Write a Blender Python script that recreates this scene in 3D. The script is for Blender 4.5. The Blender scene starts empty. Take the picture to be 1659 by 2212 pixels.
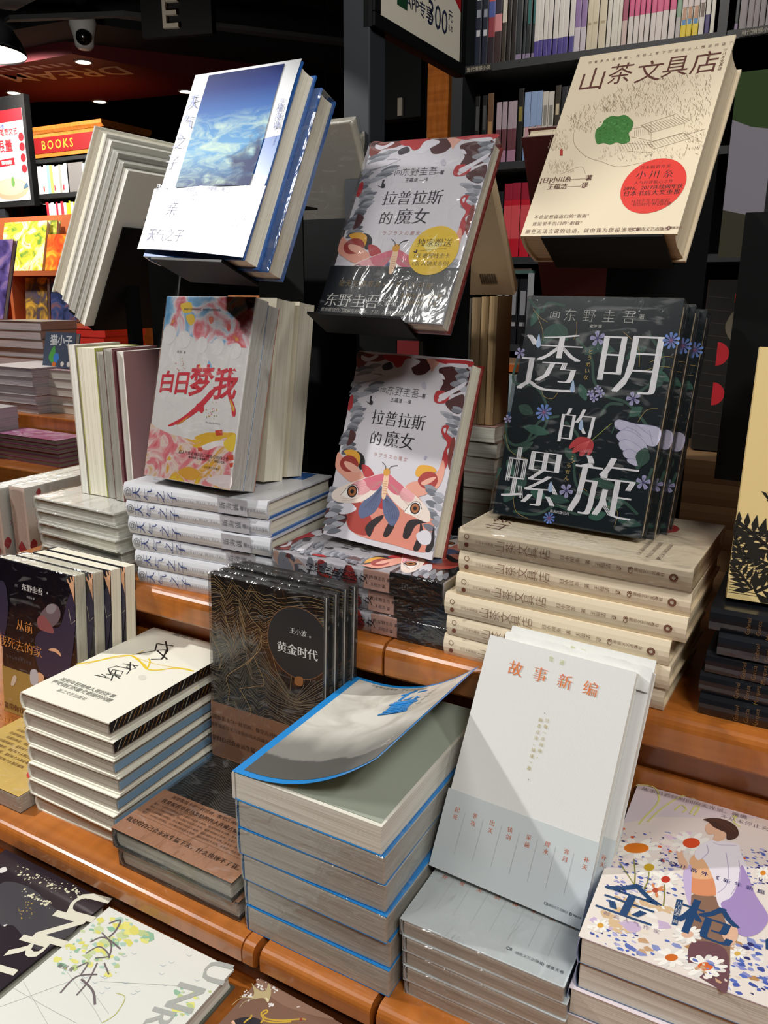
import bpy, bmesh, math, random
from mathutils import Vector, Matrix, noise
from mathutils.geometry import tessellate_polygon
S = bpy.context.scene
COL = S.collection
rnd = random.Random(7)
PI = math.pi

# ---------------------------------------------------------------- camera, exposure, world, lights
# all lengths in metres; the camera stands at the origin, the shop floor lies 1.30 m below it
FLOOR, CEIL = -1.30, 1.75
cam = bpy.data.cameras.new('camera')
cam.sensor_fit = 'HORIZONTAL'; cam.sensor_width = 36.0
cam.lens = 36.0 * 1722.88 / 1659.0
cam.clip_start = 0.02; cam.clip_end = 60
camo = bpy.data.objects.new('camera', cam); COL.objects.link(camo)
def camera_axes(pitch, roll, yaw):
    fw = Vector((math.sin(yaw)*math.cos(pitch), math.cos(yaw)*math.cos(pitch), -math.sin(pitch)))
    r0 = Vector((math.cos(yaw), -math.sin(yaw), 0)); u0 = r0.cross(fw)
    return r0*math.cos(roll)+u0*math.sin(roll), u0*math.cos(roll)-r0*math.sin(roll), fw
_r, _u, _f = camera_axes(0.2702, 0.0064, -0.5079)
camo.matrix_world = Matrix(((_r.x, _u.x, -_f.x, 0), (_r.y, _u.y, -_f.y, 0), (_r.z, _u.z, -_f.z, 0), (0, 0, 0, 1)))
S.camera = camo
S.view_settings.view_transform = 'Standard'; S.view_settings.look = 'None'
S.view_settings.gamma = 1.0; S.view_settings.use_curve_mapping = False
S.view_settings.exposure = 0.0
S.cycles.max_bounces = 6; S.cycles.transparent_max_bounces = 12
S.cycles.sample_clamp_indirect = 4.0
S.cycles.caustics_reflective = False; S.cycles.caustics_refractive = False

W_ = bpy.data.worlds.new('shop_air'); S.world = W_; W_.use_nodes = True
W_.node_tree.nodes['Background'].inputs[0].default_value = (0.75, 0.85, 1.0, 1)
W_.node_tree.nodes['Background'].inputs[1].default_value = 0.06

def spot(name, loc, target, watts, deg=60, blend=0.6, radius=0.05, col=(1, 0.95, 0.88)):
    l = bpy.data.lights.new(name, 'SPOT'); l.energy = watts; l.spot_size = math.radians(deg)
    l.spot_blend = blend; l.shadow_soft_size = radius; l.color = col
    o = bpy.data.objects.new(name, l); COL.objects.link(o); o.location = loc
    d = Vector(target)-Vector(loc)
    o.rotation_euler = d.to_track_quat('-Z', 'Y').to_euler()
    return o
# the track spot to the left of the display: hard-edged shadows falling to the right
spot('track_spot_key', (-1.92, 0.14, 1.06), (-0.33, 0.62, -0.25), 122, 62, 0.35, 0.028, (1, 0.985, 0.95))
# unseen soft fill added over the aisle, at the left and behind
spot('fill_spot_aisle', (0.85, -0.70, 1.70), (-0.30, 0.62, -0.30), 195, 80, 0.9, 0.35, (1, 0.985, 0.95))
spot('track_spot_right', (1.35, 0.05, 1.55), (-0.40, 0.68, -0.15), 46, 70, 0.7, 0.09, (1, 0.98, 0.94))
spot('fill_spot_left', (-1.1, -0.6, 1.70), (-0.55, 0.60, -0.30), 95, 80, 0.9, 0.35, (1, 0.985, 0.95))
spot('fill_spot_behind', (-0.9, 1.75, 1.70), (-0.55, 1.05, -0.25), 26, 90, 0.9, 0.25, (1, 0.96, 0.90))
spot('ceiling_spot_wall_shelf', (-0.75, 1.15, 1.70), (-0.85, 2.65, 0.55), 130, 85, 0.8, 0.2, (1, 0.93, 0.85))
spot('ceiling_spot_far_case', (-5.0, 2.9, 1.60), (-5.05, 4.5, 0.45), 520, 70, 0.7, 0.1, (1, 0.95, 0.88))
spot('ceiling_spot_far_island', (-3.0, 1.2, 1.70), (-2.7, 2.3, -0.35), 210, 80, 0.8, 0.12, (1, 0.95, 0.88))
spot('ceiling_spot_poster', (-3.1, 1.35, 1.65), (-3.3, 2.5, 0.55), 170, 50, 0.7, 0.1, (1, 0.97, 0.93))

g_ = bpy.data.lights.new('under_pendant_fill', 'POINT'); g_.energy = 17; g_.shadow_soft_size = 0.10; g_.color = (1, 0.95, 0.88)  # point fill added below the pendant shade to brighten the ceiling
go_ = bpy.data.objects.new('under_pendant_fill', g_); COL.objects.link(go_); go_.location = (-3.17, 2.33, 0.78)

# ---------------------------------------------------------------- materials
def lin(h):
    h = h.lstrip('#'); v = [int(h[i:i+2], 16)/255 for i in (0, 2, 4)]
    return tuple(c/12.92 if c <= 0.04045 else ((c+0.055)/1.055)**2.4 for c in v)
_M = {}
def mat(h, rough=0.5, coat=0.0, metal=0.0, spec=0.5, emit=0.0, name=None):
    k = ('m', h, rough, coat, metal, spec, emit)
    if k in _M: return _M[k]
    m = bpy.data.materials.new(name or ('colour_'+h)); m.use_nodes = True
    b = m.node_tree.nodes['Principled BSDF']
    c = lin(h)+(1,)
    b.inputs['Base Color'].default_value = c; b.inputs['Roughness'].default_value = rough
    b.inputs['Metallic'].default_value = metal; b.inputs['Specular IOR Level'].default_value = spec
    b.inputs['Coat Weight'].default_value = coat; b.inputs['Coat Roughness'].default_value = 0.12
    if emit:
        b.inputs['Emission Color'].default_value = c; b.inputs['Emission Strength'].default_value = emit
    _M[k] = m; return m
class NT:
    'small node helper'
    def __init__(s, name, rough=0.5, coat=0.0, spec=0.5):
        s.m = bpy.data.materials.new(name); s.m.use_nodes = True; s.t = s.m.node_tree
        s.b = s.t.nodes['Principled BSDF']; s.b.inputs['Roughness'].default_value = rough
        s.b.inputs['Coat Weight'].default_value = coat; s.b.inputs['Coat Roughness'].default_value = 0.12
        s.b.inputs['Specular IOR Level'].default_value = spec
    def n(s, typ, **kw):
        x = s.t.nodes.new(typ)
        for k, v in kw.items():
            if k[0] == 'i' and k[1:].isdigit(): x.inputs[int(k[1:])].default_value = v
            else: setattr(x, k, v)
        return x
    def l(s, a, ao, b, bi): s.t.links.new(a.outputs[ao], b.inputs[bi])
    def coords(s, out='Object', scale=(1, 1, 1), loc=(0, 0, 0)):
        tc = s.n('ShaderNodeTexCoord'); mp = s.n('ShaderNodeMapping')
        mp.inputs['Scale'].default_value = scale; mp.inputs['Location'].default_value = loc
        s.l(tc, out, mp, 0); return mp
    def noise(s, src, scale, detail=3, dist=0.0, rough=0.5):
        x = s.n('ShaderNodeTexNoise'); x.inputs['Scale'].default_value = scale
        x.inputs['Detail'].default_value = detail; x.inputs['Distortion'].default_value = dist
        x.inputs['Roughness'].default_value = rough
        s.l(src, 0, x, 0); return x
    def ramp(s, src, out, stops, interp='LINEAR'):
        x = s.n('ShaderNodeValToRGB'); x.color_ramp.interpolation = interp
        e = x.color_ramp.elements
        while len(e) < len(stops): e.new(0.5)
        for i, (p, h) in enumerate(stops):
            e[i].position = p; e[i].color = lin(h)+(1,)
        s.l(src, out, x, 0); return x
    def mix(s, fac, fo, a, ao, b, bo, mode='MIX'):
        x = s.n('ShaderNodeMix', data_type='RGBA', blend_type=mode)
        if fac is None: x.inputs[0].default_value = fo
        else: s.l(fac, fo, x, 0)
        for (src, o, i) in ((a, ao, 6), (b, bo, 7)):
            if isinstance(src, str): x.inputs[i].default_value = lin(src)+(1,)
            else: s.l(src, o, x, i)
        return x
    def base(s, src, out): s.l(src, out, s.b, 'Base Color')
    def bump(s, src, out, strength, dist=0.001, coat=False):
        x = s.n('ShaderNodeBump'); x.inputs['Strength'].default_value = strength
        x.inputs['Distance'].default_value = dist
        s.l(src, out, x, 'Height'); s.l(x, 0, s.b, 'Coat Normal' if coat else 'Normal'); return x

def pages_mat(name, light, dark, edge_scale=900):
    k = ('pg', name)
    if k in _M: return _M[k]
    t = NT(name, 0.75)
    mp = t.coords('Object', (6, 6, edge_scale))
    nz = t.noise(mp, 1.0, 4)
    rp = t.ramp(nz, 0, [(0.30, dark), (0.55, light)])
    t.base(rp, 0); t.bump(nz, 0, 0.22, 0.0006)
    _M[k] = t.m; return t.m
PAGE_CREAM = pages_mat('cream_page_edges', '#EAE5D2', '#CFC7B0')
PAGE_WHITE = pages_mat('white_page_edges', '#EAE8DF', '#D2CFC3')
PAGE_GREY = pages_mat('greyish_page_edges', '#DEDBCF', '#BDB8A9')
PAGE_DIM = pages_mat('dim_page_edges', '#BDB5A8', '#968D80')
PAGE_TAN = pages_mat('tan_page_edges', '#DCCDB0', '#B5A283')

def wood_mat():
    t = NT('varnished_orange_wood', 0.32, 0.7)
    mp = t.coords('Object', (3.0, 42.0, 42.0)); nz = t.noise(mp, 1.1, 6, 0.6)
    mp2 = t.coords('Object', (60.0, 9.0, 9.0)); n2 = t.noise(mp2, 1.0, 3, 0.3)
    r1 = t.ramp(nz, 0, [(0.30, '#A65E22'), (0.55, '#B96D2C'), (0.75, '#C77E3E')])
    r2 = t.ramp(n2, 0, [(0.35, '#D9D9D9'), (0.65, '#FFFFFF')])
    mx = t.mix(None, 0.75, r1, 0, r2, 0, 'MULTIPLY')
    t.base(mx, 2); t.bump(nz, 0, 0.06, 0.001)
    return t.m
WOOD = wood_mat()
WOOD_DARK = mat('#5A2C10', 0.5, 0.2, name='dark_wood_joint')
BLACK_METAL = mat('#0A0B0C', 0.5, 0.0, 0.0, 0.22, name='black_painted_metal')
GREY_METAL = mat('#2A2E32', 0.45, 0.0, name='dark_grey_painted_metal')
BLACK = mat('#0C0D0F', 0.6, name='matt_black')

def wrap_mat():
    m = bpy.data.materials.new('clear_shrink_wrap'); m.use_nodes = True; t = m.node_tree
    t.nodes.clear()
    o = t.nodes.new('ShaderNodeOutputMaterial'); mx = t.nodes.new('ShaderNodeMixShader')
    tr = t.nodes.new('ShaderNodeBsdfTransparent'); gl = t.nodes.new('ShaderNodeBsdfGlossy')
    gl.inputs['Roughness'].default_value = 0.10
    tc = t.nodes.new('ShaderNodeTexCoord'); mp = t.nodes.new('ShaderNodeMapping')
    mp.inputs['Scale'].default_value = (1, 0.45, 1.6)
    nz = t.nodes.new('ShaderNodeTexNoise'); nz.inputs['Scale'].default_value = 42; nz.inputs['Detail'].default_value = 3
    nz.inputs['Distortion'].default_value = 1.2
    bp = t.nodes.new('ShaderNodeBump'); bp.inputs['Strength'].default_value = 0.5; bp.inputs['Distance'].default_value = 0.004
    lw = t.nodes.new('ShaderNodeLayerWeight'); lw.inputs[0].default_value = 0.28
    mr = t.nodes.new('ShaderNodeMapRange'); mr.inputs[3].default_value = 0.06; mr.inputs[4].default_value = 0.55
    L = t.links.new
    m2 = t.nodes.new('ShaderNodeMapping'); m2.inputs['Scale'].default_value = (0.35, 0.9, 2.6); m2.inputs['Rotation'].default_value = (0.3, 0.5, 0.2)
    n2 = t.nodes.new('ShaderNodeTexNoise'); n2.inputs['Scale'].default_value = 55; n2.inputs['Detail'].default_value = 2; n2.inputs['Distortion'].default_value = 2.5
    r2 = t.nodes.new('ShaderNodeMapRange'); r2.inputs[1].default_value = 0.58; r2.inputs[2].default_value = 0.72; r2.inputs[3].default_value = 0.0; r2.inputs[4].default_value = 0.09
    df = t.nodes.new('ShaderNodeBsdfDiffuse'); df.inputs[0].default_value = (0.9, 0.9, 0.9, 1); mz = t.nodes.new('ShaderNodeMixShader')  # faint white streaks painted in for highlights along the film's wrinkles
    L(tc.outputs['Object'], m2.inputs[0]); L(m2.outputs[0], n2.inputs[0]); L(n2.outputs[0], r2.inputs[0])
    L(r2.outputs[0], mz.inputs[0]); L(mx.outputs[0], mz.inputs[1]); L(df.outputs[0], mz.inputs[2])
    L(tc.outputs['Object'], mp.inputs[0]); L(mp.outputs[0], nz.inputs[0]); L(nz.outputs[0], bp.inputs['Height'])
    L(bp.outputs[0], gl.inputs['Normal']); L(bp.outputs[0], lw.inputs['Normal']); L(lw.outputs['Fresnel'], mr.inputs[0])
    L(mr.outputs[0], mx.inputs[0]); L(tr.outputs[0], mx.inputs[1]); L(gl.outputs[0], mx.inputs[2]); L(mz.outputs[0], o.inputs[0])
    return m
WRAP = wrap_mat()

# ---------------------------------------------------------------- mesh helpers
def mesh(name, verts, faces, mats, fmats=None, smooth=False, uvs=None):
    me = bpy.data.meshes.new(name); me.from_pydata([tuple(v) for v in verts], [], faces)
    for m in mats: me.materials.append(m)
    if fmats: me.polygons.foreach_set('material_index', fmats)
    if smooth: me.polygons.foreach_set('use_smooth', [True]*len(me.polygons))
    if uvs:
        ul = me.uv_layers.new(name='UVMap')
        for lp in me.loops: ul.data[lp.index].uv = uvs[lp.vertex_index]
    me.update(); return me
def link(name, data, parent=None, M=None):
    o = bpy.data.objects.new(name, data); COL.objects.link(o)
    if parent: o.parent = parent
    if M is not None: o.matrix_basis = M
    return o
def tag(o, label=None, cat=None, group=None, kind=None):
    if label: o['label'] = label
    if cat: o['category'] = cat
    if group: o['group'] = group
    if kind: o['kind'] = kind
    return o
def thing(name, label, cat, M=None, group=None):
    o = link(name, None, None, M); o.empty_display_size = 0.02
    return tag(o, label, cat, group)
class MB:
    'mesh builder with material slots'
    def __init__(s): s.v = []; s.f = []; s.fm = []; s.mats = []
    def mi(s, m):
        if m not in s.mats: s.mats.append(m)
        return s.mats.index(m)
    def add(s, vs, fs, m):
        b = len(s.v); s.v += [tuple(v) for v in vs]; i = s.mi(m)
        for f in fs: s.f.append(tuple(b+k for k in f)); s.fm.append(i)
    def box(s, x0, x1, y0, y1, z0, z1, m, M=None):
        vs = [Vector(p) for p in ((x0,y0,z0),(x1,y0,z0),(x1,y1,z0),(x0,y1,z0),(x0,y0,z1),(x1,y0,z1),(x1,y1,z1),(x0,y1,z1))]
        if M is not None: vs = [M @ v for v in vs]
        s.add(vs, [(3,2,1,0),(4,5,6,7),(0,1,5,4),(1,2,6,5),(2,3,7,6),(3,0,4,7)], m)
    def prism(s, pts, m, axis, a, b, M=None):
        'closed polygon pts (p,q) extruded along axis x|y|z from a to b'
        def P(p, t):
            return {'x': (t, p[0], p[1]), 'y': (p[0], t, p[1]), 'z': (p[0], p[1], t)}[axis]
        n = len(pts); vs = [Vector(P(p, a)) for p in pts]+[Vector(P(p, b)) for p in pts]
        if M is not None: vs = [M @ v for v in vs]
        tri = tessellate_polygon([[Vector((p[0], p[1], 0)) for p in pts]])
        fs = [(i, (i+1) % n, n+(i+1) % n, n+i) for i in range(n)]
        fs += [tuple(t) for t in tri]+[tuple(n+k for k in reversed(t)) for t in tri]
        s.add(vs, fs, m)
    def flat(s, pts, m, z, fn=None):
        tri = tessellate_polygon([[Vector((p[0], p[1], 0)) for p in pts]])
        vs = [(p[0], p[1], z) for p in pts]
        fs = []
        for t in tri:
            a, b, c = (Vector(pts[k]) for k in t)
            cr = (b.x-a.x)*(c.y-a.y)-(b.y-a.y)*(c.x-a.x)
            fs.append(tuple(t) if cr > 0 else tuple(reversed(t)))
        s.add(vs, fs, m)
    def stroke(s, pts, w, m, z):
        P = [Vector(p[:2]) for p in pts]; vs = []; fs = []
        for i, p in enumerate(P):
            d = (P[min(i+1, len(P)-1)]-P[max(i-1, 0)])
            if d.length < 1e-9: d = Vector((1, 0))
            d.normalize(); nn = Vector((-d.y, d.x))*w/2
            vs += [(p.x-nn.x, p.y-nn.y, z), (p.x+nn.x, p.y+nn.y, z)]
        for i in range(len(P)-1): fs.append((2*i, 2*i+2, 2*i+3, 2*i+1))
        s.add(vs, fs, m)
    def tube(s, pts, r, m, n=10, caps=True):
        P = [Vector(p) for p in pts]; vs = []; fs = []
        for i, p in enumerate(P):
            d = (P[min(i+1, len(P)-1)]-P[max(i-1, 0)]).normalized()
            a = d.orthogonal().normalized() if i == 0 else (a-d*a.dot(d)).normalized()
            b = d.cross(a); rr = r[i] if isinstance(r, (list, tuple)) else r
            vs += [p+(a*math.cos(2*PI*k/n)+b*math.sin(2*PI*k/n))*rr for k in range(n)]
        for i in range(len(P)-1):
            fs += [(i*n+k, i*n+(k+1) % n, (i+1)*n+(k+1) % n, (i+1)*n+k) for k in range(n)]
        if caps: fs += [tuple(reversed(range(n))), tuple((len(P)-1)*n+k for k in range(n))]
        s.add(vs, fs, m)
    def lathe(s, prof, m, n=32, M=None):
        vs = []; fs = []
        for (r, z) in prof: vs += [Vector((r*math.cos(2*PI*k/n), r*math.sin(2*PI*k/n), z)) for k in range(n)]
        if M is not None: vs = [M @ v for v in vs]
        for i in range(len(prof)-1):
            fs += [(i*n+k, i*n+(k+1) % n, (i+1)*n+(k+1) % n, (i+1)*n+k) for k in range(n)]
        s.add(vs, fs, m)
    def me(s, name='mesh', smooth=False): return mesh(name, s.v, s.f, s.mats, s.fm, smooth)
    def ob(s, name, parent=None, M=None, smooth=False, bevel=0):
        o = link(name, s.me(name, smooth), parent, M)
        if bevel:
            b = o.modifiers.new('bevel', 'BEVEL'); b.width = bevel; b.segments = 2; b.limit_method = 'ANGLE'
        return o

# ---------------------------------------------------------------- lettering
_G = {}
def glyphs(s, style='r', sp=1.0, ls=1.0):
    'verts and faces of a line of type of size 1, centred on the origin'
    k = (s, style, sp, ls)
    if k in _G: return _G[k]
    cu = bpy.data.curves.new('type', 'FONT'); cu.body = s; cu.size = 1.0; cu.resolution_u = 2
    cu.space_character = sp; cu.space_line = ls; cu.align_x = 'CENTER'
    cu.offset = {'r': 0.0, 's': -0.018, 'S': -0.012, 'b': 0.014, 'l': -0.016, 'B': 0.026, 'M': -0.021}[style]
    o = bpy.data.objects.new('type', cu); me = bpy.data.meshes.new_from_object(o)
    vs = [v.co.copy() for v in me.vertices]; fs = [tuple(p.vertices) for p in me.polygons]
    bpy.data.objects.remove(o); bpy.data.curves.remove(cu); bpy.data.meshes.remove(me)
    if vs:
        x0, x1 = min(v.x for v in vs), max(v.x for v in vs); y0, y1 = min(v.y for v in vs), max(v.y for v in vs)
        c = Vector(((x0+x1)/2, (y0+y1)/2, 0)); vs = [v-c for v in vs]
    if style in 'sSM':                                  # thick verticals over thin horizontals, as in Song type
        n = len(vs); d = {'s': 0.024, 'S': 0.034, 'M': 0.027}[style]
        V = []; F = []
        for j, sx in enumerate((-d, 0, d)):
            V += [Vector((v.x+sx, v.y, j*2e-4)) for v in vs]; F += [tuple(j*n+q for q in f) for f in fs]
        vs, fs = V, F
    _G[k] = (vs, fs); return _G[k]
def letter(mb, s, m, M, size, style='r', sp=1.0, ls=1.0, shear=0.0, fn=None):
    vs, fs = glyphs(s, style, sp, ls)
    out = [M @ Vector(((v.x+shear*v.y)*size, v.y*size, v.z*size)) for v in vs]
    if fn: out = [fn(v) for v in out]
    mb.add(out, fs, m)
def T2(x, y, z=0.0, rot=0.0): return Matrix.Translation((x, y, z)) @ Matrix.Rotation(math.radians(rot), 4, 'Z')
SPINE = Matrix(((0, 0, -1, 0), (0, 1, 0, 0), (1, 0, 0, 0), (0, 0, 0, 1)))   # type plane -> spine of a book
def smooth_loop(pts, closed=True, k=5):
    n = len(pts); out = []
    for i in range(n if closed else n-1):
        g = lambda j: pts[j % n] if closed else pts[max(0, min(n-1, j))]
        p0, p1, p2, p3 = g(i-1), g(i), g(i+1), g(i+2)
        for q in range(k):
            t = q/k; t2 = t*t; t3 = t2*t
            out.append(tuple(0.5*(2*p1[a]+(p2[a]-p0[a])*t+(2*p0[a]-5*p1[a]+4*p2[a]-p3[a])*t2+(3*p1[a]-p0[a]-3*p2[a]+p3[a])*t3) for a in (0, 1)))
    if not closed: out.append(tuple(pts[-1][:2]))
    return out
# ---------------------------------------------------------------- printed art (drawn in book millimetres, 0.1 mm units)
INKS = dict(rough=0.45, coat=0.25)
def ink(h, gloss=True): return mat(h, 0.5, 0.3 if gloss else 0.0)
_ART = {}; ART = {}
def art_meshes(key, gloss=True, fn=None):
    if key in _ART: return _ART[key]
    a = MB(); t = MB(); z = 0.00012; u = 1e-4
    for e in ART[key]:
        z += 2e-6
        m = EXTRA_INK.get(e[1]) or ink(e[1], gloss) if isinstance(e[1], str) else None
        if e[0] == 'P':
            p = [(e[2][i]*u, e[2][i+1]*u) for i in range(0, len(e[2]), 2)]
            if e[3]: p = smooth_loop(p)
            a.flat(p, m, z)
        elif e[0] == 'L':
            p = [(e[3][i]*u, e[3][i+1]*u) for i in range(0, len(e[3]), 2)]
            if e[4]: p = smooth_loop(p, False)
            a.stroke(p, e[2]*u, m, z)
        elif e[0] == 'M':                                # many short pen strokes
            for i in range(0, len(e[3]), 4):
                x, y, dx, dy = (q*u for q in e[3][i:i+4]); a.stroke([(x, y), (x+dx, y+dy)], e[2]*u, m, z)
        elif e[0] == 'O':                                # many dots
            for i in range(0, len(e[2]), 3):
                x, y, r_ = e[2][i]*u, e[2][i+1]*u, e[2][i+2]*1e-5
                a.flat([(x+r_*math.cos(q*PI/4), y+r_*math.sin(q*PI/4)) for q in range(8)], ink(e[1][(i//3) % len(e[1])], gloss), z+(i//3 % 40)*3e-7)
        elif e[0] == 'B':                                # loose brush dabs
            q_ = random.Random(len(e[2]))
            for i in range(0, len(e[2]), 3):
                x, y, r_ = e[2][i]*u, e[2][i+1]*u, e[2][i+2]*1e-5
                a.flat([(x+r_*q_.uniform(.5, 1.4)*math.cos(t_), y+r_*q_.uniform(.3, .95)*math.sin(t_)) for t_ in (0, 1.1, 2.2, 3.3, 4.4, 5.5)], ink(q_.choice(e[1]), gloss), z+(i//3 % 60)*4e-7)
            z += 2.4e-5
        elif e[0] == 'F':                                # small blossom
            x, y, r_ = (q*u for q in e[4][:3]); n_ = e[3]
            for i in range(n_):
                t_ = e[4][3]/100+2*PI*i/n_
                a.flat(smooth_loop([(x+r_*q*math.cos(t_+d), y+r_*q*math.sin(t_+d)) for q, d in ((.12, 0), (.55, 2.1/n_), (.95, 1.5/n_), (1.0, 0), (.95, -1.5/n_), (.55, -2.1/n_))], k=3), m, z)
                a.stroke([(x+r_*.15*math.cos(t_), y+r_*.15*math.sin(t_)), (x+r_*.7*math.cos(t_), y+r_*.7*math.sin(t_))], r_*.06, ink(e[2], gloss), z+1e-6)
            a.flat([(x+r_*.16*math.cos(q), y+r_*.16*math.sin(q)) for q in (0, 1, 2, 3, 4, 5)], ink(e[2], gloss), z+2e-6); z += 2e-6
        elif e[0] == 'D':                                # painted daisy
            o_, p_, q_ = (Vector((e[5][i]*u, e[5][i+1]*u)) for i in (0, 2, 4)); rn = random.Random(e[5][0])
            f_ = lambda s_, w_, t_: tuple(o_+p_*(s_*math.cos(t_)-w_*math.sin(t_))+q_*(s_*math.sin(t_)+w_*math.cos(t_)))
            for i in range(e[3]):
                t_ = 2*PI*i/e[3]+rn.uniform(-.1, .1)
                a.flat(smooth_loop([f_(s_, w_, t_) for s_, w_ in ((.2, .05), (.6, .17), (.95, .12), (1.02, 0), (.95, -.12), (.6, -.17), (.2, -.05))], k=3), [m, ink('#E4DED8', gloss), ink('#F6F2EA', gloss)][i % 3], z+i*5e-7)
            a.flat(smooth_loop([f_(e[4], 0, 2*PI*i/12) for i in range(12)], k=2), ink(e[2], gloss), z+9e-6); z += 9e-6
        elif e[0] == 'A':                                # engraved acanthus leaf
            cl = lambda q: (min(max(q[0], .0004), .1466), max(q[1], .0004))
            x, y, an, s_ = e[2][0]*u, e[2][1]*u, e[2][2]/100, e[2][3]*u
            for i in range(8):
                v_ = i/7; bx, by = x+s_*v_*math.cos(an+.25*v_), y+s_*v_*math.sin(an+.25*v_)
                for sg in (-1, 1):
                    aa = an+sg*(1.15-.6*v_); l_ = s_*.50*(1-.62*v_)
                    a.flat([cl(q) for q in ((bx, by), (bx+l_*.5*math.cos(aa-.35), by+l_*.5*math.sin(aa-.35)), (bx+l_*math.cos(aa), by+l_*math.sin(aa)), (bx+l_*.5*math.cos(aa+.35), by+l_*.5*math.sin(aa+.35)))], m, z)
            a.stroke([cl(q) for q in ((x, y), (x+s_*.6*math.cos(an+.12), y+s_*.6*math.sin(an+.12)), (x+s_*math.cos(an+.25), y+s_*math.sin(an+.25)))], s_*.07, m, z)
        elif e[0] == 'T':
            letter(t, e[2], m, T2(e[3]*u, e[4]*u, z+4e-5, e[9]), e[5]*u, e[6], e[7], e[8], e[10])
    if fn:
        for b in (a, t): b.v = [tuple(fn(Vector(v))) for v in b.v]
    _ART[key] = (a.me('cover_illustration') if a.v else None, t.me('cover_lettering') if t.v else None)
    return _ART[key]
EXTRA_INK = {}


# ---------------------------------------------------------------- books
# book frame: x from spine (0) to fore edge (W), y from tail (0) to head (H), z from back cover (0) to front cover (T)
def cover_mesh(W, H, T, hard, cover, spine, back, nseg=5, board=0.0022):
    b = board if hard else 0.0005; mb = MB()
    g = 0.004 if hard else 0.0012                       # how far the spine bulges
    n = nseg if hard else 3
    outer = [(W, 0)]; inner = [(W, b)]
    for i in range(n+1):
        a = i/n; bul = math.sin(PI*a)
        e = min(1, (0.25+0.75*bul)) if hard else bul**0.5
        x = g*(1-e)
        outer.append((x, T*a)); inner.append((x+b*1.2, b+(T-2*b)*a))
    outer.append((W, T)); inner.append((W, T-b))
    N = len(outer); vs = []
    for y in (0, H):
        vs += [(p[0], y, p[1]) for p in outer]+[(p[0], y, p[1]) for p in inner]
    o0, i0, o1, i1 = 0, N, 2*N, 3*N
    for i in range(N-1):
        m = back if i == 0 else (cover if i == N-2 else spine)
        mb_f = [((o0+i, o0+i+1, o1+i+1, o1+i), m), ((i0+i+1, i0+i, i1+i, i1+i+1), back),
                ((o0+i+1, o0+i, i0+i, i0+i+1), m), ((o1+i, o1+i+1, i1+i+1, i1+i), m)]
        for f, mm in mb_f: mb.f.append(f[::-1]); mb.fm.append(mb.mi(mm))
    for i in (0, N-1):
        f = (o0+i, o1+i, i1+i, i0+i); mb.f.append(f); mb.fm.append(mb.mi(back if i == 0 else cover))
    mb.v = vs; return mb
def page_mesh(W, H, T, hard, pages, board=0.0022):
    mb = MB(); d = board*1.27 if hard else 0.0004; b = board if hard else 0.0005
    x0, x1 = 0.003, W-d; c = 0.0022 if hard else 0.0006
    pts = [(x0, b), (x1, b)]
    for i in range(1, 4): pts.append((x1-c*math.sin(PI*i/4), b+(T-2*b)*i/4))
    pts += [(x1, T-b), (x0, T-b)]
    mb.prism(pts, pages, 'y', d, H-d); return mb
def wrap_mesh(W, H, T):
    mb = MB(); e = 0.0006; nx, ny = 6, 8
    mb.box(-e-0.001, W+e, -e, H+e, -e*0.4, T+e, WRAP); return mb
def book(label, W, H, T, M, hard=True, cover=None, spine=None, back=None, pages=PAGE_CREAM, name=None, group=None,
         band=None, art=None, gloss=True, wrap=False, spine_type=None, spine_blocks=None, fn=None, cat='book', board=0.0022):
    name = name or ('hardcover_book' if hard else 'paperback_book')
    r = thing(name, label, cat, M, group)
    cover_mesh(W, H, T, hard, cover, spine or cover, back or cover, board=board).ob('cover', r)
    page_mesh(W, H, T, hard, pages, board).ob('page_block', r)
    if band:                                            # paper belly band: (y0, y1, material[, spine material])
        y0, y1, m = band[:3]; e = 0.0005; g = 0.0005
        bb = MB()
        pts = [(W+e, -e), (-g-0.0002, -e), (-g-0.0002, T+e), (W+e, T+e), (W+e, T+e-0.0003), (-g+0.0002, T+e-0.0003), (-g+0.0002, -e+0.0003), (W+e, -e+0.0003)]
        bb.prism(pts, m, 'y', y0, y1); bb.ob('belly_band', r)
    if art:
        for nm, me in zip(('cover_illustration', 'cover_lettering'), art_meshes(art, gloss)):
            if me: link(nm, me, r, Matrix.Translation((0, 0, T+(0.0006 if band else 0))))
    if spine_blocks:                                    # printed panels on the spine: (y0, y1, material)
        sb = MB()
        for (y0, y1, m) in spine_blocks: sb.box(-0.00045, 0.0003, y0, y1, T*0.06, T*0.94, m)
        sb.ob('spine_panel', r)
    if spine_type:                                      # (text, distance from head, size, ink, style, rot, across[, sp])
        st = MB()
        for q in spine_type:
            tx, d, sz, mm, sty, rot, ac = q[:7]; sp = q[7] if len(q) > 7 else 1.0
            letter(st, tx, mm, Matrix.Translation((-0.0007, H-d, T*ac)) @ SPINE @ Matrix.Rotation(math.radians(rot), 4, 'Z'), sz, sty, sp, 1.0)
        st.ob('spine_lettering', r)
    if wrap: wrap_mesh(W, H, T).ob('shrink_wrap', r)
    return r
def dup(root, M, label=None, group=None, drop=()):
    c = root.copy(); COL.objects.link(c); c.matrix_basis = M
    if label: c['label'] = label
    if group: c['group'] = group
    for ch in list(root.children):
        if ch.name.split('.')[0] in drop: continue
        d = ch.copy(); COL.objects.link(d); d.parent = c
        for g in list(ch.children):
            q = g.copy(); COL.objects.link(q); q.parent = d
    return c
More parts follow.
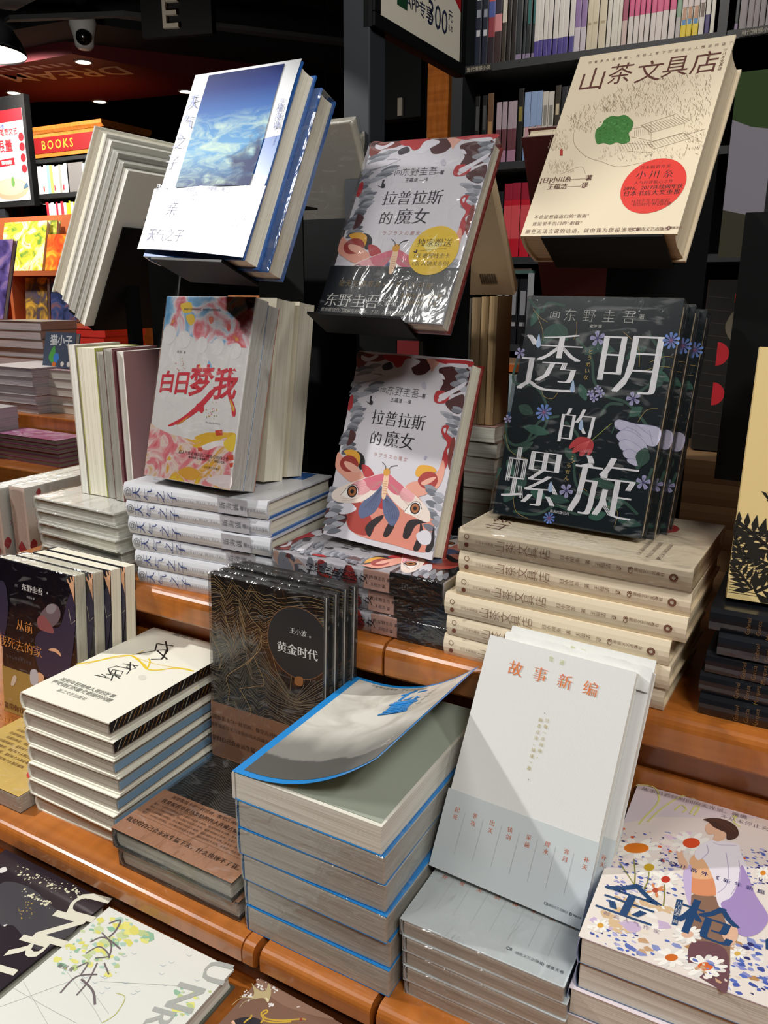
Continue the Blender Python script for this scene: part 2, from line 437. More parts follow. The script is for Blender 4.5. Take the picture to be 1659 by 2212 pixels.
# poses
def frame(ox, oy, oz, yaw, tilt=0.0, roll=0.0):
    e1 = Vector((math.cos(yaw), math.sin(yaw), 0)); h = Vector((-math.sin(yaw), math.cos(yaw), 0)); Z = Vector((0, 0, 1))
    up = Z*math.cos(tilt)+h*math.sin(tilt); n = h*math.cos(tilt)-Z*math.sin(tilt)
    return Vector((ox, oy, oz)), e1*math.cos(roll)+up*math.sin(roll), n, up*math.cos(roll)-e1*math.sin(roll)
def cols(x, y, z, o): return Matrix(((x.x, y.x, z.x, o.x), (x.y, y.y, z.y, o.y), (x.z, y.z, z.z, o.z), (0, 0, 0, 1)))
def P_up(fr, T, back=0.0, dx=0.0, dz=0.0):             # standing, cover to the viewer; fr is its front bottom left corner
    o, e, n, u = fr; return cols(e, u, -n, o+n*(T+back)+e*dx+u*dz)
def P_flat(x, y, z, yaw, W=0):                          # lying, cover up, head to the back; (x,y) front left corner
    o, e, n, u = frame(x, y, z, yaw); return cols(e, n, u, o)
def P_spine(x, y, z, yaw, L):                           # lying, cover up, spine to the viewer, head to the left; (x,y) front left, L = book height
    o, e, n, u = frame(x, y, z, yaw); return cols(n, -e, u, o+e*L)
def watercolour(name, stops, sc, dist=1.5):
    t = NT(name, 0.3, 0.5); mp = t.coords('Object', (1, 1, 1)); nz = t.noise(mp, sc, 5, dist); rp = t.ramp(nz, 0, stops); t.base(rp, 0); return t.m
EXTRA_INK['WCTOP'] = watercolour('watercolour_sky_print', [(.30, '#5F9CCB'), (.42, '#8DBBDD'), (.50, '#E9E2E6'), (.57, '#E79AA2'), (.64, '#D9626E'), (.72, '#EBC23A')], 28)
EXTRA_INK['WCBOT'] = watercolour('watercolour_cloud_print', [(.30, '#D9505E'), (.42, '#E58A90'), (.50, '#EBD9D2'), (.58, '#E3A540'), (.66, '#EBCB3A'), (.75, '#E9876A')], 32)
# printed designs of the covers: (kind, ink, geometry in tenths of a millimetre)
ART.update({
'lpcover':[
['P','#7E3B35',[16,2102,205,2088,400,2087,404,2043,312,2011,181,1998,107,1925,35,1938],1],
['P','#4E2B2D',[17,2098,114,2095,79,2049,26,2027],1],
['P','#DAD6DE',[75,2066,181,2046,272,2087,300,2063,180,2002,90,2017],1],
['P','#B2353A',[370,2092,574,2098,733,2091,715,2039,585,1964,508,2016,421,2036],1],
['P','#3E3A42',[383,1972,475,2017,527,1956,422,1920],1],
['P','#4E2B2D',[741,2061,869,2086,1027,2060,1014,1992,941,1919,820,1909,758,1990],1],
['P','#DAD6DE',[686,2071,642,1991,625,1929,702,1917,762,1973,860,2040,811,2071],1],
['P','#DDA595',[939,2088,1103,2074,1053,1995,1034,1951,986,2024],1],
['P','#B2353A',[1049,2091,1479,2098,1477,2042,1335,2040,1137,2054],1],
['P','#4E2B2D',[1121,2000,1318,2031,1476,2010,1479,1830,1390,1755,1287,1737,1176,1760,1198,1855,1142,1918],1],
['P','#DAD6DE',[1122,1941,1167,1937,1210,1886,1169,1890],1],
['P','#8E9098',[1298,2013,1367,2041,1442,2010,1393,1977,1324,1985],1],
['P','#6F727C',[1328,1989,1397,2017,1471,1987,1423,1953,1354,1961],1],
['P','#A9ABB4',[1413,1969,1479,1997,1479,1967,1479,1934,1439,1942],1],
['P','#8E9098',[1321,1935,1390,1964,1465,1934,1417,1900,1347,1908],1],
['P','#6F727C',[1337,1910,1406,1939,1479,1909,1432,1875,1363,1883],1],
['P','#A9ABB4',[1361,1886,1430,1915,1479,1885,1456,1851,1387,1858],1],
['P','#8E9098',[1280,1852,1350,1881,1425,1851,1376,1817,1306,1824],1],
['P','#6F727C',[1358,1832,1427,1862,1479,1832,1454,1798,1384,1805],1],
['P','#A9ABB4',[1390,1808,1459,1838,1479,1808,1479,1774,1417,1781],1],
['P','#DAD6DE',[1196,2055,1424,2063,1435,2023,1281,2025],1],
['P','#8E9098',[166,1930,255,1982,378,1980,299,1939,226,1916],1],
['P','#6F727C',[30,1891,122,1944,247,1943,166,1901,91,1877],1],
['P','#A9ABB4',[80,1865,170,1919,295,1918,214,1876,140,1852],1],
['P','#8E9098',[43,1833,134,1888,259,1887,178,1844,103,1820],1],
['P','#6F727C',[195,1817,284,1871,407,1870,328,1828,255,1804],1],
['P','#A9ABB4',[178,1787,268,1841,391,1840,311,1798,238,1774],1],
['P','#8E9098',[52,1747,143,1802,269,1801,188,1758,113,1734],1],
['P','#6F727C',[249,1735,338,1789,460,1789,382,1746,309,1722],1],
['P','#A9ABB4',[252,1706,341,1761,463,1761,385,1718,312,1693],1],
['P','#8E9098',[196,1672,286,1727,409,1727,330,1684,256,1659],1],
['P','#6F727C',[195,1642,285,1698,408,1699,329,1655,255,1630],1],
['P','#A9ABB4',[108,1605,199,1661,324,1662,244,1618,169,1592],1],
['P','#DAD6DE',[61,1822,257,1865,438,1853,273,1795,86,1761],1],
['L','#8E9098',5,[64,1759,233,1773,446,1866],1],
['P','#A9ABB4',[3,1714,28,1767,102,1751,31,1705],1],
['P','#8E9098',[32,1679,90,1732,163,1716,92,1670],1],
['P','#6F727C',[3,1635,51,1688,124,1673,53,1625],1],
['P','#A9ABB4',[15,1596,73,1649,146,1634,75,1587],1],
['P','#8E9098',[29,1556,87,1610,161,1595,90,1548],1],
['P','#6F727C',[16,1514,74,1568,148,1553,77,1505],1],
['P','#A9ABB4',[70,1478,128,1533,201,1518,131,1470],1],
['P','#B2353A',[31,1590,70,1594,87,1447,29,1440],1],
['P','#8E9098',[60,1423,116,1489,224,1496,175,1447,110,1410],1],
['P','#6F727C',[121,1404,177,1469,284,1477,235,1427,171,1390],1],
['P','#A9ABB4',[82,1373,138,1439,246,1447,197,1397,133,1360],1],
['P','#8E9098',[105,1349,161,1415,268,1423,219,1373,155,1336],1],
['P','#6F727C',[91,1321,147,1388,255,1396,206,1346,141,1308],1],
['P','#A9ABB4',[119,1298,175,1365,283,1373,234,1323,170,1285],1],
['P','#8E9098',[97,1269,153,1336,261,1344,212,1294,147,1256],1],
['P','#6F727C',[78,1240,134,1307,242,1316,193,1265,128,1227],1],
['P','#8E9098',[71,1229,109,1291,219,1278,169,1238],1],
['P','#6F727C',[76,1203,115,1265,224,1252,174,1212],1],
['P','#55555F',[64,1175,103,1237,212,1224,162,1184],1],
['P','#8E9098',[54,1147,93,1209,203,1196,153,1156],1],
['P','#6F727C',[14,1115,53,1178,164,1165,113,1124],1],
['P','#55555F',[10,1087,49,1150,159,1138,109,1096],1],
['P','#8E9098',[22,1062,62,1125,172,1112,122,1071],1],
['P','#6F727C',[3,1032,42,1095,153,1083,102,1042],1],
['P','#55555F',[90,1017,129,1080,239,1068,189,1026],1],
['P','#8E9098',[53,984,92,1048,203,1036,152,994],1],
['P','#6F727C',[111,965,150,1029,260,1017,210,975],1],
['P','#55555F',[63,931,102,995,213,983,162,941],1],
['P','#4E2B2D',[127,1215,211,1178,192,1081,120,1032,122,1129],1],
['P','#B2353A',[1120,1712,1143,1757,1236,1761,1205,1712,1172,1666,1206,1644,1298,1733,1302,1679,1263,1638,1166,1628,1123,1661],1],
['P','#DAD6DE',[1175,1709,1305,1781,1454,1877,1448,1827,1318,1731,1237,1664],1],
['P','#4E2B2D',[1312,1680,1469,1746,1479,1563,1384,1551,1276,1625],1],
['P','#8E9098',[1365,1614,1439,1615,1479,1597,1469,1574,1398,1580],1],
['P','#6F727C',[1355,1588,1429,1589,1479,1570,1459,1548,1387,1553],1],
['P','#A9ABB4',[1230,1548,1306,1550,1389,1532,1336,1508,1263,1514],1],
['P','#8E9098',[1269,1527,1344,1528,1428,1510,1375,1487,1302,1493],1],
['P','#6F727C',[1384,1514,1458,1515,1479,1497,1479,1474,1416,1480],1],
['P','#A9ABB4',[1323,1481,1397,1483,1479,1465,1427,1442,1355,1447],1],
['P','#8E9098',[1407,1465,1479,1467,1479,1449,1479,1426,1440,1431],1],
['P','#6F727C',[1324,1429,1399,1431,1479,1414,1429,1390,1357,1395],1],
['P','#A9ABB4',[1280,1398,1356,1400,1439,1383,1386,1359,1313,1364],1],
['P','#8E9098',[1373,1383,1447,1386,1479,1368,1478,1344,1406,1349],1],
['P','#6F727C',[1402,1361,1477,1363,1479,1346,1479,1322,1435,1327],1],
['P','#A9ABB4',[1330,1326,1405,1328,1479,1311,1436,1287,1363,1292],1],
['P','#8E9098',[1308,1297,1384,1299,1467,1282,1414,1258,1341,1262],1],
['P','#6F727C',[1353,1276,1428,1279,1479,1262,1458,1238,1386,1242],1],
['P','#A9ABB4',[1457,1264,1479,1267,1479,1250,1479,1226,1479,1230],1],
['P','#8E9098',[1432,1234,1479,1237,1479,1221,1479,1196,1464,1200],1],
['P','#B2353A',[1287,1350,1313,1406,1373,1404,1361,1333,1434,1282,1451,1214,1403,1155,1438,1071,1433,972,1394,930,1369,1025,1368,1132,1389,1223,1329,1285],1],
['P','#7E3B35',[1434,1282,1479,1259,1479,1051,1479,953,1429,1070],1],
['P','#DAD6DE',[1310,1362,1339,1383,1340,1322],1],
['T', '#3A3840', '[日]', 469, 1701, 54, 'r', 1, 1, 0, 0],
['T', '#33313A', '东野圭吾', 722, 1706, 107, 'l', 1, 1, 0, 0],
['T', '#3A3840', '—著', 964, 1684, 53, 'r', 1, 1, 0, 0],
['T', '#3A3840', '王蕴洁 —译', 718, 1607, 52, 'r', 1, 1, 0, 0],
['T', '#1E1C26', '拉普拉斯', 731, 1399, 179, 's', 0.98, 1, 0, 0],
['T', '#1E1C26', '的', 491, 1167, 165, 's', 1, 1, 0, 0],
['T', '#1E1C26', '魔女', 798, 1184, 197, 's', 1, 1, 0, 0],
['T', '#C39A98', 'ラプラスの魔女', 726, 990, 52, 'r', 1.55, 1, 0, 0],
['P','#2A2830',[253,1564,309,1540,302,1620,330,1628,327,1582,359,1558,353,1526,324,1523,286,1541],0],
['P','#B9B6C4',[971,1839,1001,1801,1002,1763,956,1776,940,1816,952,1834],1],
['P','#A9A6BC',[1156,1057,1184,1052,1166,1016,1148,1028],1],
['P','#2B2528',[261,985,348,968,405,900,406,813,349,804,292,902],1],
['P','#E0A53A',[97,971,223,997,325,946,334,841,276,813,145,920],1],
['P','#B2353A',[375,847,470,842,560,770,532,723,437,731],1],
['P','#E3A08C',[14,940,102,894,261,830,399,764,436,702,374,643,255,642,121,700,18,773],1],
['P','#9E3A34',[75,861,144,923,260,917,330,840,276,760,159,745,85,793],1],
['P','#E8AE9A',[126,839,158,859,284,833,368,774,278,752,174,787],1],
['P','#E0A53A',[1079,853,1101,939,1179,964,1285,955,1327,911,1229,886,1138,829],1],
['P','#E3A08C',[992,651,1012,730,1128,787,1249,807,1344,923,1367,1034,1401,1021,1426,908,1390,757,1264,662,1128,609],1],
['P','#A83C38',[1131,815,1197,890,1309,899,1369,827,1329,738,1219,719,1144,762],1],
['P','#E8AE9A',[1173,776,1263,837,1340,858,1294,796,1211,749],1],
['P','#D98A78',[337,440,602,623,1060,652,1272,544,1423,378,1424,80,971,65,481,83,302,223],1],
['P','#B2353A',[595,655,777,553,770,417,601,453,501,537],1],
['P','#A64038',[312,365,484,432,701,198,603,91,365,130],1],
['P','#4E2B2D',[10,274,210,347,322,227,222,101,68,105],1],
['P','#DAD6DE',[37,350,281,412,420,351,229,262],1],
['P','#8E9098',[3,478,3,546,114,539,30,490],1],
['P','#6F727C',[3,446,23,515,145,508,62,458],1],
['P','#A9ABB4',[3,405,4,475,126,468,42,418],1],
['P','#8E9098',[3,368,4,438,126,431,42,381],1],
['P','#6F727C',[78,357,149,427,270,420,187,370],1],
['P','#A9ABB4',[3,300,41,370,164,364,80,313],1],
['P','#8E9098',[49,277,121,348,242,342,159,291],1],
['P','#6F727C',[36,237,108,308,229,303,146,251],1],
['P','#A9ABB4',[3,192,67,263,190,258,106,206],1],
['P','#8E9098',[105,176,176,247,297,242,215,190],1],
['P','#6F727C',[3,117,71,189,194,184,110,132],1],
['P','#A9ABB4',[104,100,176,172,297,167,214,115],1],
['P','#8E9098',[12,43,84,116,207,112,123,59],1],
['P','#6F727C',[78,19,150,91,272,88,188,34],1],
['P','#8E9098',[1220,747,1295,767,1376,730,1298,697],1],
['P','#6F727C',[1239,709,1314,728,1395,692,1317,659],1],
['P','#A9ABB4',[1358,688,1432,708,1479,671,1435,638],1],
['P','#8E9098',[1342,644,1416,663,1479,627,1420,594],1],
['P','#6F727C',[1274,590,1349,610,1430,573,1352,539],1],
['P','#A9ABB4',[1375,566,1449,586,1479,550,1452,516],1],
['P','#8E9098',[1280,506,1355,527,1436,491,1358,456],1],
['P','#6F727C',[1319,471,1393,492,1475,456,1397,421],1],
['P','#A9ABB4',[1401,445,1475,466,1479,430,1478,395],1],
['P','#8E9098',[1378,398,1452,419,1479,383,1455,348],1],
['P','#6F727C',[1302,340,1378,362,1460,326,1381,290],1],
['P','#A9ABB4',[1452,328,1479,350,1479,314,1479,279],1],
['P','#8E9098',[1341,262,1416,284,1479,249,1419,212],1],
['P','#6F727C',[1358,223,1433,245,1479,210,1437,173],1],
['P','#A9ABB4',[1449,199,1479,221,1479,186,1479,150],1],
['P','#8E9098',[1390,143,1465,166,1479,131,1468,93],1],
['P','#2A2226',[584,174,678,297,785,352,777,299,701,198,666,86],1],
['P','#2A2226',[835,139,864,265,946,366,951,249,895,135],1],
['P','#2A2226',[1081,174,1101,330,1201,383,1350,379,1216,319,1158,173],1],
['P','#2A2226',[1239,73,1271,248,1258,377,1332,227,1308,71],1],
['P','#2A2226',[1385,88,1420,246,1431,346,1474,175,1442,84],1],
['P','#DAD6DE',[1240,224,1334,294,1416,261,1422,163,1317,140],1],
['P','#5C6688',[677,664,543,524,453,379,479,284,541,276,671,371,725,537],1],
['P','#5C6688',[755,581,863,524,982,420,966,301,904,259,795,355,738,510],1],
['L','#3F4763',4,[690,637,665,497,645,386],1],
['L','#3F4763',4,[757,543,818,428,878,322],1],
['L','#3F4763',4,[690,637,633,476,612,387],1],
['L','#3F4763',4,[757,543,845,433,899,327],1],
['L','#3F4763',4,[690,637,601,454,579,389],1],
['L','#3F4763',4,[757,543,870,438,921,331],1],
['L','#3F4763',4,[690,637,569,433,545,391],1],
['L','#3F4763',4,[757,543,896,443,942,335],1],
['L','#3F4763',4,[690,637,536,411,512,392],1],
['L','#3F4763',4,[757,543,922,448,963,339],1],
['P','#E9D9CE',[692,791,495,731,259,623,85,524,45,456,87,403,213,391,423,430,567,519,677,664],1],
['P','#D0697C',[692,791,539,743,414,678,501,605,619,596,681,674],1],
['P','#E7A6AC',[435,688,305,631,276,547,427,514,552,585,494,633],1],
['P','#E9D9CE',[749,796,903,731,1147,622,1322,514,1367,438,1360,380,1271,381,1062,436,887,518,759,630],1],
['P','#D0697C',[749,796,866,747,979,687,965,609,867,601,757,668],1],
['P','#E7A6AC',[979,687,1124,627,1098,557,989,556,944,605],1],
['L','#B98A84',3,[694,715,488,661,225,558],1],
['L','#B98A84',3,[774,709,971,629,1164,550],1],
['L','#B98A84',3,[694,715,476,632,221,533],1],
['L','#B98A84',3,[774,709,987,609,1177,526],1],
['L','#B98A84',3,[694,715,464,603,217,509],1],
['L','#B98A84',3,[774,709,1003,589,1189,502],1],
['L','#B98A84',3,[694,715,452,573,212,484],1],
['L','#B98A84',3,[774,709,1019,569,1202,477],1],
['L','#B98A84',3,[694,715,440,544,208,459],1],
['L','#B98A84',3,[774,709,1035,549,1214,453],1],
['L','#B98A84',3,[694,715,427,514,204,434],1],
['L','#B98A84',3,[774,709,1050,529,1226,429],1],
['L','#B98A84',3,[694,715,415,484,199,409],1],
['L','#B98A84',3,[774,709,1066,509,1239,405],1],
['P','#F2EDE6',[176,479,250,586,341,609,396,548,361,470,266,461],1],
['P','#33242A',[387,538,380,568,360,593,332,606,301,606,273,593,253,568,246,538,253,508,273,483,301,470,332,470,360,483,380,508],0],
['P','#A8683C',[371,538,365,561,350,580,329,590,305,590,283,580,268,561,263,538,268,515,283,496,305,485,329,485,350,496,365,515],0],
['P','#1E1416',[342,538,340,549,333,558,322,563,311,563,301,558,293,549,291,538,293,527,301,518,311,513,322,513,333,518,340,527],0],
['L','#33242A',6,[171,472,261,592,352,615,411,543],1],
['P','#F2EDE6',[1040,437,1102,539,1183,561,1234,503,1205,429,1121,420],1],
['P','#33242A',[1226,493,1220,520,1202,542,1177,554,1149,554,1124,542,1107,520,1101,493,1107,466,1124,444,1149,432,1177,432,1202,444,1220,466],0],
['P','#A8683C',[1211,493,1207,514,1193,531,1174,540,1153,540,1133,531,1120,514,1115,493,1120,472,1133,455,1153,446,1174,446,1193,455,1207,472],0],
['P','#1E1416',[1186,493,1184,503,1178,511,1168,515,1158,515,1149,511,1143,503,1140,493,1143,483,1149,475,1158,471,1168,471,1178,475,1184,483],0],
['L','#33242A',6,[1035,430,1112,544,1193,566,1248,498],1],
['P','#EBC7A4',[701,812,742,809,766,727,770,555,740,521,714,564,694,715],1],
['P','#D79A3A',[763,818,759,837,747,852,729,861,710,861,692,852,680,837,676,818,680,799,692,784,710,776,729,776,747,784,759,799],0],
['L','#2B2326',7,[703,840,684,885,635,919],1],
['L','#2B2326',7,[739,840,766,888,842,909],1],
['L','#B5583A',4,[701,716,750,717],0],
['L','#B5583A',4,[707,690,756,691],0],
['L','#B5583A',4,[713,664,762,665],0],
['L','#B5583A',4,[719,639,769,639],0],
['L','#B5583A',4,[725,613,775,614],0],
['L','#B5583A',4,[731,587,781,588],0],
],
'lpstick':[
['P','#E5BE2C',[1432,792,1429,834,1419,876,1403,915,1380,952,1353,984,1320,1012,1284,1034,1244,1050,1203,1060,1160,1064,1118,1060,1076,1050,1037,1034,1000,1012,968,984,940,952,918,915,902,876,892,834,888,792,892,749,902,708,918,668,940,632,968,599,1000,572,1037,549,1076,533,1118,523,1160,520,1203,523,1244,533,1284,549,1320,572,1353,599,1380,632,1403,668,1419,708,1429,749],0],
['P','#EFDC86',[1027,847,1109,911,1156,987,1134,880,1266,875,1178,811,1097,770],0],
['T', '#1E1A14', '独家赠送', 1146, 877, 98, 's', 1, 1, 0, 0],
['T', '#1E1A14', '3张 推理线索卡', 1155, 732, 61, 's', 1, 1, 0, 0],
['T', '#1E1A14', '1张 人物关系图', 1165, 647, 61, 's', 1, 1, 0, 0],
['P','#1E1A14',[928,782,962,774,962,801,980,795,978,759,956,758],0],
['L','#6B5A20',4,[1006,787,1298,815],0],
['T', '#A38A5C', '毫无犯罪痕迹×绝无人为可能', 713, 403, 78, 'l', 1.28, 1, 0, 0],
['T', '#D8D6D0', '东野圭吾', 385, 210, 167, 's', 1, 1, 0, 0],
['T', '#D8D6D0', '的人性\n实验室', 816, 235, 77, 's', 1, 0.95, 0, 0],
['T', '#A38A5C', '东野圭吾作家生涯\n30周年纪念作品', 1173, 254, 58, 's', 1, 1.35, 0, 0],
['L','#A38A5C',3,[954,310,973,178],0],
['T', '#D8D6D0', '我想摧毁自己以前写的小说。于是，这部作品就此诞生。——东野圭吾', 763, 96, 47, 's', 1, 1, 0, 0.2],
],
'scover_big':[
['T', '#5E342A', '山', 246, 1770, 294, 'r', 1, 1, 0, 0],
['T', '#5E342A', '茶', 520, 1797, 256, 'r', 1, 1, 0, 0],
['T', '#5E342A', '文', 803, 1779, 265, 'r', 1, 1, 0, 0],
['T', '#5E342A', '具', 1045, 1796, 255, 'r', 1, 1, 0, 0],
['T', '#5E342A', '店', 1307, 1801, 264, 'r', 1, 1, 0, 0],
['T', '#5E342A', '你有多久没提笔，在纸上写下对思念之人想说的话了', 821, 1979, 36, 'r', 2.35, 1, 0, 0],
['T', '#5E342A', 'ツ\nバ\nキ\n文\n具\n店', 1455, 1807, 37, 'r', 1, 1.1, 0, 0],
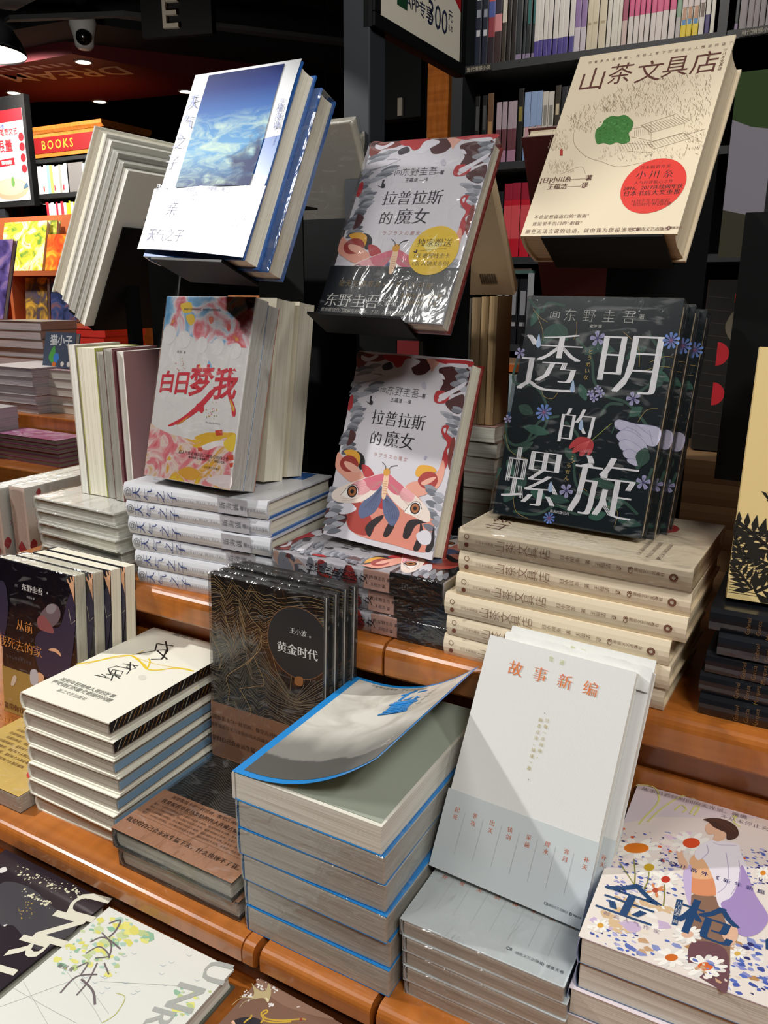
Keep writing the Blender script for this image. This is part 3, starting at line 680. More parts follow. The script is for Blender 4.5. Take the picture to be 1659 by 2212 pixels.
['M','#8E7A62',2.3,[495,1533,-20,26,913,1518,-6,31,936,1299,-25,41,1182,1565,-19,41,1313,1384,-12,21,1376,1530,-6,38,897,1553,-14,22,1275,1384,-10,24,167,1288,-14,26,629,1410,-25,41,1449,1336,1,22,176,1353,6,39,193,1218,-6,29,1407,1588,-7,40,1133,1359,6,25,1089,1271,2,35,1284,1402,-6,33,887,1651,-1,40,1081,1510,1,29,1189,1641,-5,33,741,1559,-2,34,1321,1537,-26,34,394,1426,8,27,1291,1512,-5,29,1251,1249,3,30,525,1527,-8,41,1130,1245,-19,31,479,1485,-11,33,1427,1427,-27,39,225,1206,-11,40,163,1316,-18,42,427,1482,-22,30,985,1390,5,33,349,1467,-6,25,485,1450,-2,34,1119,1505,8,19,1394,1318,-21,33,1322,1484,-4,38,1378,1434,-7,36,1233,1377,-6,40,1486,1194,-3,26,1380,1260,-17,31,892,1343,-16,40,263,1187,-24,40,315,1395,-8,41,1100,1250,-2,21,535,1355,-6,40,852,1541,-12,42,1417,1399,-9,32,810,1411,-19,30,692,1335,-8,37,248,1251,-10,44,489,1417,-24,39,1321,1439,-18,35,1312,1594,-2,23,549,1466,-10,38,322,1276,-21,34,699,1492,-9,24,981,1447,3,37,1256,1254,-19,42,1261,1604,-13,26,312,1180,-6,24,684,1375,-28,35,1396,1208,-21,36,819,1379,-21,23,210,1239,-5,24,375,1403,6,39,252,1389,6,34,564,1434,-10,35,185,1204,1,29,1098,1501,-21,32,199,1167,2,39,953,1505,-8,43,1166,1563,6,33,1198,1491,8,31,1181,1325,-7,21,584,1437,-27,34,925,1583,9,23,1014,1428,-12,44,1007,1368,8,18,976,1353,-15,22,405,1347,-28,41,861,1455,6,38,1014,1319,-22,36,244,1157,-19,25,801,1409,-18,29,841,1416,-16,36,849,1553,0,19,431,1509,-17,30,1351,1313,-20,39,284,1161,-15,45,459,1398,10,27,1466,1266,-9,34,706,1562,-21,23,737,1384,-13,35,716,1343,-6,43,1070,1581,-18,37,942,1525,-15,34,931,1401,-1,25,1478,1221,3,19,488,1430,-9,34,226,1365,-3,35,626,1441,-22,38,1188,1645,-18,33,1113,1590,-15,40,636,1383,7,28,1173,1254,-10,22,1238,1634,-20,30,1014,1554,-1,24,956,1656,-14,37,484,1507,-11,30,331,1216,-5,43,1334,1454,1,25,1285,1548,-13,29,647,1477,-20,39,886,1315,-11,38,1271,1536,-23,31,938,1256,2,20,889,1335,-27,37,1271,1624,-9,37,959,1579,-15,32,1130,1504,-10,36,790,1438,-1,40,708,1326,-1,38,1285,1257,8,27,1110,1315,-10,24,1175,1221,-14,25,676,1519,5,23,323,1234,1,21,749,1417,4,20,376,1398,-17,35,422,1432,-22,40,551,1407,4,24,1358,1237,-16,42,742,1563,-20,37,646,1427,-14,45,970,1583,-23,28,1213,1346,-6,23,541,1494,4,32,1420,1506,-12,38,175,1180,10,20,507,1356,-22,31,1408,1375,0,35,303,1181,-19,33,397,1181,-15,23,537,1429,-4,36,291,1303,-8,41,937,1688,-9,26,874,1477,-21,36,510,1449,-8,29,668,1381,-22,38,903,1362,-8,22,311,1412,2,24,868,1644,-19,24,632,1591,6,28,1022,1338,3,25,633,1614,-13,44,1197,1373,-8,28,600,1382,-23,32,1217,1294,-10,38,1333,1405,-11,23,1137,1227,-8,39,925,1599,-25,33,1033,1540,5,27,362,1138,-18,33,882,1433,-16,43,1227,1397,-16,26,1287,1551,-1,23,809,1640,-29,42,1395,1346,-14,37,648,1405,-1,23,715,1589,-10,25,794,1554,-9,36,218,1214,-17,34,746,1485,-4,38,1125,1461,10,33,669,1464,-3,32,820,1485,7,18,1143,1266,-1,36,545,1393,-26,31,787,1496,-21,31,440,1446,-13,23,1396,1209,1,28,1162,1581,-2,39,311,1191,-24,43,145,1284,-15,23,1356,1282,-13,34,190,1358,4,29,1426,1200,-11,27,1402,1239,-14,27,724,1579,12,21,931,1603,3,20,1069,1546,8,32,354,1222,9,19,434,1384,-2,24,457,1365,-1,34,1314,1390,-21,41,987,1565,-11,43,719,1436,-13,35,494,1480,-1,26,1099,1576,-13,25,1380,1201,-24,35,760,1584,-4,29,1038,1329,-10,40,1040,1450,2,33,388,1256,-21,39,1210,1310,-15,25,900,1460,-23,35,934,1296,-19,21,783,1480,-15,40,282,1161,-8,40,428,1481,-19,29,957,1449,-13,22,1176,1602,-21,37,1268,1306,-22,27,213,1254,8,22,761,1355,-28,40,337,1319,-14,23,232,1144,5,24,473,1394,-21,43,602,1485,12,17,681,1388,-26,36,1287,1393,5,25,1233,1497,-1,26,407,1281,-22,26,732,1525,-7,36,1237,1577,-17,37,595,1505,-26,26,1049,1568,-19,43,633,1347,6,19,552,1457,-18,27,1154,1443,-21,25,191,1328,-9,29,699,1428,-17,26,1113,1378,-21,27,1063,1503,-7,25,510,1458,-20,22,974,1431,8,24,1071,1265,-17,35,1441,1247,-13,22,689,1484,-23,28,767,1543,-21,32,395,1237,-21,30,658,1570,-4,33,998,1685,-11,22,627,1597,-8,32,546,1497,-28,40,853,1563,-6,31,1001,1255,-15,43,1169,1391,-5,29,1282,1489,3,20,783,1533,-6,24,387,1399,-2,20,840,1503,-18,36,872,1405,-6,43,563,1472,2,34,1076,1371,13,19,954,1465,-6,27,1127,1438,-18,28,396,1291,-23,23,310,1215,-24,38,733,1586,11,18,471,1405,-1,36,482,1355,-18,40,1289,1284,-8,36,997,1310,-1,27,984,1586,-24,34,1435,1203,-17,28,955,1508,14,17,1027,1640,-26,36,1404,1571,-18,33,759,1502,-14,40,503,1443,-5,44,667,1372,-2,23,354,1431,5,28,304,1330,-22,23,932,1564,-17,29,449,1517,-18,27,240,1345,-2,25,1278,1443,-8,29,238,1245,0,27,1419,1251,6,33,1050,1612,-24,23,248,1298,-2,32,156,1296,3,29,1241,1306,-3,37,1261,1316,2,36,686,1368,-10,21,864,1580,-15,36,1188,1511,-4,26,1308,1511,-23,36,876,1381,-21,24,592,1451,-24,29,563,1412,2,36,579,1349,-16,30,1373,1539,-7,24,509,1367,8,21,367,1244,-10,26,995,1285,5,29,839,1628,5,28,1003,1498,-16,35,892,1453,-22,29,929,1418,3,27,1475,1298,-15,42,367,1133,-14,42,1045,1259,6,29,1398,1595,7,22,1194,1469,-2,24,515,1376,-24,38,755,1557,4,36,906,1285,-1,27,256,1399,-13,41,289,1370,-10,36,1273,1629,5,29,1321,1326,-16,29,169,1274,-13,28,954,1373,-24,37,712,1594,-17,34,581,1528,10,32,595,1493,-17,37,727,1328,-12,33,1360,1488,-4,32,1022,1481,4,33,922,1484,-22,26,537,1364,-5,30,367,1161,-18,29,1262,1277,-2,22,1268,1623,-15,37,998,1533,12,17,966,1475,-12,28,1033,1411,10,37,687,1326,-5,43,244,1270,-9,26,1409,1533,-15,30,1060,1655,-18,34,1082,1573,3,35,315,1287,-24,41,1259,1653,-13,33,329,1192,-14,24,841,1621,-20,27,1128,1573,-14,26,737,1426,-4,23,1214,1604,8,24,986,1297,10,17,391,1185,4,23,782,1656,-26,42,1026,1301,-21,21,454,1503,5,28,1045,1282,8,27,1316,1477,-11,26,615,1456,-11,31,684,1619,-1,30,846,1501,-21,30,549,1426,-15,32,164,1258,3,31,1388,1473,-5,26,949,1420,-15,33,1072,1669,-22,26,1175,1484,4,24,980,1655,12,22,1193,1381,-17,20,965,1437,10,17,1400,1304,-12,37,705,1378,15,17,1158,1479,-1,29,674,1588,-10,22,339,1180,0,23,300,1333,6,37,881,1314,-17,30,195,1263,-15,44,807,1377,-7,23,1072,1615,-7,28,362,1342,-5,30,933,1310,-12,32,1411,1483,-3,25,1108,1421,-22,40,653,1363,-10,34,1472,1225,-8,25,1078,1645,-9,21,1065,1427,-6,23,1423,1295,-3,35,417,1424,-4,23,1155,1413,8,31,1056,1557,7,23,434,1517,-9,28,446,1493,-10,28,503,1410,-1,38,1277,1386,-5,32,1057,1266,1,20,1356,1482,-1,28,645,1359,7,29,573,1513,1,38,948,1660,1,30,357,1134,-9,22,960,1663,-25,41,1083,1293,4,20,795,1589,-9,32,685,1448,-23,33,1427,1381,-20,27,1116,1251,10,35,1323,1231,-23,31,1054,1407,2,21,871,1265,-29,39,1343,1630,-20,34,830,1423,7,18,268,1189,13,25,566,1473,-20,25,910,1449,-12,31,359,1417,-20,40,554,1504,-6,33,377,1393,-19,39,1060,1324,-13,38,441,1469,-6,29,1431,1453,-18,36,606,1339,-16,35,1110,1467,-2,29,598,1581,4,22,1352,1216,2,36,365,1218,7,20,1077,1281,4,29,593,1559,-9,22,389,1352,-24,25,324,1271,-9,39,880,1270,-22,22,564,1347,9,21,577,1405,-16,44,753,1409,5,22,1440,1199,-19,27,205,1333,-16,26,168,1300,1,34,716,1573,-23,21,488,1379,-15,36,543,1464,6,27,843,1475,-9,26,1414,1257,1,28,1411,1499,-15,25,864,1612,7,19,1022,1532,-9,42,800,1505,-23,25,908,1402,-14,33,786,1396,6,26,292,1188,-17,40,792,1485,-2,31,749,1535,4,26,391,1406,3,41,1369,1338,2,36,1151,1604,2,23,1291,1646,-11,39,990,1275,10,18,966,1643,13,22,424,1230,5,33,343,1212,-22,37,1219,1271,-3,34,772,1500,-16,25,1150,1579,-2,35,795,1532,-20,36,1096,1252,-12,41,1008,1251,1,25,823,1461,-20,31,785,1355,-21,35,444,1442,-27,29,881,1269,-4,29,445,1407,4,27,1072,1336,-8,42,1296,1544,-2,31,436,1205,-28,33,511,1356,-4,38,1015,1366,-8,23,810,1273,3,19,505,1362,-14,32,920,1353,-12,37,892,1667,-2,21,709,1641,-23,31,334,1146,3,32,302,1336,-15,33,667,1477,1,35,1062,1483,-13,31,562,1386,-16,40,733,1458,5,26,1380,1206,-1,33,1086,1553,3,33,1009,1491,-8,38,901,1254,-9,21,710,1347,-14,26,243,1238,7,27,939,1366,2,32,481,1358,-10,45,363,1197,-16,44,503,1395,-6,25,1008,1282,-7,38,655,1571,-6,33,1453,1372,4,32,244,1314,-2,40,617,1511,-10,21,644,1383,-25,41,1338,1535,-19,22,1213,1334,-17,36,213,1181,0,35,1037,1536,2,28,545,1438,2,32,1407,1528,-14,23,1390,1483,-13,39,1366,1342,-21,36,1252,1564,-17,37,232,1210,-21,32,856,1640,-27,42,970,1298,-23,21,1013,1612,-16,37,559,1433,-15,29,589,1512,-15,22,553,1395,-23,42,755,1446,-13,38,976,1388,-1,29,651,1436,-10,33,1225,1262,-20,27,217,1186,-5,25,1324,1276,-2,36,725,1487,-6,44,1387,1269,-26,40,854,1452,-12,32,1394,1592,6,19,662,1390,-24,42,736,1349,-3,24,989,1593,-9,28,913,1402,-27,34,398,1469,-4,42,826,1632,-8,39,1123,1334,-28,37,319,1378,-28,31,1379,1494,-11,24,987,1408,2,29,670,1328,-13,25,839,1265,-22,42,970,1664,-20,27,1275,1345,9,29,661,1363,-13,33,645,1426,-31,42,610,1490,-22,42,398,1297,-7,34,432,1472,-7,41,184,1315,-8,36,1152,1330,-7,38,325,1395,-32,40,601,1574,-21,33,1288,1640,-20,24,284,1361,-5,25,827,1510,-19,32,645,1446,-21,24,539,1575,7,26,900,1271,-23,36,645,1366,3,24,541,1349,1,40,395,1336,9,20,1458,1299,2,30,1449,1233,-5,42,1262,1367,4,25,836,1620,-4,33,493,1459,-8,31,1328,1207,-18,36,444,1175,-18,29]],
['M','#6E5C48',2.6,[134,1328,-37,38,1461,1342,-26,34,794,1364,11,38,547,1452,-19,46,995,1624,9,32,907,1615,-31,34,1108,1422,5,28,254,1398,-14,54,898,1306,-24,52,176,1302,-36,32,794,1614,-3,40,332,1228,3,46,946,1300,3,36,1174,1388,-18,45,490,1384,-8,31,342,1249,-1,55,515,1428,-8,43,1349,1431,-15,40,1404,1600,-22,52,327,1401,-18,57,701,1524,-12,36,193,1168,-14,35,1342,1314,-26,34,734,1408,-27,39,374,1197,-38,51,797,1294,3,28,927,1474,-15,36,931,1658,12,42,576,1358,15,26,761,1602,-9,58,468,1393,-28,56,1116,1532,-16,53,707,1597,-37,56,806,1395,-17,36,1435,1361,-27,46,976,1339,-8,60,686,1389,-18,42,970,1529,-19,56,1070,1299,-14,37,521,1536,9,36,600,1563,-32,59,252,1330,-6,58,599,1439,-28,44,519,1354,-36,54,541,1515,-38,56,872,1679,-12,40,199,1266,-14,42,1398,1253,-14,55,282,1253,-36,43,410,1129,-9,62,1153,1384,-12,51,371,1280,-19,55,1053,1427,9,28,312,1430,-23,40,711,1459,-14,56,1132,1688,-17,59,234,1319,1,50,682,1434,-25,38,977,1645,-32,47,843,1680,16,34,399,1183,7,48,1270,1236,-26,34,1333,1438,-27,36,1017,1359,1,41,739,1501,-15,54,572,1405,-33,43,569,1581,-37,60,1181,1667,-20,40,348,1255,7,32,261,1409,-4,52,1125,1650,-30,54,1082,1550,-16,45,1152,1564,6,44,1454,1215,-19,34,1148,1629,-25,57,996,1599,11,40,212,1304,-29,63,958,1318,-36,51,562,1511,-37,43,844,1501,-7,29,1004,1537,-12,38,214,1302,-23,32,718,1642,6,39,775,1656,-28,47,769,1516,-2,53,1288,1254,1,41,848,1424,-11,58,243,1198,-10,61,222,1260,-12,36,836,1614,-2,51,152,1291,1,54,470,1519,5,29,1373,1407,-30,38,326,1165,7,39,509,1368,-32,43,752,1476,-7,60,1374,1273,-26,43,996,1412,-13,39,161,1325,-29,59,197,1310,-27,61,457,1506,15,46,785,1354,3,35,846,1389,-16,34,1384,1539,-23,59,1399,1265,7,42,273,1205,13,27,255,1204,-14,65,743,1381,-1,40,925,1660,7,49,714,1563,-14,48]],
['M','#8E7A62',2.2,[633,934,-9,17,743,866,2,22,594,815,-1,22,849,868,-11,13,1133,765,-2,24,1347,761,7,10,1070,808,4,16,579,821,2,22,1262,774,4,22,871,912,-13,28,880,875,-4,17,874,896,-5,25,862,778,-11,16,566,897,1,19,983,867,-8,18,811,804,2,21,1272,777,-18,23,1261,744,-3,20,1076,812,-8,19,804,782,-13,24,767,892,-8,18,1120,767,8,22,785,805,-12,14,663,798,-11,20,575,827,-12,24,968,843,-11,13,1010,773,-6,23,1127,846,2,18,985,865,-6,18,1184,836,-18,27,1191,751,-6,15,608,850,3,17,745,894,-18,21,903,859,2,22,984,890,-15,24,612,837,-11,26,1144,856,-9,25,1309,801,-17,25,610,895,-11,17,625,885,-13,22,1084,882,-9,20,1208,848,0,17,1187,886,-5,23,1333,778,-14,20,798,842,-12,18,589,921,7,23,903,773,-12,26,716,927,-19,25,1057,831,-10,14,677,847,-1,25,669,888,-11,13,1271,785,0,25,1251,767,-1,17,620,827,0,17,932,787,6,23,1299,839,-8,23,1330,805,-10,13,926,898,-5,24,1251,818,-12,25,1026,844,-11,14,646,922,-12,26,1075,776,-7,17,1245,801,1,13,726,866,6,20,760,917,-7,27,723,898,-21,24,1254,859,-13,15,1080,769,-3,21,812,812,-8,23,1277,831,6,14,1083,852,-18,22,748,910,-4,24,783,870,6,22,1355,789,5,18,826,864,-7,23,1269,780,-15,18,933,790,-5,22,1022,806,-3,16,663,870,9,15,1034,828,-11,25,623,903,-12,16,630,861,-12,22,1072,830,-5,20,1113,863,-1,26,1068,820,-1,17,928,806,-6,27,1352,804,7,15,616,934,-2,22,1195,825,0,21,1018,808,-9,23,1133,832,6,13,977,855,-7,15,1130,868,1,14,1239,881,9,16,1082,832,-13,19,1251,865,-5,21,1209,802,-5,21,789,844,-2,21,955,866,-15,19,914,826,-9,20,1219,773,-6,20,830,882,-2,23,789,800,-7,19,896,831,-5,21,1337,772,-7,12,619,820,-14,16,982,787,-16,13,600,893,-2,23,1257,799,6,14,869,847,-9,19,729,857,-1,21,629,901,-13,23,759,826,-3,28,857,775,-5,16,639,842,-17,14,996,876,-8,19,692,833,7,17,1012,804,6,15,1181,872,-12,15,1014,862,3,22,1322,812,1,17,672,838,7,15,988,854,-3,13,959,835,-10,16,885,878,-5,23,924,800,-8,21,764,881,4,21,697,840,-15,15,599,809,6,11,1165,797,-10,13,767,813,-2,20,1215,801,-6,14,720,853,-4,23,1030,810,-4,21,1292,742,4,21,1005,868,-11,16,1065,821,-3,16,822,820,2,16,928,849,-1,24,1227,783,5,17,1087,851,1,20,984,853,-17,19,1315,856,7,21,775,919,0,16,1326,782,6,14,961,893,-9,25,809,826,-14,14,1041,817,-3,26,1153,811,1,16,1018,818,8,11]],
['M','#8E7A62',2.2,[1481,1021,-10,24,1474,992,-11,22,1396,989,-14,16,1337,1014,-3,28,1445,957,-6,19,1443,1103,8,14,1417,1137,-9,20,1357,1141,-13,28,1409,941,-5,28,1478,890,8,18,1386,1170,-11,25,1356,931,-16,21,1480,963,-11,17,1423,1045,5,16,1425,853,-12,23,1481,854,-17,25,1429,947,-4,14,1341,1092,-13,16,1337,1014,-1,15,1409,1164,-13,19,1459,1009,-4,14,1453,1051,-1,20,1385,1140,-13,28,1497,992,1,21,1372,969,-4,15,1341,1159,1,18,1459,1004,-9,14,1296,1191,9,19,1487,995,-5,21,1421,1047,-4,24,1364,1024,-5,15,1391,942,-15,30,1452,929,5,19,1419,925,-15,17,1443,931,2,23,1359,964,5,19,1405,1047,-17,27,1370,1183,-1,24,1403,857,-13,21,1335,1106,-14,15,1451,953,-7,20,1446,862,-4,26,1433,1081,-14,25,1392,1153,-4,26,1445,964,-17,25,1304,1190,-5,24,1328,1172,4,23,1388,929,-19,18,1442,1176,-12,26,1334,1173,5,26,1383,1165,0,26,1454,1011,5,18,1462,910,1,18,1507,873,-9,24,1475,848,-4,26,1374,960,-9,19,1412,933,-4,15,1483,920,7,13,1373,1033,-6,17,1328,1041,-20,23,1433,999,-15,21,1354,1119,-13,20,1442,951,-9,18,1424,1119,-3,27,1456,866,9,16,1386,974,-15,16,1426,1054,7,20,1369,1083,-21,27,1332,1197,3,23,1449,847,-16,23,1375,872,-6,15,1304,1173,3,27,1378,1163,0,25,1440,990,-15,15,1381,1093,0,23,1312,1166,1,21,1416,1051,-13,26,1401,981,-2,20,1429,862,-6,21,1334,1018,-19,22,1391,1119,-7,26,1372,899,-9,19,1394,1160,2,18,1338,1038,3,14,1433,964,-17,23,1324,1191,1,26,1442,1114,-10,24,1437,995,-12,16,1348,993,-13,28,1399,852,-7,20,1371,1087,-16,14,1402,1023,-10,28,1441,907,-8,27,1411,931,-12,21,1370,943,-13,27,1467,867,0,25,1483,862,-2,23,1460,856,-13,22,1402,941,-6,17,1421,1051,0,15]],
['M','#8E7A62',2.2,[163,953,-16,25,116,1066,-3,30,101,995,-1,32,3,1146,0,31,37,1078,6,22,200,961,-11,19,133,1007,-16,31,183,950,-16,27,199,1007,-15,18,50,1057,-13,17,151,991,-18,31,68,1064,-5,29,164,1008,-13,32,3,1178,0,17,28,1085,1,25,3,1150,0,16,3,1121,0,18,17,1042,5,27,26,1048,-7,26,144,968,2,20,14,1062,-11,21,20,985,-17,24,22,1012,-5,25,21,1069,-18,22,112,1032,4,18,51,1018,-12,19,100,990,-5,23,93,1126,-5,16,68,1129,-12,19,78,1178,-14,19,172,1019,1,16,56,1071,4,28,3,1192,0,15,38,1161,1,19,51,992,-16,19,75,955,2,20,219,950,-4,16,101,1072,7,26,74,958,-7,19,204,990,4,14,167,1109,1,22,126,969,0,28,18,1111,-15,23,24,966,4,15,64,1008,-16,23,84,1157,-10,28,107,953,-8,16,179,1051,-13,30,44,984,3,25,142,1049,-13,30,179,958,-17,26,4,1190,6,24,56,1087,-3,26,132,1074,5,26,26,1097,-13,29,218,963,7,25,114,1163,-7,17,165,1092,-18,25,90,965,-2,17,15,1032,-4,24,102,974,-22,28,45,1113,-12,29,16,1063,-4,27,72,1043,-19,24,113,1076,-19,28,28,1144,-4,17,16,1047,6,23,191,979,-16,32,191,1028,-3,16,41,1137,-2,26,143,1181,-18,22,174,1069,-1,20,139,1113,0,25,3,1112,0,17,199,1039,-2,25,56,1125,-16,28,3,1169,0,29,143,1008,-12,15,66,1181,-20,21,70,1137,-23,31,217,962,-20,30,3,1163,0,31,150,1106,2,29,204,998,4,21,136,965,-9,23,181,1013,-4,28,51,1026,-4,29,103,987,-19,19,47,1037,1,29,3,1128,0,28,216,972,-5,29,109,1026,8,16,12,1028,-3,28,123,1145,-14,25,52,978,-12,31,30,1028,-1,22,58,1135,-1,29,25,984,-18,29,63,1051,-15,31,112,997,-20,18,125,1177,-19,21,186,977,-10,21,157,1026,-17,21,89,1057,-3,23,171,1020,-17,20,176,1088,8,24,83,1013,-2,24,133,1023,-7,25,91,1027,-2,20,75,963,-10,32]],
['M','#8E7A62',2.2,[313,694,-9,20,99,777,-10,29,215,802,-11,21,194,756,-7,23,94,763,-11,21,311,679,1,20,121,727,-15,22,169,704,2,13,203,780,-3,23,339,753,-6,22,173,695,-17,22,347,692,3,20,148,807,-4,22,365,699,-4,20,346,695,-10,23,191,720,-6,21,273,688,4,17,286,724,-14,17,247,799,-12,18,253,698,-2,25,186,766,-6,25,351,688,-10,16,121,743,-13,23,231,747,-6,26,289,718,1,22,94,824,-4,17,338,774,-8,29,113,797,-3,19,134,699,-5,17,324,802,-6,21,190,690,-2,14,166,686,-13,18,183,752,-11,21,198,801,-5,22,284,755,-6,15,162,770,-13,28,167,750,-7,20,119,754,2,27,110,767,-5,28,233,698,-17,23,313,747,6,18,278,746,-12,25,317,784,-4,20,165,756,-8,20,298,724,-13,17,168,768,-5,29,145,789,-11,24,95,749,-7,29,148,829,-18,24,280,770,1,15,241,747,-3,26,264,722,-7,22,322,815,-11,18,301,725,-13,26,78,834,0,22,218,767,0,22,286,753,6,19,156,787,9,12,223,763,-8,28,228,705,-8,22,230,762,5,19,180,762,-11,18,96,782,-13,14,324,772,-10,18,274,777,1,13,333,717,-9,19,213,786,-5,27,155,748,0,21,338,683,-11,29,243,747,2,20,254,785,-15,25,319,711,10,12,187,694,-12,25,109,804,3,13,215,799,5,12,171,828,7,22,99,698,-11,25,220,809,-8,15,203,691,-12,24,190,713,-7,26,132,753,-13,28,180,740,-13,27,256,804,-2,20,127,811,3,23,282,763,-7,24,212,712,-10,15,79,805,-17,18,307,813,0,23,170,794,-3,13,124,734,6,16,288,771,-7,20,324,781,-3,20,308,741,-8,24,207,682,-12,23,277,752,-5,23,317,759,2,20,294,750,-15,24,125,766,-4,26,173,776,1,17,120,772,8,22,282,721,2,14,295,817,-8,28,243,791,-16,21,214,742,-18,25,148,804,-10,26,186,780,-7,28,359,691,-7,28,137,724,-15,24,168,700,-11,20,84,795,-9,26]],
['L','#8E7A62',3,[235,1143,284,1008,438,866,607,795,799,723,1077,757,1302,698],1],
['L','#8E7A62',3,[234,679,418,752,494,661],1],
['L','#8E7A62',3.5,[897,1163,995,1081],0],
['L','#8E7A62',2.5,[999,958,1057,903],0],
['L','#8E7A62',3.5,[922,1167,1019,1087],0],
['L','#8E7A62',2.5,[1024,964,1081,909],0],
['L','#8E7A62',3.5,[947,1172,1044,1093],0],
['L','#8E7A62',2.5,[1048,970,1105,915],0],
['L','#8E7A62',3.5,[972,1177,1068,1098],0],
['L','#8E7A62',2.5,[1072,976,1129,921],0],
['L','#8E7A62',3.5,[996,1182,1092,1104],0],
['L','#8E7A62',2.5,[1097,982,1153,928],0],
['L','#8E7A62',3.5,[1021,1186,1116,1110],0],
['L','#8E7A62',2.5,[1121,988,1177,934],0],
['L','#8E7A62',3.5,[1046,1191,1140,1116],0],
['L','#8E7A62',2.5,[1145,995,1201,940],0],
['L','#8E7A62',3.5,[1070,1195,1164,1122],0],
['L','#8E7A62',2.5,[1169,1001,1225,946],0],
['L','#8E7A62',3.5,[1095,1200,1188,1128],0],
['L','#8E7A62',2.5,[1193,1007,1249,952],0],
['L','#8E7A62',3.5,[1119,1205,1212,1134],0],
['L','#8E7A62',2.5,[1216,1013,1272,958],0],
['L','#8E7A62',3.5,[1143,1209,1236,1139],0],
['L','#8E7A62',2.5,[1240,1018,1296,964],0],
['L','#8E7A62',3.5,[1168,1214,1259,1145],0],
['L','#8E7A62',2.5,[1264,1024,1320,970],0],
['L','#8E7A62',3.5,[1192,1218,1283,1151],0],
['L','#8E7A62',2.5,[1288,1030,1343,976],0],
['L','#8E7A62',3.5,[1216,1223,1307,1157],0],
['L','#8E7A62',2.5,[1311,1036,1367,982],0],
['L','#8E7A62',3.5,[1240,1228,1330,1162],0],
['L','#8E7A62',2.5,[1335,1042,1390,988],0],
['L','#8E7A62',2.5,[718,978,779,894],0],
['L','#8E7A62',2.5,[744,980,806,896],0],
['L','#8E7A62',2.5,[770,982,832,898],0],
['L','#8E7A62',2.5,[796,983,858,899],0],
['L','#8E7A62',2.5,[822,985,884,901],0],
['L','#8E7A62',2.5,[848,987,909,903],0],
['L','#8E7A62',2.5,[874,989,935,905],0],
['L','#8E7A62',2.5,[900,991,961,907],0],
['L','#8E7A62',2.5,[926,993,987,909],0],
['L','#8E7A62',2.5,[952,994,1012,911],0],
['L','#8E7A62',2.5,[977,996,1038,913],0],
['L','#8E7A62',2.5,[1003,998,1063,915],0],
['L','#8E7A62',3,[885,1164,1188,1257,1297,1149,1004,1074,885,1164],0],
['L','#8E7A62',3,[998,964,1303,1040,1366,974,1077,890,998,964],0],
['L','#8E7A62',3,[798,1131,982,1154,1028,983,828,1044],0],
['L','#8E7A62',3,[816,975,1052,939,1062,855,839,888],0],
['L','#8E7A62',3,[1005,1069,1032,969,1302,1045,1287,1145],0],
['L','#8E7A62',2.5,[839,1113,860,1041],0],
['L','#8E7A62',2.5,[858,1114,879,1042],0],
['L','#8E7A62',2.5,[876,1115,898,1043],0],
['L','#8E7A62',2.5,[895,1115,917,1044],0],
['L','#8E7A62',2.5,[914,1116,936,1045],0],
['L','#8E7A62',2.5,[933,1117,955,1046],0],
['L','#8E7A62',2.5,[952,1118,973,1047],0],
['L','#8E7A62',2.5,[970,1119,992,1048],0],
['L','#8E7A62',2.5,[989,1120,1011,1049],0],
['L','#8E7A62',3,[1311,1012,1483,1063],0],
['L','#8E7A62',3,[1372,911,1370,788],0],
['L','#8E7A62',3,[1437,946,1478,936],0],
['L','#8E7A62',3,[1459,814,1489,800],0],
['P','#3E7A34',[468,1078,457,1164,496,1203,509,1265,568,1304,633,1291,691,1302,755,1261,805,1200,810,1129,792,1089,825,1002,767,973,700,996,645,976,576,1002,515,996],1],
['O',['#2E5F27','#54904A'],[754,1196,61,591,1178,61,688,1239,77,516,1187,66,658,1031,88,651,1020,63,554,1110,91,711,1124,87,618,1033,88,736,1114,96,661,1028,73,768,1161,76,663,1119,93,728,1195,86,643,1153,57,797,1007,86,637,1227,67,562,1234,70,595,1156,54,556,1038,79,556,1152,70,617,1208,89,782,1089,98,740,1114,76,692,1157,54,647,1060,85,520,1070,54,627,1207,66,566,1113,87,759,1119,53,472,1243,58,528,1190,59,740,1154,74,709,1197,76,498,1150,99,650,1176,83,642,1132,83,731,1035,99,802,1047,84,714,1194,60,742,1137,51,694,1209,64,751,1191,91,588,1071,70,672,1087,87,562,1101,60,580,1075,59,591,1225,81,532,1174,101,625,1133,52,543,1231,83,514,1218,59,725,1090,65,570,1190,79,640,1215,58,666,1179,84,516,1236,55,753,1113,51,605,1106,62,712,1237,77,645,1202,101,632,1216,89,507,1104,94,654,1239,54,764,1042,63,792,1047,55,729,1233,66,533,1209,77,530,1037,62,688,1161,97]],
['P','#B0352B',[147,954,157,976,179,951,196,891,164,894],0],
['P','#D9372B',[1455,499,1452,539,1444,579,1429,617,1410,653,1385,685,1357,714,1324,739,1288,758,1250,772,1210,781,1170,784,1129,781,1089,772,1051,758,1015,739,983,714,954,685,930,653,910,617,896,579,887,539,884,499,887,458,896,418,910,380,930,344,954,312,983,283,1015,258,1051,239,1089,225,1129,216,1170,213,1210,216,1250,225,1288,239,1324,258,1357,283,1385,312,1410,344,1429,380,1444,418,1452,458],0],
['T', '#3A1512', '日本畅销作家', 1145, 697, 41, 's', 1.3, 1, 0, 0],
['T', '#3A1512', '小 川 糸', 1155, 618, 95, 's', 1.0, 1, 0, 0],
['T', '#3A1512', '人气好评暖心之作', 1166, 537, 41, 's', 1.15, 1, 0, 0],
['T', '#3A1512', '2016、2017连续两年获', 1174, 482, 53, 'S', 1.0, 1, 0, 0],
['T', '#3A1512', '日本书店大奖重推', 1181, 426, 60, 'S', 1.15, 1, 0, 0],
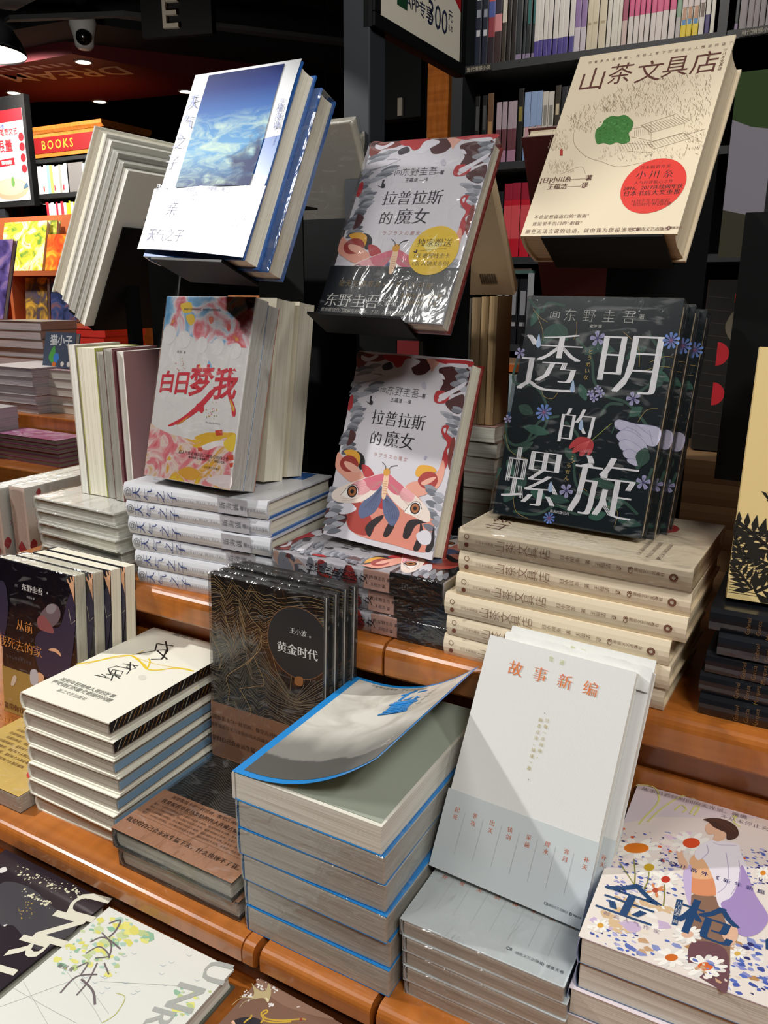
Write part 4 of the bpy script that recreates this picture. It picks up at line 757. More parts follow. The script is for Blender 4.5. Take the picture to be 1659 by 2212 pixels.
['T', '#3A1512', '16封手写书信掀起', 1192, 342, 41, 's', 1.1, 1, 0, 0],
['T', '#3A1512', '“书信时代”怀旧风潮', 1197, 306, 41, 's', 1.0, 1, 0, 0],
['T', '#5E342A', '[日]小川糸——著', 311, 616, 69, 'S', 1, 1, 0, 0],
['T', '#5E342A', '王蕴洁——译', 349, 541, 69, 'S', 1, 1, 0, 0],
['T', '#5E342A', '不论是想说出口的“谢谢”', 385, 206, 46, 's', 1.2, 1, 0, 0],
['T', '#5E342A', '还是说不出口的“抱歉”', 365, 132, 46, 's', 1.2, 1, 0, 0],
['T', '#5E342A', '那些无法言说的话语，就由我为您投递吧', 592, 48, 52, 's', 1.25, 1, 0, 0],
['T', '#5E342A', 'CB', 1137, 51, 44, 'b', 1, 1, 0, 0],
['T', '#5E342A', '湖南文艺出版社', 1284, 53, 41, 's', 1, 1, 0, 0],
['T', '#5E342A', '◎', 1422, 59, 46, 'b', 1, 1, 0, 0],
['T', '#5E342A', '博集天卷', 1483, 61, 28, 'r', 1, 1, 0, 0],
],
'scover':[
['P','#B03A34',[1230,520,1226,557,1214,593,1196,626,1170,654,1140,676,1106,691,1069,699,1031,699,994,691,960,676,930,654,904,626,886,593,874,557,870,520,874,483,886,447,904,414,930,386,960,364,994,349,1031,341,1069,341,1106,349,1140,364,1170,386,1196,414,1214,447,1226,483],0],
['T', '#5E342A', '山茶文具店', 725, 1860, 227, 'r', 1.15, 1, 0, 0],
['T', '#6A5446', '那些无法言说的话语就由', 300, 300, 45, 's', 1, 1, 0, 0],
['T', '#6A5446', '些无法言说的话语就由我', 320, 390, 45, 's', 1, 1, 0, 0],
['T', '#6A5446', '无法言说的话语就由我为', 340, 480, 45, 's', 1, 1, 0, 0],
['M','#8E7A62',3.5,[817,1172,-8,35,1037,1215,-10,22,696,963,-5,23,1080,1259,-7,25,710,1492,6,36,711,1332,0,31,380,1084,5,32,894,1018,-8,29,1296,1494,-6,29,910,1317,10,24,498,1352,-4,32,1147,1148,3,26,822,1275,-2,30,474,880,9,21,400,1191,8,31,900,1406,8,28,495,959,3,20,662,956,-6,33,485,1168,-3,30,953,919,10,31,391,1156,3,31,773,964,-5,40,926,1217,-2,20,1259,1470,-1,28,890,908,-6,29,774,1026,-9,39,507,899,0,26,960,1277,1,32,502,1000,-2,36,1292,1209,-1,38,967,1010,5,34,1237,1317,-7,34,760,923,10,36,680,866,-9,26,431,1358,-10,33,322,984,8,34,576,1479,3,31,381,1121,5,31,786,880,6,23,819,896,-1,33,552,1060,-9,31,1297,1135,8,22,529,1064,5,34,530,955,8,39,548,1300,3,32,588,999,-1,29,242,1362,2,27,528,1026,6,31,1133,1480,-1,30,806,895,4,37,1120,1346,6,34,219,1037,-5,20,1119,1159,-8,22,394,1490,0,22,433,967,-1,35,964,1491,-1,37,978,863,-3,30,222,989,-5,23,931,1474,2,22,327,1284,-7,26,943,869,5,40,1193,1054,-6,25,612,1365,9,32,798,1257,6,40,264,1255,3,25,364,1386,10,38,1052,1272,-10,39,909,1485,3,25,1112,1315,-1,26,596,858,5,28,1300,892,-8,38,247,1237,-3,23,1292,1139,4,23,430,862,2,29,377,1086,-8,39,584,1025,4,21,1167,1500,8,33,1276,977,6,35,967,957,-7,26,708,1175,-7,36,547,1360,9,31,442,1372,3,40,1043,1259,0,29,284,929,-4,40,1087,1473,-8,24,463,1283,7,21,1034,1415,-6,31,350,983,-5,28,269,1301,-9,33,594,1304,-9,26,381,1265,-8,34,500,1135,-6,31,849,1468,-9,31,411,1359,-3,38,255,965,-6,26,966,904,7,21,1125,1428,0,30,441,1309,-4,23,914,1486,0,21,745,1089,-10,26,1166,1024,-2,25,1205,1086,4,28,648,1393,2,32,1032,970,4,39,925,1493,1,34,640,1213,1,22,922,1318,7,31,630,1097,-9,35,395,1257,0,39,563,1361,-2,29,248,1344,8,39,376,1415,5,29,1105,1082,-1,35,309,987,8,29,428,1486,4,31,1087,866,1,24,209,1213,-4,25,700,1209,10,21,1125,1394,-6,24,348,1480,6,33,705,1156,-4,22,366,1005,3,35,405,1033,3,34,799,1018,2,21,496,922,6,37,276,1442,-7,28,682,1144,10,40,344,1489,6,37,214,1360,-7,38,248,1037,6,24,735,1146,8,36,975,1221,8,38,972,893,-8,23,523,1028,6,23,730,1122,-3,36,319,934,7,28,267,886,-2,34,912,1476,10,33,853,978,-3,25,872,1172,-6,32,511,1373,4,24,489,1049,5,32,250,1007,1,31,1215,1162,-2,20,1002,1168,1,33,492,1080,8,39,760,1050,3,23,767,866,7,28,626,925,9,39,726,1195,-8,21,1202,1417,-9,34,1183,1139,0,32,524,1401,-4,32,331,1097,-8,24,268,1378,5,25,1020,1452,-8,33,404,1394,10,39,967,1204,8,34,688,1374,-10,23,720,1465,2,31,1218,1089,7,21,793,1129,3,21,1192,1405,5,22,641,1089,0,35,549,1282,10,36,932,1254,6,26,773,1287,3,31,207,1161,0,32,963,1324,-1,28,1096,997,5,33,1219,1480,10,39,883,1384,6,22,417,972,0,30,439,1197,6,38,1183,1078,-6,20,1227,1390,7,40,249,869,-3,32,1298,1175,-2,28,1057,1410,3,34,534,860,8,27,1153,1455,0,29,639,1280,10,30,213,1461,8,39,872,1486,-9,35,957,1084,-8,30,397,1184,3,22,1151,1197,2,34,793,993,-3,31,362,1005,-2,23,535,1157,-5,39,1236,1027,3,31,451,1332,6,37,1232,1003,5,28,529,1119,1,26,267,910,-9,38,807,1010,-8,27,457,1374,7,26,730,1217,8,20,922,1333,-7,29,1213,1481,3,36]],
],
'tm':[
['L','#27473B',26,[6,1565,3,1306,245,1268,403,1056,382,858,174,695,44,737,3,901],1],
['L','#27473B',26,[559,1763,733,1579,800,1365,933,1240,1158,1179,1408,940],1],
['L','#27473B',26,[527,1012,337,938,233,701,96,629,3,785],1],
['L','#27473B',26,[594,964,725,867,772,763],1],
['L','#27473B',26,[913,1049,974,1163,1106,1174],1],
['L','#27473B',26,[238,52,475,61,656,172,863,123,1014,200],1],
['L','#27473B',26,[747,596,814,387,995,305,1234,314,1409,209],1],
['L','#27473B',26,[1202,494,1410,496,1462,634],1],
['L','#27473B',26,[3,2125,165,2000,208,2087,388,2063],1],
['L','#27473B',26,[1226,1819,1395,1592,1305,1376,1170,1260],1],
['P','#22443C',[224,1691,301,1714,351,1769,360,1848,351,1897,304,1884,237,1841,210,1771],1],
['L','#3A6555',3,[224,1691,338,1876],0],
['P','#22443C',[741,1689,790,1642,849,1623,909,1640,939,1660,910,1690,852,1723,792,1722],1],
['L','#3A6555',3,[741,1689,919,1663],0],
['P','#22443C',[818,1720,756,1721,703,1695,672,1643,663,1608,702,1607,763,1622,803,1663],1],
['L','#3A6555',3,[818,1720,679,1619],0],
['P','#27473B',[102,1072,128,1017,173,989,230,994,263,1009,248,1043,209,1085,157,1095],1],
['L','#3A6555',3,[102,1072,247,1015],0],
['P','#2C574A',[459,839,394,883,312,904,226,894,182,877,223,849,304,815,388,813],1],
['L','#3A6555',3,[459,839,211,873],0],
['P','#27473B',[316,739,249,725,187,687,142,629,126,594,167,602,236,632,288,681],1],
['L','#3A6555',3,[316,739,145,608],0],
['P','#27473B',[639,720,647,666,680,626,733,607,767,605,763,638,740,688,695,716],1],
['L','#3A6555',3,[639,720,755,617],0],
['P','#2C574A',[668,1328,661,1277,681,1228,726,1193,757,1180,761,1211,752,1264,719,1305],1],
['L','#3A6555',3,[668,1328,748,1194],0],
['P','#2C574A',[1176,1074,1226,1072,1262,1093,1278,1137,1279,1166,1249,1169,1204,1157,1179,1123],1],
['L','#3A6555',3,[1176,1074,1269,1157],0],
['P','#2C574A',[1307,1507,1337,1456,1386,1420,1444,1409,1469,1411,1460,1443,1417,1488,1363,1510],1],
['L','#3A6555',3,[1307,1507,1461,1421],0],
['P','#22443C',[1309,1350,1371,1347,1412,1375,1422,1430,1417,1468,1379,1471,1325,1456,1302,1412],1],
['L','#3A6555',3,[1309,1350,1406,1457],0],
['P','#22443C',[286,426,240,388,222,336,237,278,257,247,286,270,318,319,318,374],1],
['L','#3A6555',3,[286,426,260,265],0],
['P','#22443C',[220,304,150,282,110,234,111,167,126,127,169,140,226,180,242,238],1],
['L','#3A6555',3,[220,304,136,145],0],
['P','#2C574A',[376,269,409,224,456,204,511,214,540,230,521,258,477,292,426,295],1],
['L','#3A6555',3,[376,269,524,234],0],
['P','#27473B',[939,458,996,412,1068,391,1144,403,1182,420,1149,448,1080,483,1005,485],1],
['L','#3A6555',3,[939,458,1158,423],0],
['P','#2C574A',[1119,217,1184,209,1235,234,1261,290,1264,329,1225,335,1163,324,1127,281],1],
['L','#3A6555',3,[1119,217,1250,318],0],
['P','#22443C',[1241,130,1296,97,1361,87,1427,103,1460,121,1428,142,1363,164,1297,159],1],
['L','#3A6555',3,[1241,130,1438,122],0],
['P','#2C574A',[975,114,1028,93,1077,101,1114,140,1128,171,1096,184,1042,189,1000,163],1],
['L','#3A6555',3,[975,114,1113,165],0],
['P','#22443C',[1325,826,1282,770,1274,701,1306,632,1336,598,1363,632,1389,700,1374,768],1],
['L','#3A6555',3,[1325,826,1335,621],0],
['P','#22443C',[557,240,611,205,676,194,741,212,774,231,742,252,678,276,613,270],1],
['L','#3A6555',3,[557,240,752,231],0],
['P','#2C574A',[82,541,81,488,104,437,151,399,183,385,185,417,171,473,134,516],1],
['L','#3A6555',3,[82,541,173,400],0],
['P','#27473B',[38,450,3,450,3,418,3,359,3,319,3,319,3,339,26,386],1],
['L','#3A6555',3,[38,450,3,332],0],
['P','#22443C',[1219,1713,1152,1713,1095,1683,1059,1625,1049,1586,1090,1586,1157,1605,1202,1651],1],
['L','#3A6555',3,[1219,1713,1066,1599],0],
['P','#27473B',[333,1893,332,1825,366,1770,431,1738,475,1731,476,1772,456,1837,405,1879],1],
['L','#3A6555',3,[333,1893,461,1747],0],
['P','#2C574A',[130,2028,88,1996,65,1947,69,1888,80,1856,106,1875,140,1920,147,1974],1],
['L','#3A6555',3,[130,2028,85,1873],0],
['L','#B79A55',3.5,[70,2026,161,1944,243,1904],1],
['L','#B79A55',3.5,[128,1957,203,1832,233,1720],1],
['L','#B79A55',3.5,[531,1914,549,1818,533,1748],1],
['L','#B79A55',3.5,[986,1836,1142,1709,1187,1526],1],
['L','#B79A55',3.5,[3,817,96,629,289,567],1],
['L','#B79A55',3.5,[303,1273,333,1191,425,1170,472,1230],1],
['L','#B79A55',3.5,[1263,1030,1321,1141,1419,1163],1],
['L','#B79A55',3.5,[1270,1571,1388,1630,1469,1629],1],
['L','#B79A55',3.5,[1233,1489,1353,1537,1454,1538],1],
['L','#B79A55',3.5,[822,497,855,393,918,347],1],
['L','#B79A55',3.5,[211,189,267,56,397,7],1],
['L','#B79A55',3.5,[1114,242,1227,207,1225,74],1],
['T', '#E6E4E8', '透', 340, 1514, 647, 'M', 1, 1, 0, 0],
['T', '#E6E4E8', '明', 1093, 1541, 631, 'M', 1, 1, 0, 0],
['T', '#E6E4E8', '的', 713, 934, 378, 'M', 1, 1, 0, 0],
['T', '#E6E4E8', '螺', 364, 408, 616, 'M', 1, 1, 0, 0],
['T', '#E6E4E8', '旋', 1057, 408, 630, 'M', 1, 1, 0, 0],
['T', '#B9B8B2', '东 野 圭 吾', 738, 1976, 131, 'l', 1.15, 1, 0, 0],
['T', '#B9B8B2', '[日]', 305, 1976, 62, 'r', 1, 1, 0, 0],
['T', '#B9B8B2', '著', 1130, 1980, 52, 'r', 1, 1, 0, 0],
['T', '#B9B8B2', '史诗 译', 722, 1880, 36, 'b', 1, 1, 0, 0],
['T', '#B79A55', 'と\nう\nめ\nい\nな', 717, 1518, 51, 'r', 1, 1.2, 0, 0],
['T', '#B79A55', 'ら\nせ\nん', 705, 503, 53, 'r', 1, 1.15, 0, 0],
['T', '#E6E4E8', '南海出版公司', 696, 115, 32, 's', 1, 1, 0, 0],
['P','#B79A55',[733,648,730,654,723,654,719,648,723,642,730,642],0],
['P','#B79A55',[732,626,728,632,721,632,718,626,721,620,728,620],0],
['P','#B79A55',[752,607,749,613,742,613,738,607,742,601,749,601],0],
['P','#B79A55',[740,594,737,600,730,600,727,594,730,588,737,588],0],
['F','#9C98BE','#4A3E78',5,[760,1766,71,559]],
['F','#9C98BE','#4A3E78',5,[1187,1235,65,195]],
['F','#9C98BE','#4A3E78',5,[722,325,66,114]],
['F','#9C98BE','#4A3E78',5,[1405,496,65,32]],
['F','#9C98BE','#4A3E78',5,[17,1589,54,327]],
['F','#9C98BE','#4A3E78',5,[12,934,42,438]],
['F','#A6A2C6','#57489A',5,[829,1210,41,596]],
['F','#A6A2C6','#57489A',5,[880,1257,40,505]],
['F','#A6A2C6','#57489A',5,[846,1298,35,175]],
['F','#A6A2C6','#57489A',5,[788,1250,36,367]],
['F','#5F83C9','#8E5A80',9,[369,1034,81,339]],
['F','#5F83C9','#8E5A80',9,[1425,1776,75,455]],
['F','#5F83C9','#8E5A80',9,[606,46,56,105]],
['P','#A9BFDF',[179,1785,209,1707,213,1668,196,1650,172,1666,167,1705],1],
['P','#A9BFDF',[599,1364,625,1300,629,1262,613,1244,590,1259,586,1297],1],
['P','#A9BFDF',[747,1003,770,956,774,919,758,901,736,915,732,953],1],
['P','#A9BFDF',[561,390,584,344,588,306,572,287,549,300,545,338],1],
['P','#B9343A',[871,828,758,838,691,776,679,719,747,746,854,772],1],
['L','#8A1E28',2,[871,828,758,838,691,776,679,719,747,746,854,772],1],
['P','#B9343A',[878,824,781,791,714,702,731,682,807,726,876,775],1],
['L','#8A1E28',2,[878,824,781,791,714,702,731,682,807,726,876,775],1],
['P','#B9343A',[889,809,816,754,783,677,818,665,867,733],1],
['L','#8A1E28',2,[889,809,816,754,783,677,818,665,867,733],1],
['P','#B9343A',[892,804,864,746,860,681,895,701,905,765],1],
['L','#8A1E28',2,[892,804,864,746,860,681,895,701,905,765],1],
['L','#D9605E',4,[860,814,772,763,711,715],1],
['L','#D9605E',4,[860,814,785,756,735,709],1],
['L','#D9605E',4,[860,814,797,749,758,704],1],
['L','#D9605E',4,[860,814,809,743,781,699],1],
['L','#D9605E',4,[860,814,822,736,805,693],1],
['L','#D9605E',4,[860,814,834,729,828,688],1],
['L','#8FA04A',6,[874,815,1031,994],0],
['L','#27473B',14,[1048,902,1108,1015,1350,829],1],
['P','#BEBBD2',[1056,1004,1083,1033,1145,1029,1240,1012,1462,993,1469,846,1376,832,1230,921,1122,936,1075,958],1],
['L','#6C6496',2.6,[1056,1004,1083,1033,1145,1029,1240,1012,1462,993,1469,846,1376,832,1230,921,1122,936,1075,958],1],
['P','#BEBBD2',[1101,907,1147,944,1256,924,1376,832,1376,759,1249,817,1140,837,1102,867],1],
['L','#6C6496',2.6,[1101,907,1147,944,1256,924,1376,832,1376,759,1249,817,1140,837,1102,867],1],
['P','#BEBBD2',[1130,830,1188,863,1315,812,1365,747,1335,696,1236,742,1158,767],1],
['L','#6C6496',2.6,[1130,830,1188,863,1315,812,1365,747,1335,696,1236,742,1158,767],1],
['P','#BEBBD2',[1182,751,1243,777,1343,723,1360,660,1287,677,1204,701],1],
['L','#6C6496',2.6,[1182,751,1243,777,1343,723,1360,660,1287,677,1204,701],1],
['P','#BEBBD2',[1226,683,1284,695,1349,664,1320,636,1258,650],1],
['L','#6C6496',2.6,[1226,683,1284,695,1349,664,1320,636,1258,650],1],
['L','#6C6496',2.6,[1154,979,1251,950,1325,900],1],
['L','#6C6496',2.6,[1240,1012,1328,958,1418,910],1],
['L','#6C6496',2.6,[1378,963,1431,838],1],
['P','#BEBBD2',[1171,984,1166,1002,1151,1016,1130,1024,1107,1024,1086,1016,1072,1002,1066,984,1072,966,1086,951,1107,943,1130,943,1151,951,1166,966],0],
['L','#6C6496',3,[1076,971,1122,936,1174,968],1],
['P','#27473B',[1375,806,1320,772,1299,721,1322,662,1348,629,1383,649,1421,696,1417,751],1],
['L','#3A6555',3,[1375,806,1351,647],0],
],
'mw':[
['P','WCTOP',[3,2122,1379,2122,1374,1570,1251,1572,1120,1563,1056,1587,905,1605,756,1606,682,1622,553,1604,531,1653,409,1686,293,1678,243,1658,168,1711,83,1737,11,1716],0],
['P','#E6E2E0',[232,1673,226,1711,206,1745,177,1769,140,1783,101,1783,65,1769,35,1745,16,1711,9,1673,16,1635,35,1601,65,1576,101,1563,140,1563,177,1576,206,1601,226,1635],0],
['P','#E6E2E0',[471,1625,465,1661,447,1692,419,1715,386,1727,350,1727,316,1715,288,1692,270,1661,264,1625,270,1590,288,1559,316,1536,350,1523,386,1523,419,1536,447,1559,465,1590],0],
['P','#E6E2E0',[756,1572,750,1605,734,1633,708,1655,677,1666,644,1666,613,1655,588,1633,571,1605,565,1572,571,1539,588,1511,613,1489,644,1478,677,1478,708,1489,734,1511,750,1539],0],
['P','#E6E2E0',[1010,1564,1004,1597,988,1627,962,1648,930,1660,896,1660,864,1648,838,1627,821,1597,815,1564,821,1530,838,1501,864,1479,896,1468,930,1468,962,1479,988,1501,1004,1530],0],
['P','#E6E2E0',[1277,1530,1271,1561,1256,1588,1232,1608,1202,1619,1171,1619,1142,1608,1118,1588,1102,1561,1097,1530,1102,1499,1118,1472,1142,1452,1171,1442,1202,1442,1232,1452,1256,1472,1271,1499],0],
['P','WCBOT',[3,615,86,584,259,541,480,514,722,490,911,593,1107,621,1339,633,1379,3,3,3],0],
['P','#E3B233',[743,520,911,593,1109,612,1339,633,1340,560,1192,564,1056,486,866,410,734,425,853,484],1],
['P','#F0E8E4',[863,428,1064,514,1223,530,1334,523,1331,477,1135,466,970,402],1],
['P','#EBC83F',[1200,519,1349,616,1361,443,1265,433],1],
['P','#E9D9D8',[1004,65,1145,130,1377,158,1377,18,1190,22],1],
['P','#E0A43C',[551,106,723,184,915,130,827,43,669,43],1],
['P','#CE4A33',[1045,632,1149,651,1172,591,1074,573],0],
['P','#CE4A33',[811,413,883,426,899,386,831,372],0],
['P','#CE4A33',[1271,375,1365,393,1379,338,1297,320],0],
['P','#CE4A33',[1320,292,1379,308,1379,263,1342,248],0],
['P','#D9483E',[1012,1798,1036,1829,1070,1800,1065,1747,1031,1751],1],
['P','#E0673C',[718,1889,778,1899,800,1846,755,1818],1],
['P','#EBC22E',[359,1900,459,1920,510,1849,455,1793,388,1837],1],
['P','#EBC22E',[246,2026,397,2055,440,1956,314,1935],1],
['T', '#CF3340', '白', 187, 1127, 264, 'B', 1, 1, 4, 0.12],
['T', '#CF3340', '日', 434, 1123, 285, 'B', 1, 1, 4, 0.12],
['T', '#CF3340', '梦', 731, 1173, 370, 'B', 1, 1, 4, 0.12],
['T', '#CF3340', '我', 1109, 1160, 363, 'B', 1, 1, 4, 0.12],
['P','#CF3340',[912,1083,966,1060,863,933,742,821,554,702,355,618,300,622,497,726,683,863,815,985],1],
['P','#CF3340',[704,893,787,927,833,856,809,808,739,840],1],
['P','#D9882E',[551,721,622,765,531,681,432,638],1],
['P','#CF3340',[1151,1063,1221,1014,1308,894,1313,813,1268,818,1240,907],1],
['P','#E2B03A',[1200,994,1242,961,1293,884,1271,873],1],
['P','#EBC22E',[641,1324,673,1359,710,1291,676,1267],1],
['P','#8DB9DE',[798,1296,805,1402,856,1354,875,1291,828,1270],1],
['P','#CF3340',[1005,1310,1003,1319,997,1327,988,1331,978,1331,969,1327,963,1319,961,1310,963,1300,969,1292,978,1288,988,1288,997,1292,1003,1300],0],
['T', '#4A3E3E', '栖 见 · 著', 356, 1481, 34, 's', 1, 1, 0, 0],
['T', '#4A3E3E', 'You Are My Desire', 997, 707, 28, 's', 1, 1, 0, 0],
['T', '#4A2E2A', '超人气作者栖见高口碑备受期待之作', 918, 336, 49, 'S', 1, 1, 0, 0],
['T', '#4A2E2A', '随书附赠【全新独家番外】+【校园万花筒】', 977, 293, 30, 'b', 1, 1, 0, 0],
['T', '#3A2E2A', '百花洲文艺出版社', 1075, 210, 30, 's', 1, 1, 0, 0],
['T', '#3A4048', '你对这个世界所有的偏爱，都被温柔的我拒绝的偏爱。', 602, 1976, 25, 'b', 1, 1, 0, 0],
['P','#5A3048',[1223,2107,1371,2122,1368,2014,1292,1987],0],
['T', '#E6D6DC', 'Mio', 1325, 2082, 49, 'l', 1, 1, 0, 0],
['O',['#D95A66','#8DA05A','#D9A04A'],[950,799,47,891,762,61,932,782,85,962,867,68,888,775,73,908,811,49,875,847,46,969,840,86,972,927,47,923,783,84,1041,795,78,919,783,73,944,830,54,954,940,48,928,777,51,991,849,73,867,853,88,988,991,65,959,812,73,1006,791,80,1029,856,82,1005,945,56,875,816,59,1026,871,64,981,873,54,1005,761,69,384,1322,42,295,1344,66,419,1339,50,361,1398,43,410,1351,59,351,1272,69,352,1264,75,408,1329,57,278,1343,43,419,1301,52,326,1285,69,387,1408,60,398,1374,57,448,1293,55]],
],
'gs':[
['T', '#D9763A', '故', 319, 1804, 137, 's', 1, 1, 0, 0],
['T', '#D9763A', '事', 541, 1809, 135, 's', 1, 1, 0, 0],
['T', '#D9763A', '新', 763, 1807, 132, 's', 1, 1, 0, 0],
['T', '#D9763A', '编', 981, 1807, 130, 's', 1, 1, 0, 0],
['T', '#A8B84A', '鲁', 604, 1963, 46, 's', 1, 1, 0, 0],
['T', '#A8B84A', '迅', 702, 1957, 46, 's', 1, 1, 0, 0],
['T', '#B5A55E', '只\n取\n一\n点\n因\n由\n，', 694, 1300, 35, 's', 1, 1.45, 0, 0],
['T', '#B5A55E', '随\n意\n点\n染\n，\n铺\n成\n一\n篇', 639, 1240, 35, 's', 1, 1.45, 0, 0],
['P','#8A8468',[663,1507,661,1511,657,1511,654,1507,657,1503,661,1503],0],
['P','#5A584E',[662,945,660,949,656,949,654,945,656,942,660,942],0],
['T', '#C9643A', '起\n死', 119, 481, 50, 's', 1, 1.25, 0, 0],
['T', '#C9643A', '非\n攻', 285, 485, 50, 's', 1, 1.25, 0, 0],
['T', '#C9643A', '出\n关', 446, 482, 49, 's', 1, 1.25, 0, 0],
['T', '#C9643A', '铸\n剑', 607, 483, 48, 's', 1, 1.25, 0, 0],
['T', '#C9643A', '采\n薇', 771, 480, 48, 's', 1, 1.25, 0, 0],
['T', '#C9643A', '理\n水', 931, 482, 47, 's', 1, 1.25, 0, 0],
['T', '#C9643A', '奔\n月', 1092, 483, 47, 's', 1, 1.25, 0, 0],
['T', '#C9643A', '补\n天', 1254, 481, 46, 's', 1, 1.25, 0, 0],
['L','#A9AEAC',2.5,[196,513,187,164],0],
['L','#A9AEAC',2.5,[364,514,357,169],0],
['L','#A9AEAC',2.5,[529,515,522,175],0],
['L','#A9AEAC',2.5,[690,516,683,180],0],
['L','#A9AEAC',2.5,[846,517,841,185],0],
['L','#A9AEAC',2.5,[999,518,995,189],0],
['L','#A9AEAC',2.5,[1149,518,1145,194],0],
['T', '#4A5058', 'CB', 1026, 82, 29, 'b', 1, 1, 0, 0],
['T', '#4A5058', '湖南文艺出版社', 1125, 83, 23, 's', 1, 1, 0, 0],
['T', '#4A5058', '◎', 1228, 82, 29, 'b', 1, 1, 0, 0],
['T', '#4A5058', '博集天卷', 1280, 82, 17, 'r', 1, 1, 0, 0],
],
'gsflat':[
['T', '#C9643A', '起\n死', 110, 630, 52, 's', 1, 1.35, 0, 0],
['T', '#C9643A', '非\n攻', 268, 630, 52, 's', 1, 1.35, 0, 0],
['T', '#C9643A', '出\n关', 426, 630, 52, 's', 1, 1.35, 0, 0],
['T', '#C9643A', '铸\n剑', 584, 630, 52, 's', 1, 1.35, 0, 0],
['T', '#C9643A', '采\n薇', 742, 630, 52, 's', 1, 1.35, 0, 0],
['T', '#C9643A', '理\n水', 900, 630, 52, 's', 1, 1.35, 0, 0],
['T', '#C9643A', '奔\n月', 1058, 630, 52, 's', 1, 1.35, 0, 0],
['T', '#C9643A', '补\n天', 1216, 630, 52, 's', 1, 1.35, 0, 0],
['L','#A9AEAC',2.5,[189,720,189,220],0],
['L','#A9AEAC',2.5,[347,720,347,220],0],
['L','#A9AEAC',2.5,[505,720,505,220],0],
['L','#A9AEAC',2.5,[663,720,663,220],0],
['L','#A9AEAC',2.5,[821,720,821,220],0],
['L','#A9AEAC',2.5,[979,720,979,220],0],
['L','#A9AEAC',2.5,[1137,720,1137,220],0],
['T', '#4A5058', 'CB', 860, 140, 39, 'b', 1, 1, 0, 0],
['T', '#4A5058', '湖南文艺出版社', 1020, 130, 32, 's', 1, 1, 0, 0],
['T', '#4A5058', '◎ 博集天卷', 1200, 125, 35, 'r', 1, 1, 0, 0],
],
'hj':[
['L','#8A7C64',3.2,[3,632,82,673,165,611,247,648,329,702,412,519,494,612,576,672,659,580,741,654,823,675,906,654,988,646,1070,623,1153,598,1235,584,1317,583,1400,594,1479,611],0],
['L','#8A7C64',3.2,[3,685,82,720,165,653,247,696,329,733,412,553,494,665,576,713,659,627,741,706,823,718,906,692,988,681,1070,656,1153,634,1235,626,1317,630,1400,644,1479,660],0],
['L','#8A7C64',3.2,[3,716,82,744,165,672,247,722,329,742,412,570,494,701,576,734,659,655,741,735,823,736,906,706,988,692,1070,667,1153,650,1235,647,1317,656,1400,671,1479,685],0],
['L','#8A7C64',3.2,[3,752,82,771,165,696,247,754,329,760,412,599,494,747,576,764,659,689,741,769,823,757,906,724,988,709,1070,686,1153,675,1235,677,1317,689,1400,704,1479,714],0],
['L','#8A7C64',3.2,[3,806,82,816,165,742,247,809,329,802,412,656,494,817,576,816,659,745,741,821,823,797,906,762,988,747,1070,729,1153,723,1235,730,1317,743,1400,756,1479,761],0],
['L','#8A7C64',3.2,[3,846,82,848,165,777,247,854,329,837,412,707,494,879,576,858,659,790,741,859,823,825,906,789,988,776,1070,762,1153,762,1235,773,1317,785,1400,794,1479,794],0],
['L','#8A7C64',3.2,[3,866,82,861,165,795,247,884,329,856,412,745,494,923,576,881,659,815,741,877,823,833,906,799,988,789,1070,781,1153,785,1235,797,1317,808,1400,811,1479,807],0],
['L','#8A7C64',3.2,[3,899,82,889,165,831,247,931,329,894,412,802,494,982,576,917,659,855,741,909,823,857,906,826,988,821,1070,817,1153,825,1235,837,1317,843,1400,842,1479,835],0],
['L','#8A7C64',3.2,[3,945,82,931,165,884,247,994,329,948,412,875,494,1053,576,966,659,906,741,953,823,895,906,870,988,870,1070,870,1153,879,1235,888,1317,890,1400,885,1479,876],0],
['L','#8A7C64',3.2,[3,969,82,954,165,920,247,1039,329,984,412,929,494,1101,576,991,659,937,741,977,823,916,906,897,988,901,1070,889,1153,890,1235,903,1317,916,1400,907,1479,897],0],
['L','#8A7C64',3.2,[3,985,82,969,165,949,247,1075,329,1010,412,972,494,1134,576,1004,659,957,741,991,823,929,906,917,988,911,1070,897,1153,897,1235,910,1317,924,1400,919,1479,912],0],
['L','#8A7C64',3.2,[3,1023,82,1008,165,1002,247,1132,329,1056,412,1035,494,1184,576,1036,659,998,741,1028,823,967,906,945,988,930,1070,911,1153,909,1235,925,1317,942,1400,953,1479,949],0],
['L','#8A7C64',3.2,[3,1065,82,1053,165,1061,247,1191,329,1103,412,1097,494,1231,576,1069,659,1043,741,1069,823,997,906,972,988,952,1070,926,1153,922,1235,941,1317,961,1400,981,1479,993],0],
['L','#8A7C64',3.2,[3,1086,82,1077,165,1097,247,1223,329,1123,412,1132,494,1250,576,1077,659,1065,741,1089,823,1012,906,988,988,963,1070,933,1153,927,1235,946,1317,968,1400,992,1479,1017],0],
['L','#8A7C64',3.2,[3,1112,82,1105,165,1136,247,1255,329,1142,412,1165,494,1266,576,1087,659,1090,741,1108,823,1030,906,1006,988,975,1070,940,1153,932,1235,953,1317,978,1400,1007,1479,1041],0],
['L','#8A7C64',3.2,[3,1162,82,1156,165,1195,247,1302,329,1178,412,1215,494,1299,576,1118,659,1139,741,1144,823,1064,906,1036,988,996,1070,953,1153,944,1235,969,1317,1000,1400,1038,1479,1081],0],
['L','#8A7C64',3.2,[3,1205,82,1199,165,1243,247,1337,329,1201,412,1253,494,1320,576,1142,659,1181,741,1175,823,1093,906,1061,988,1013,1070,963,1153,952,1235,982,1317,1020,1400,1066,1479,1117],0],
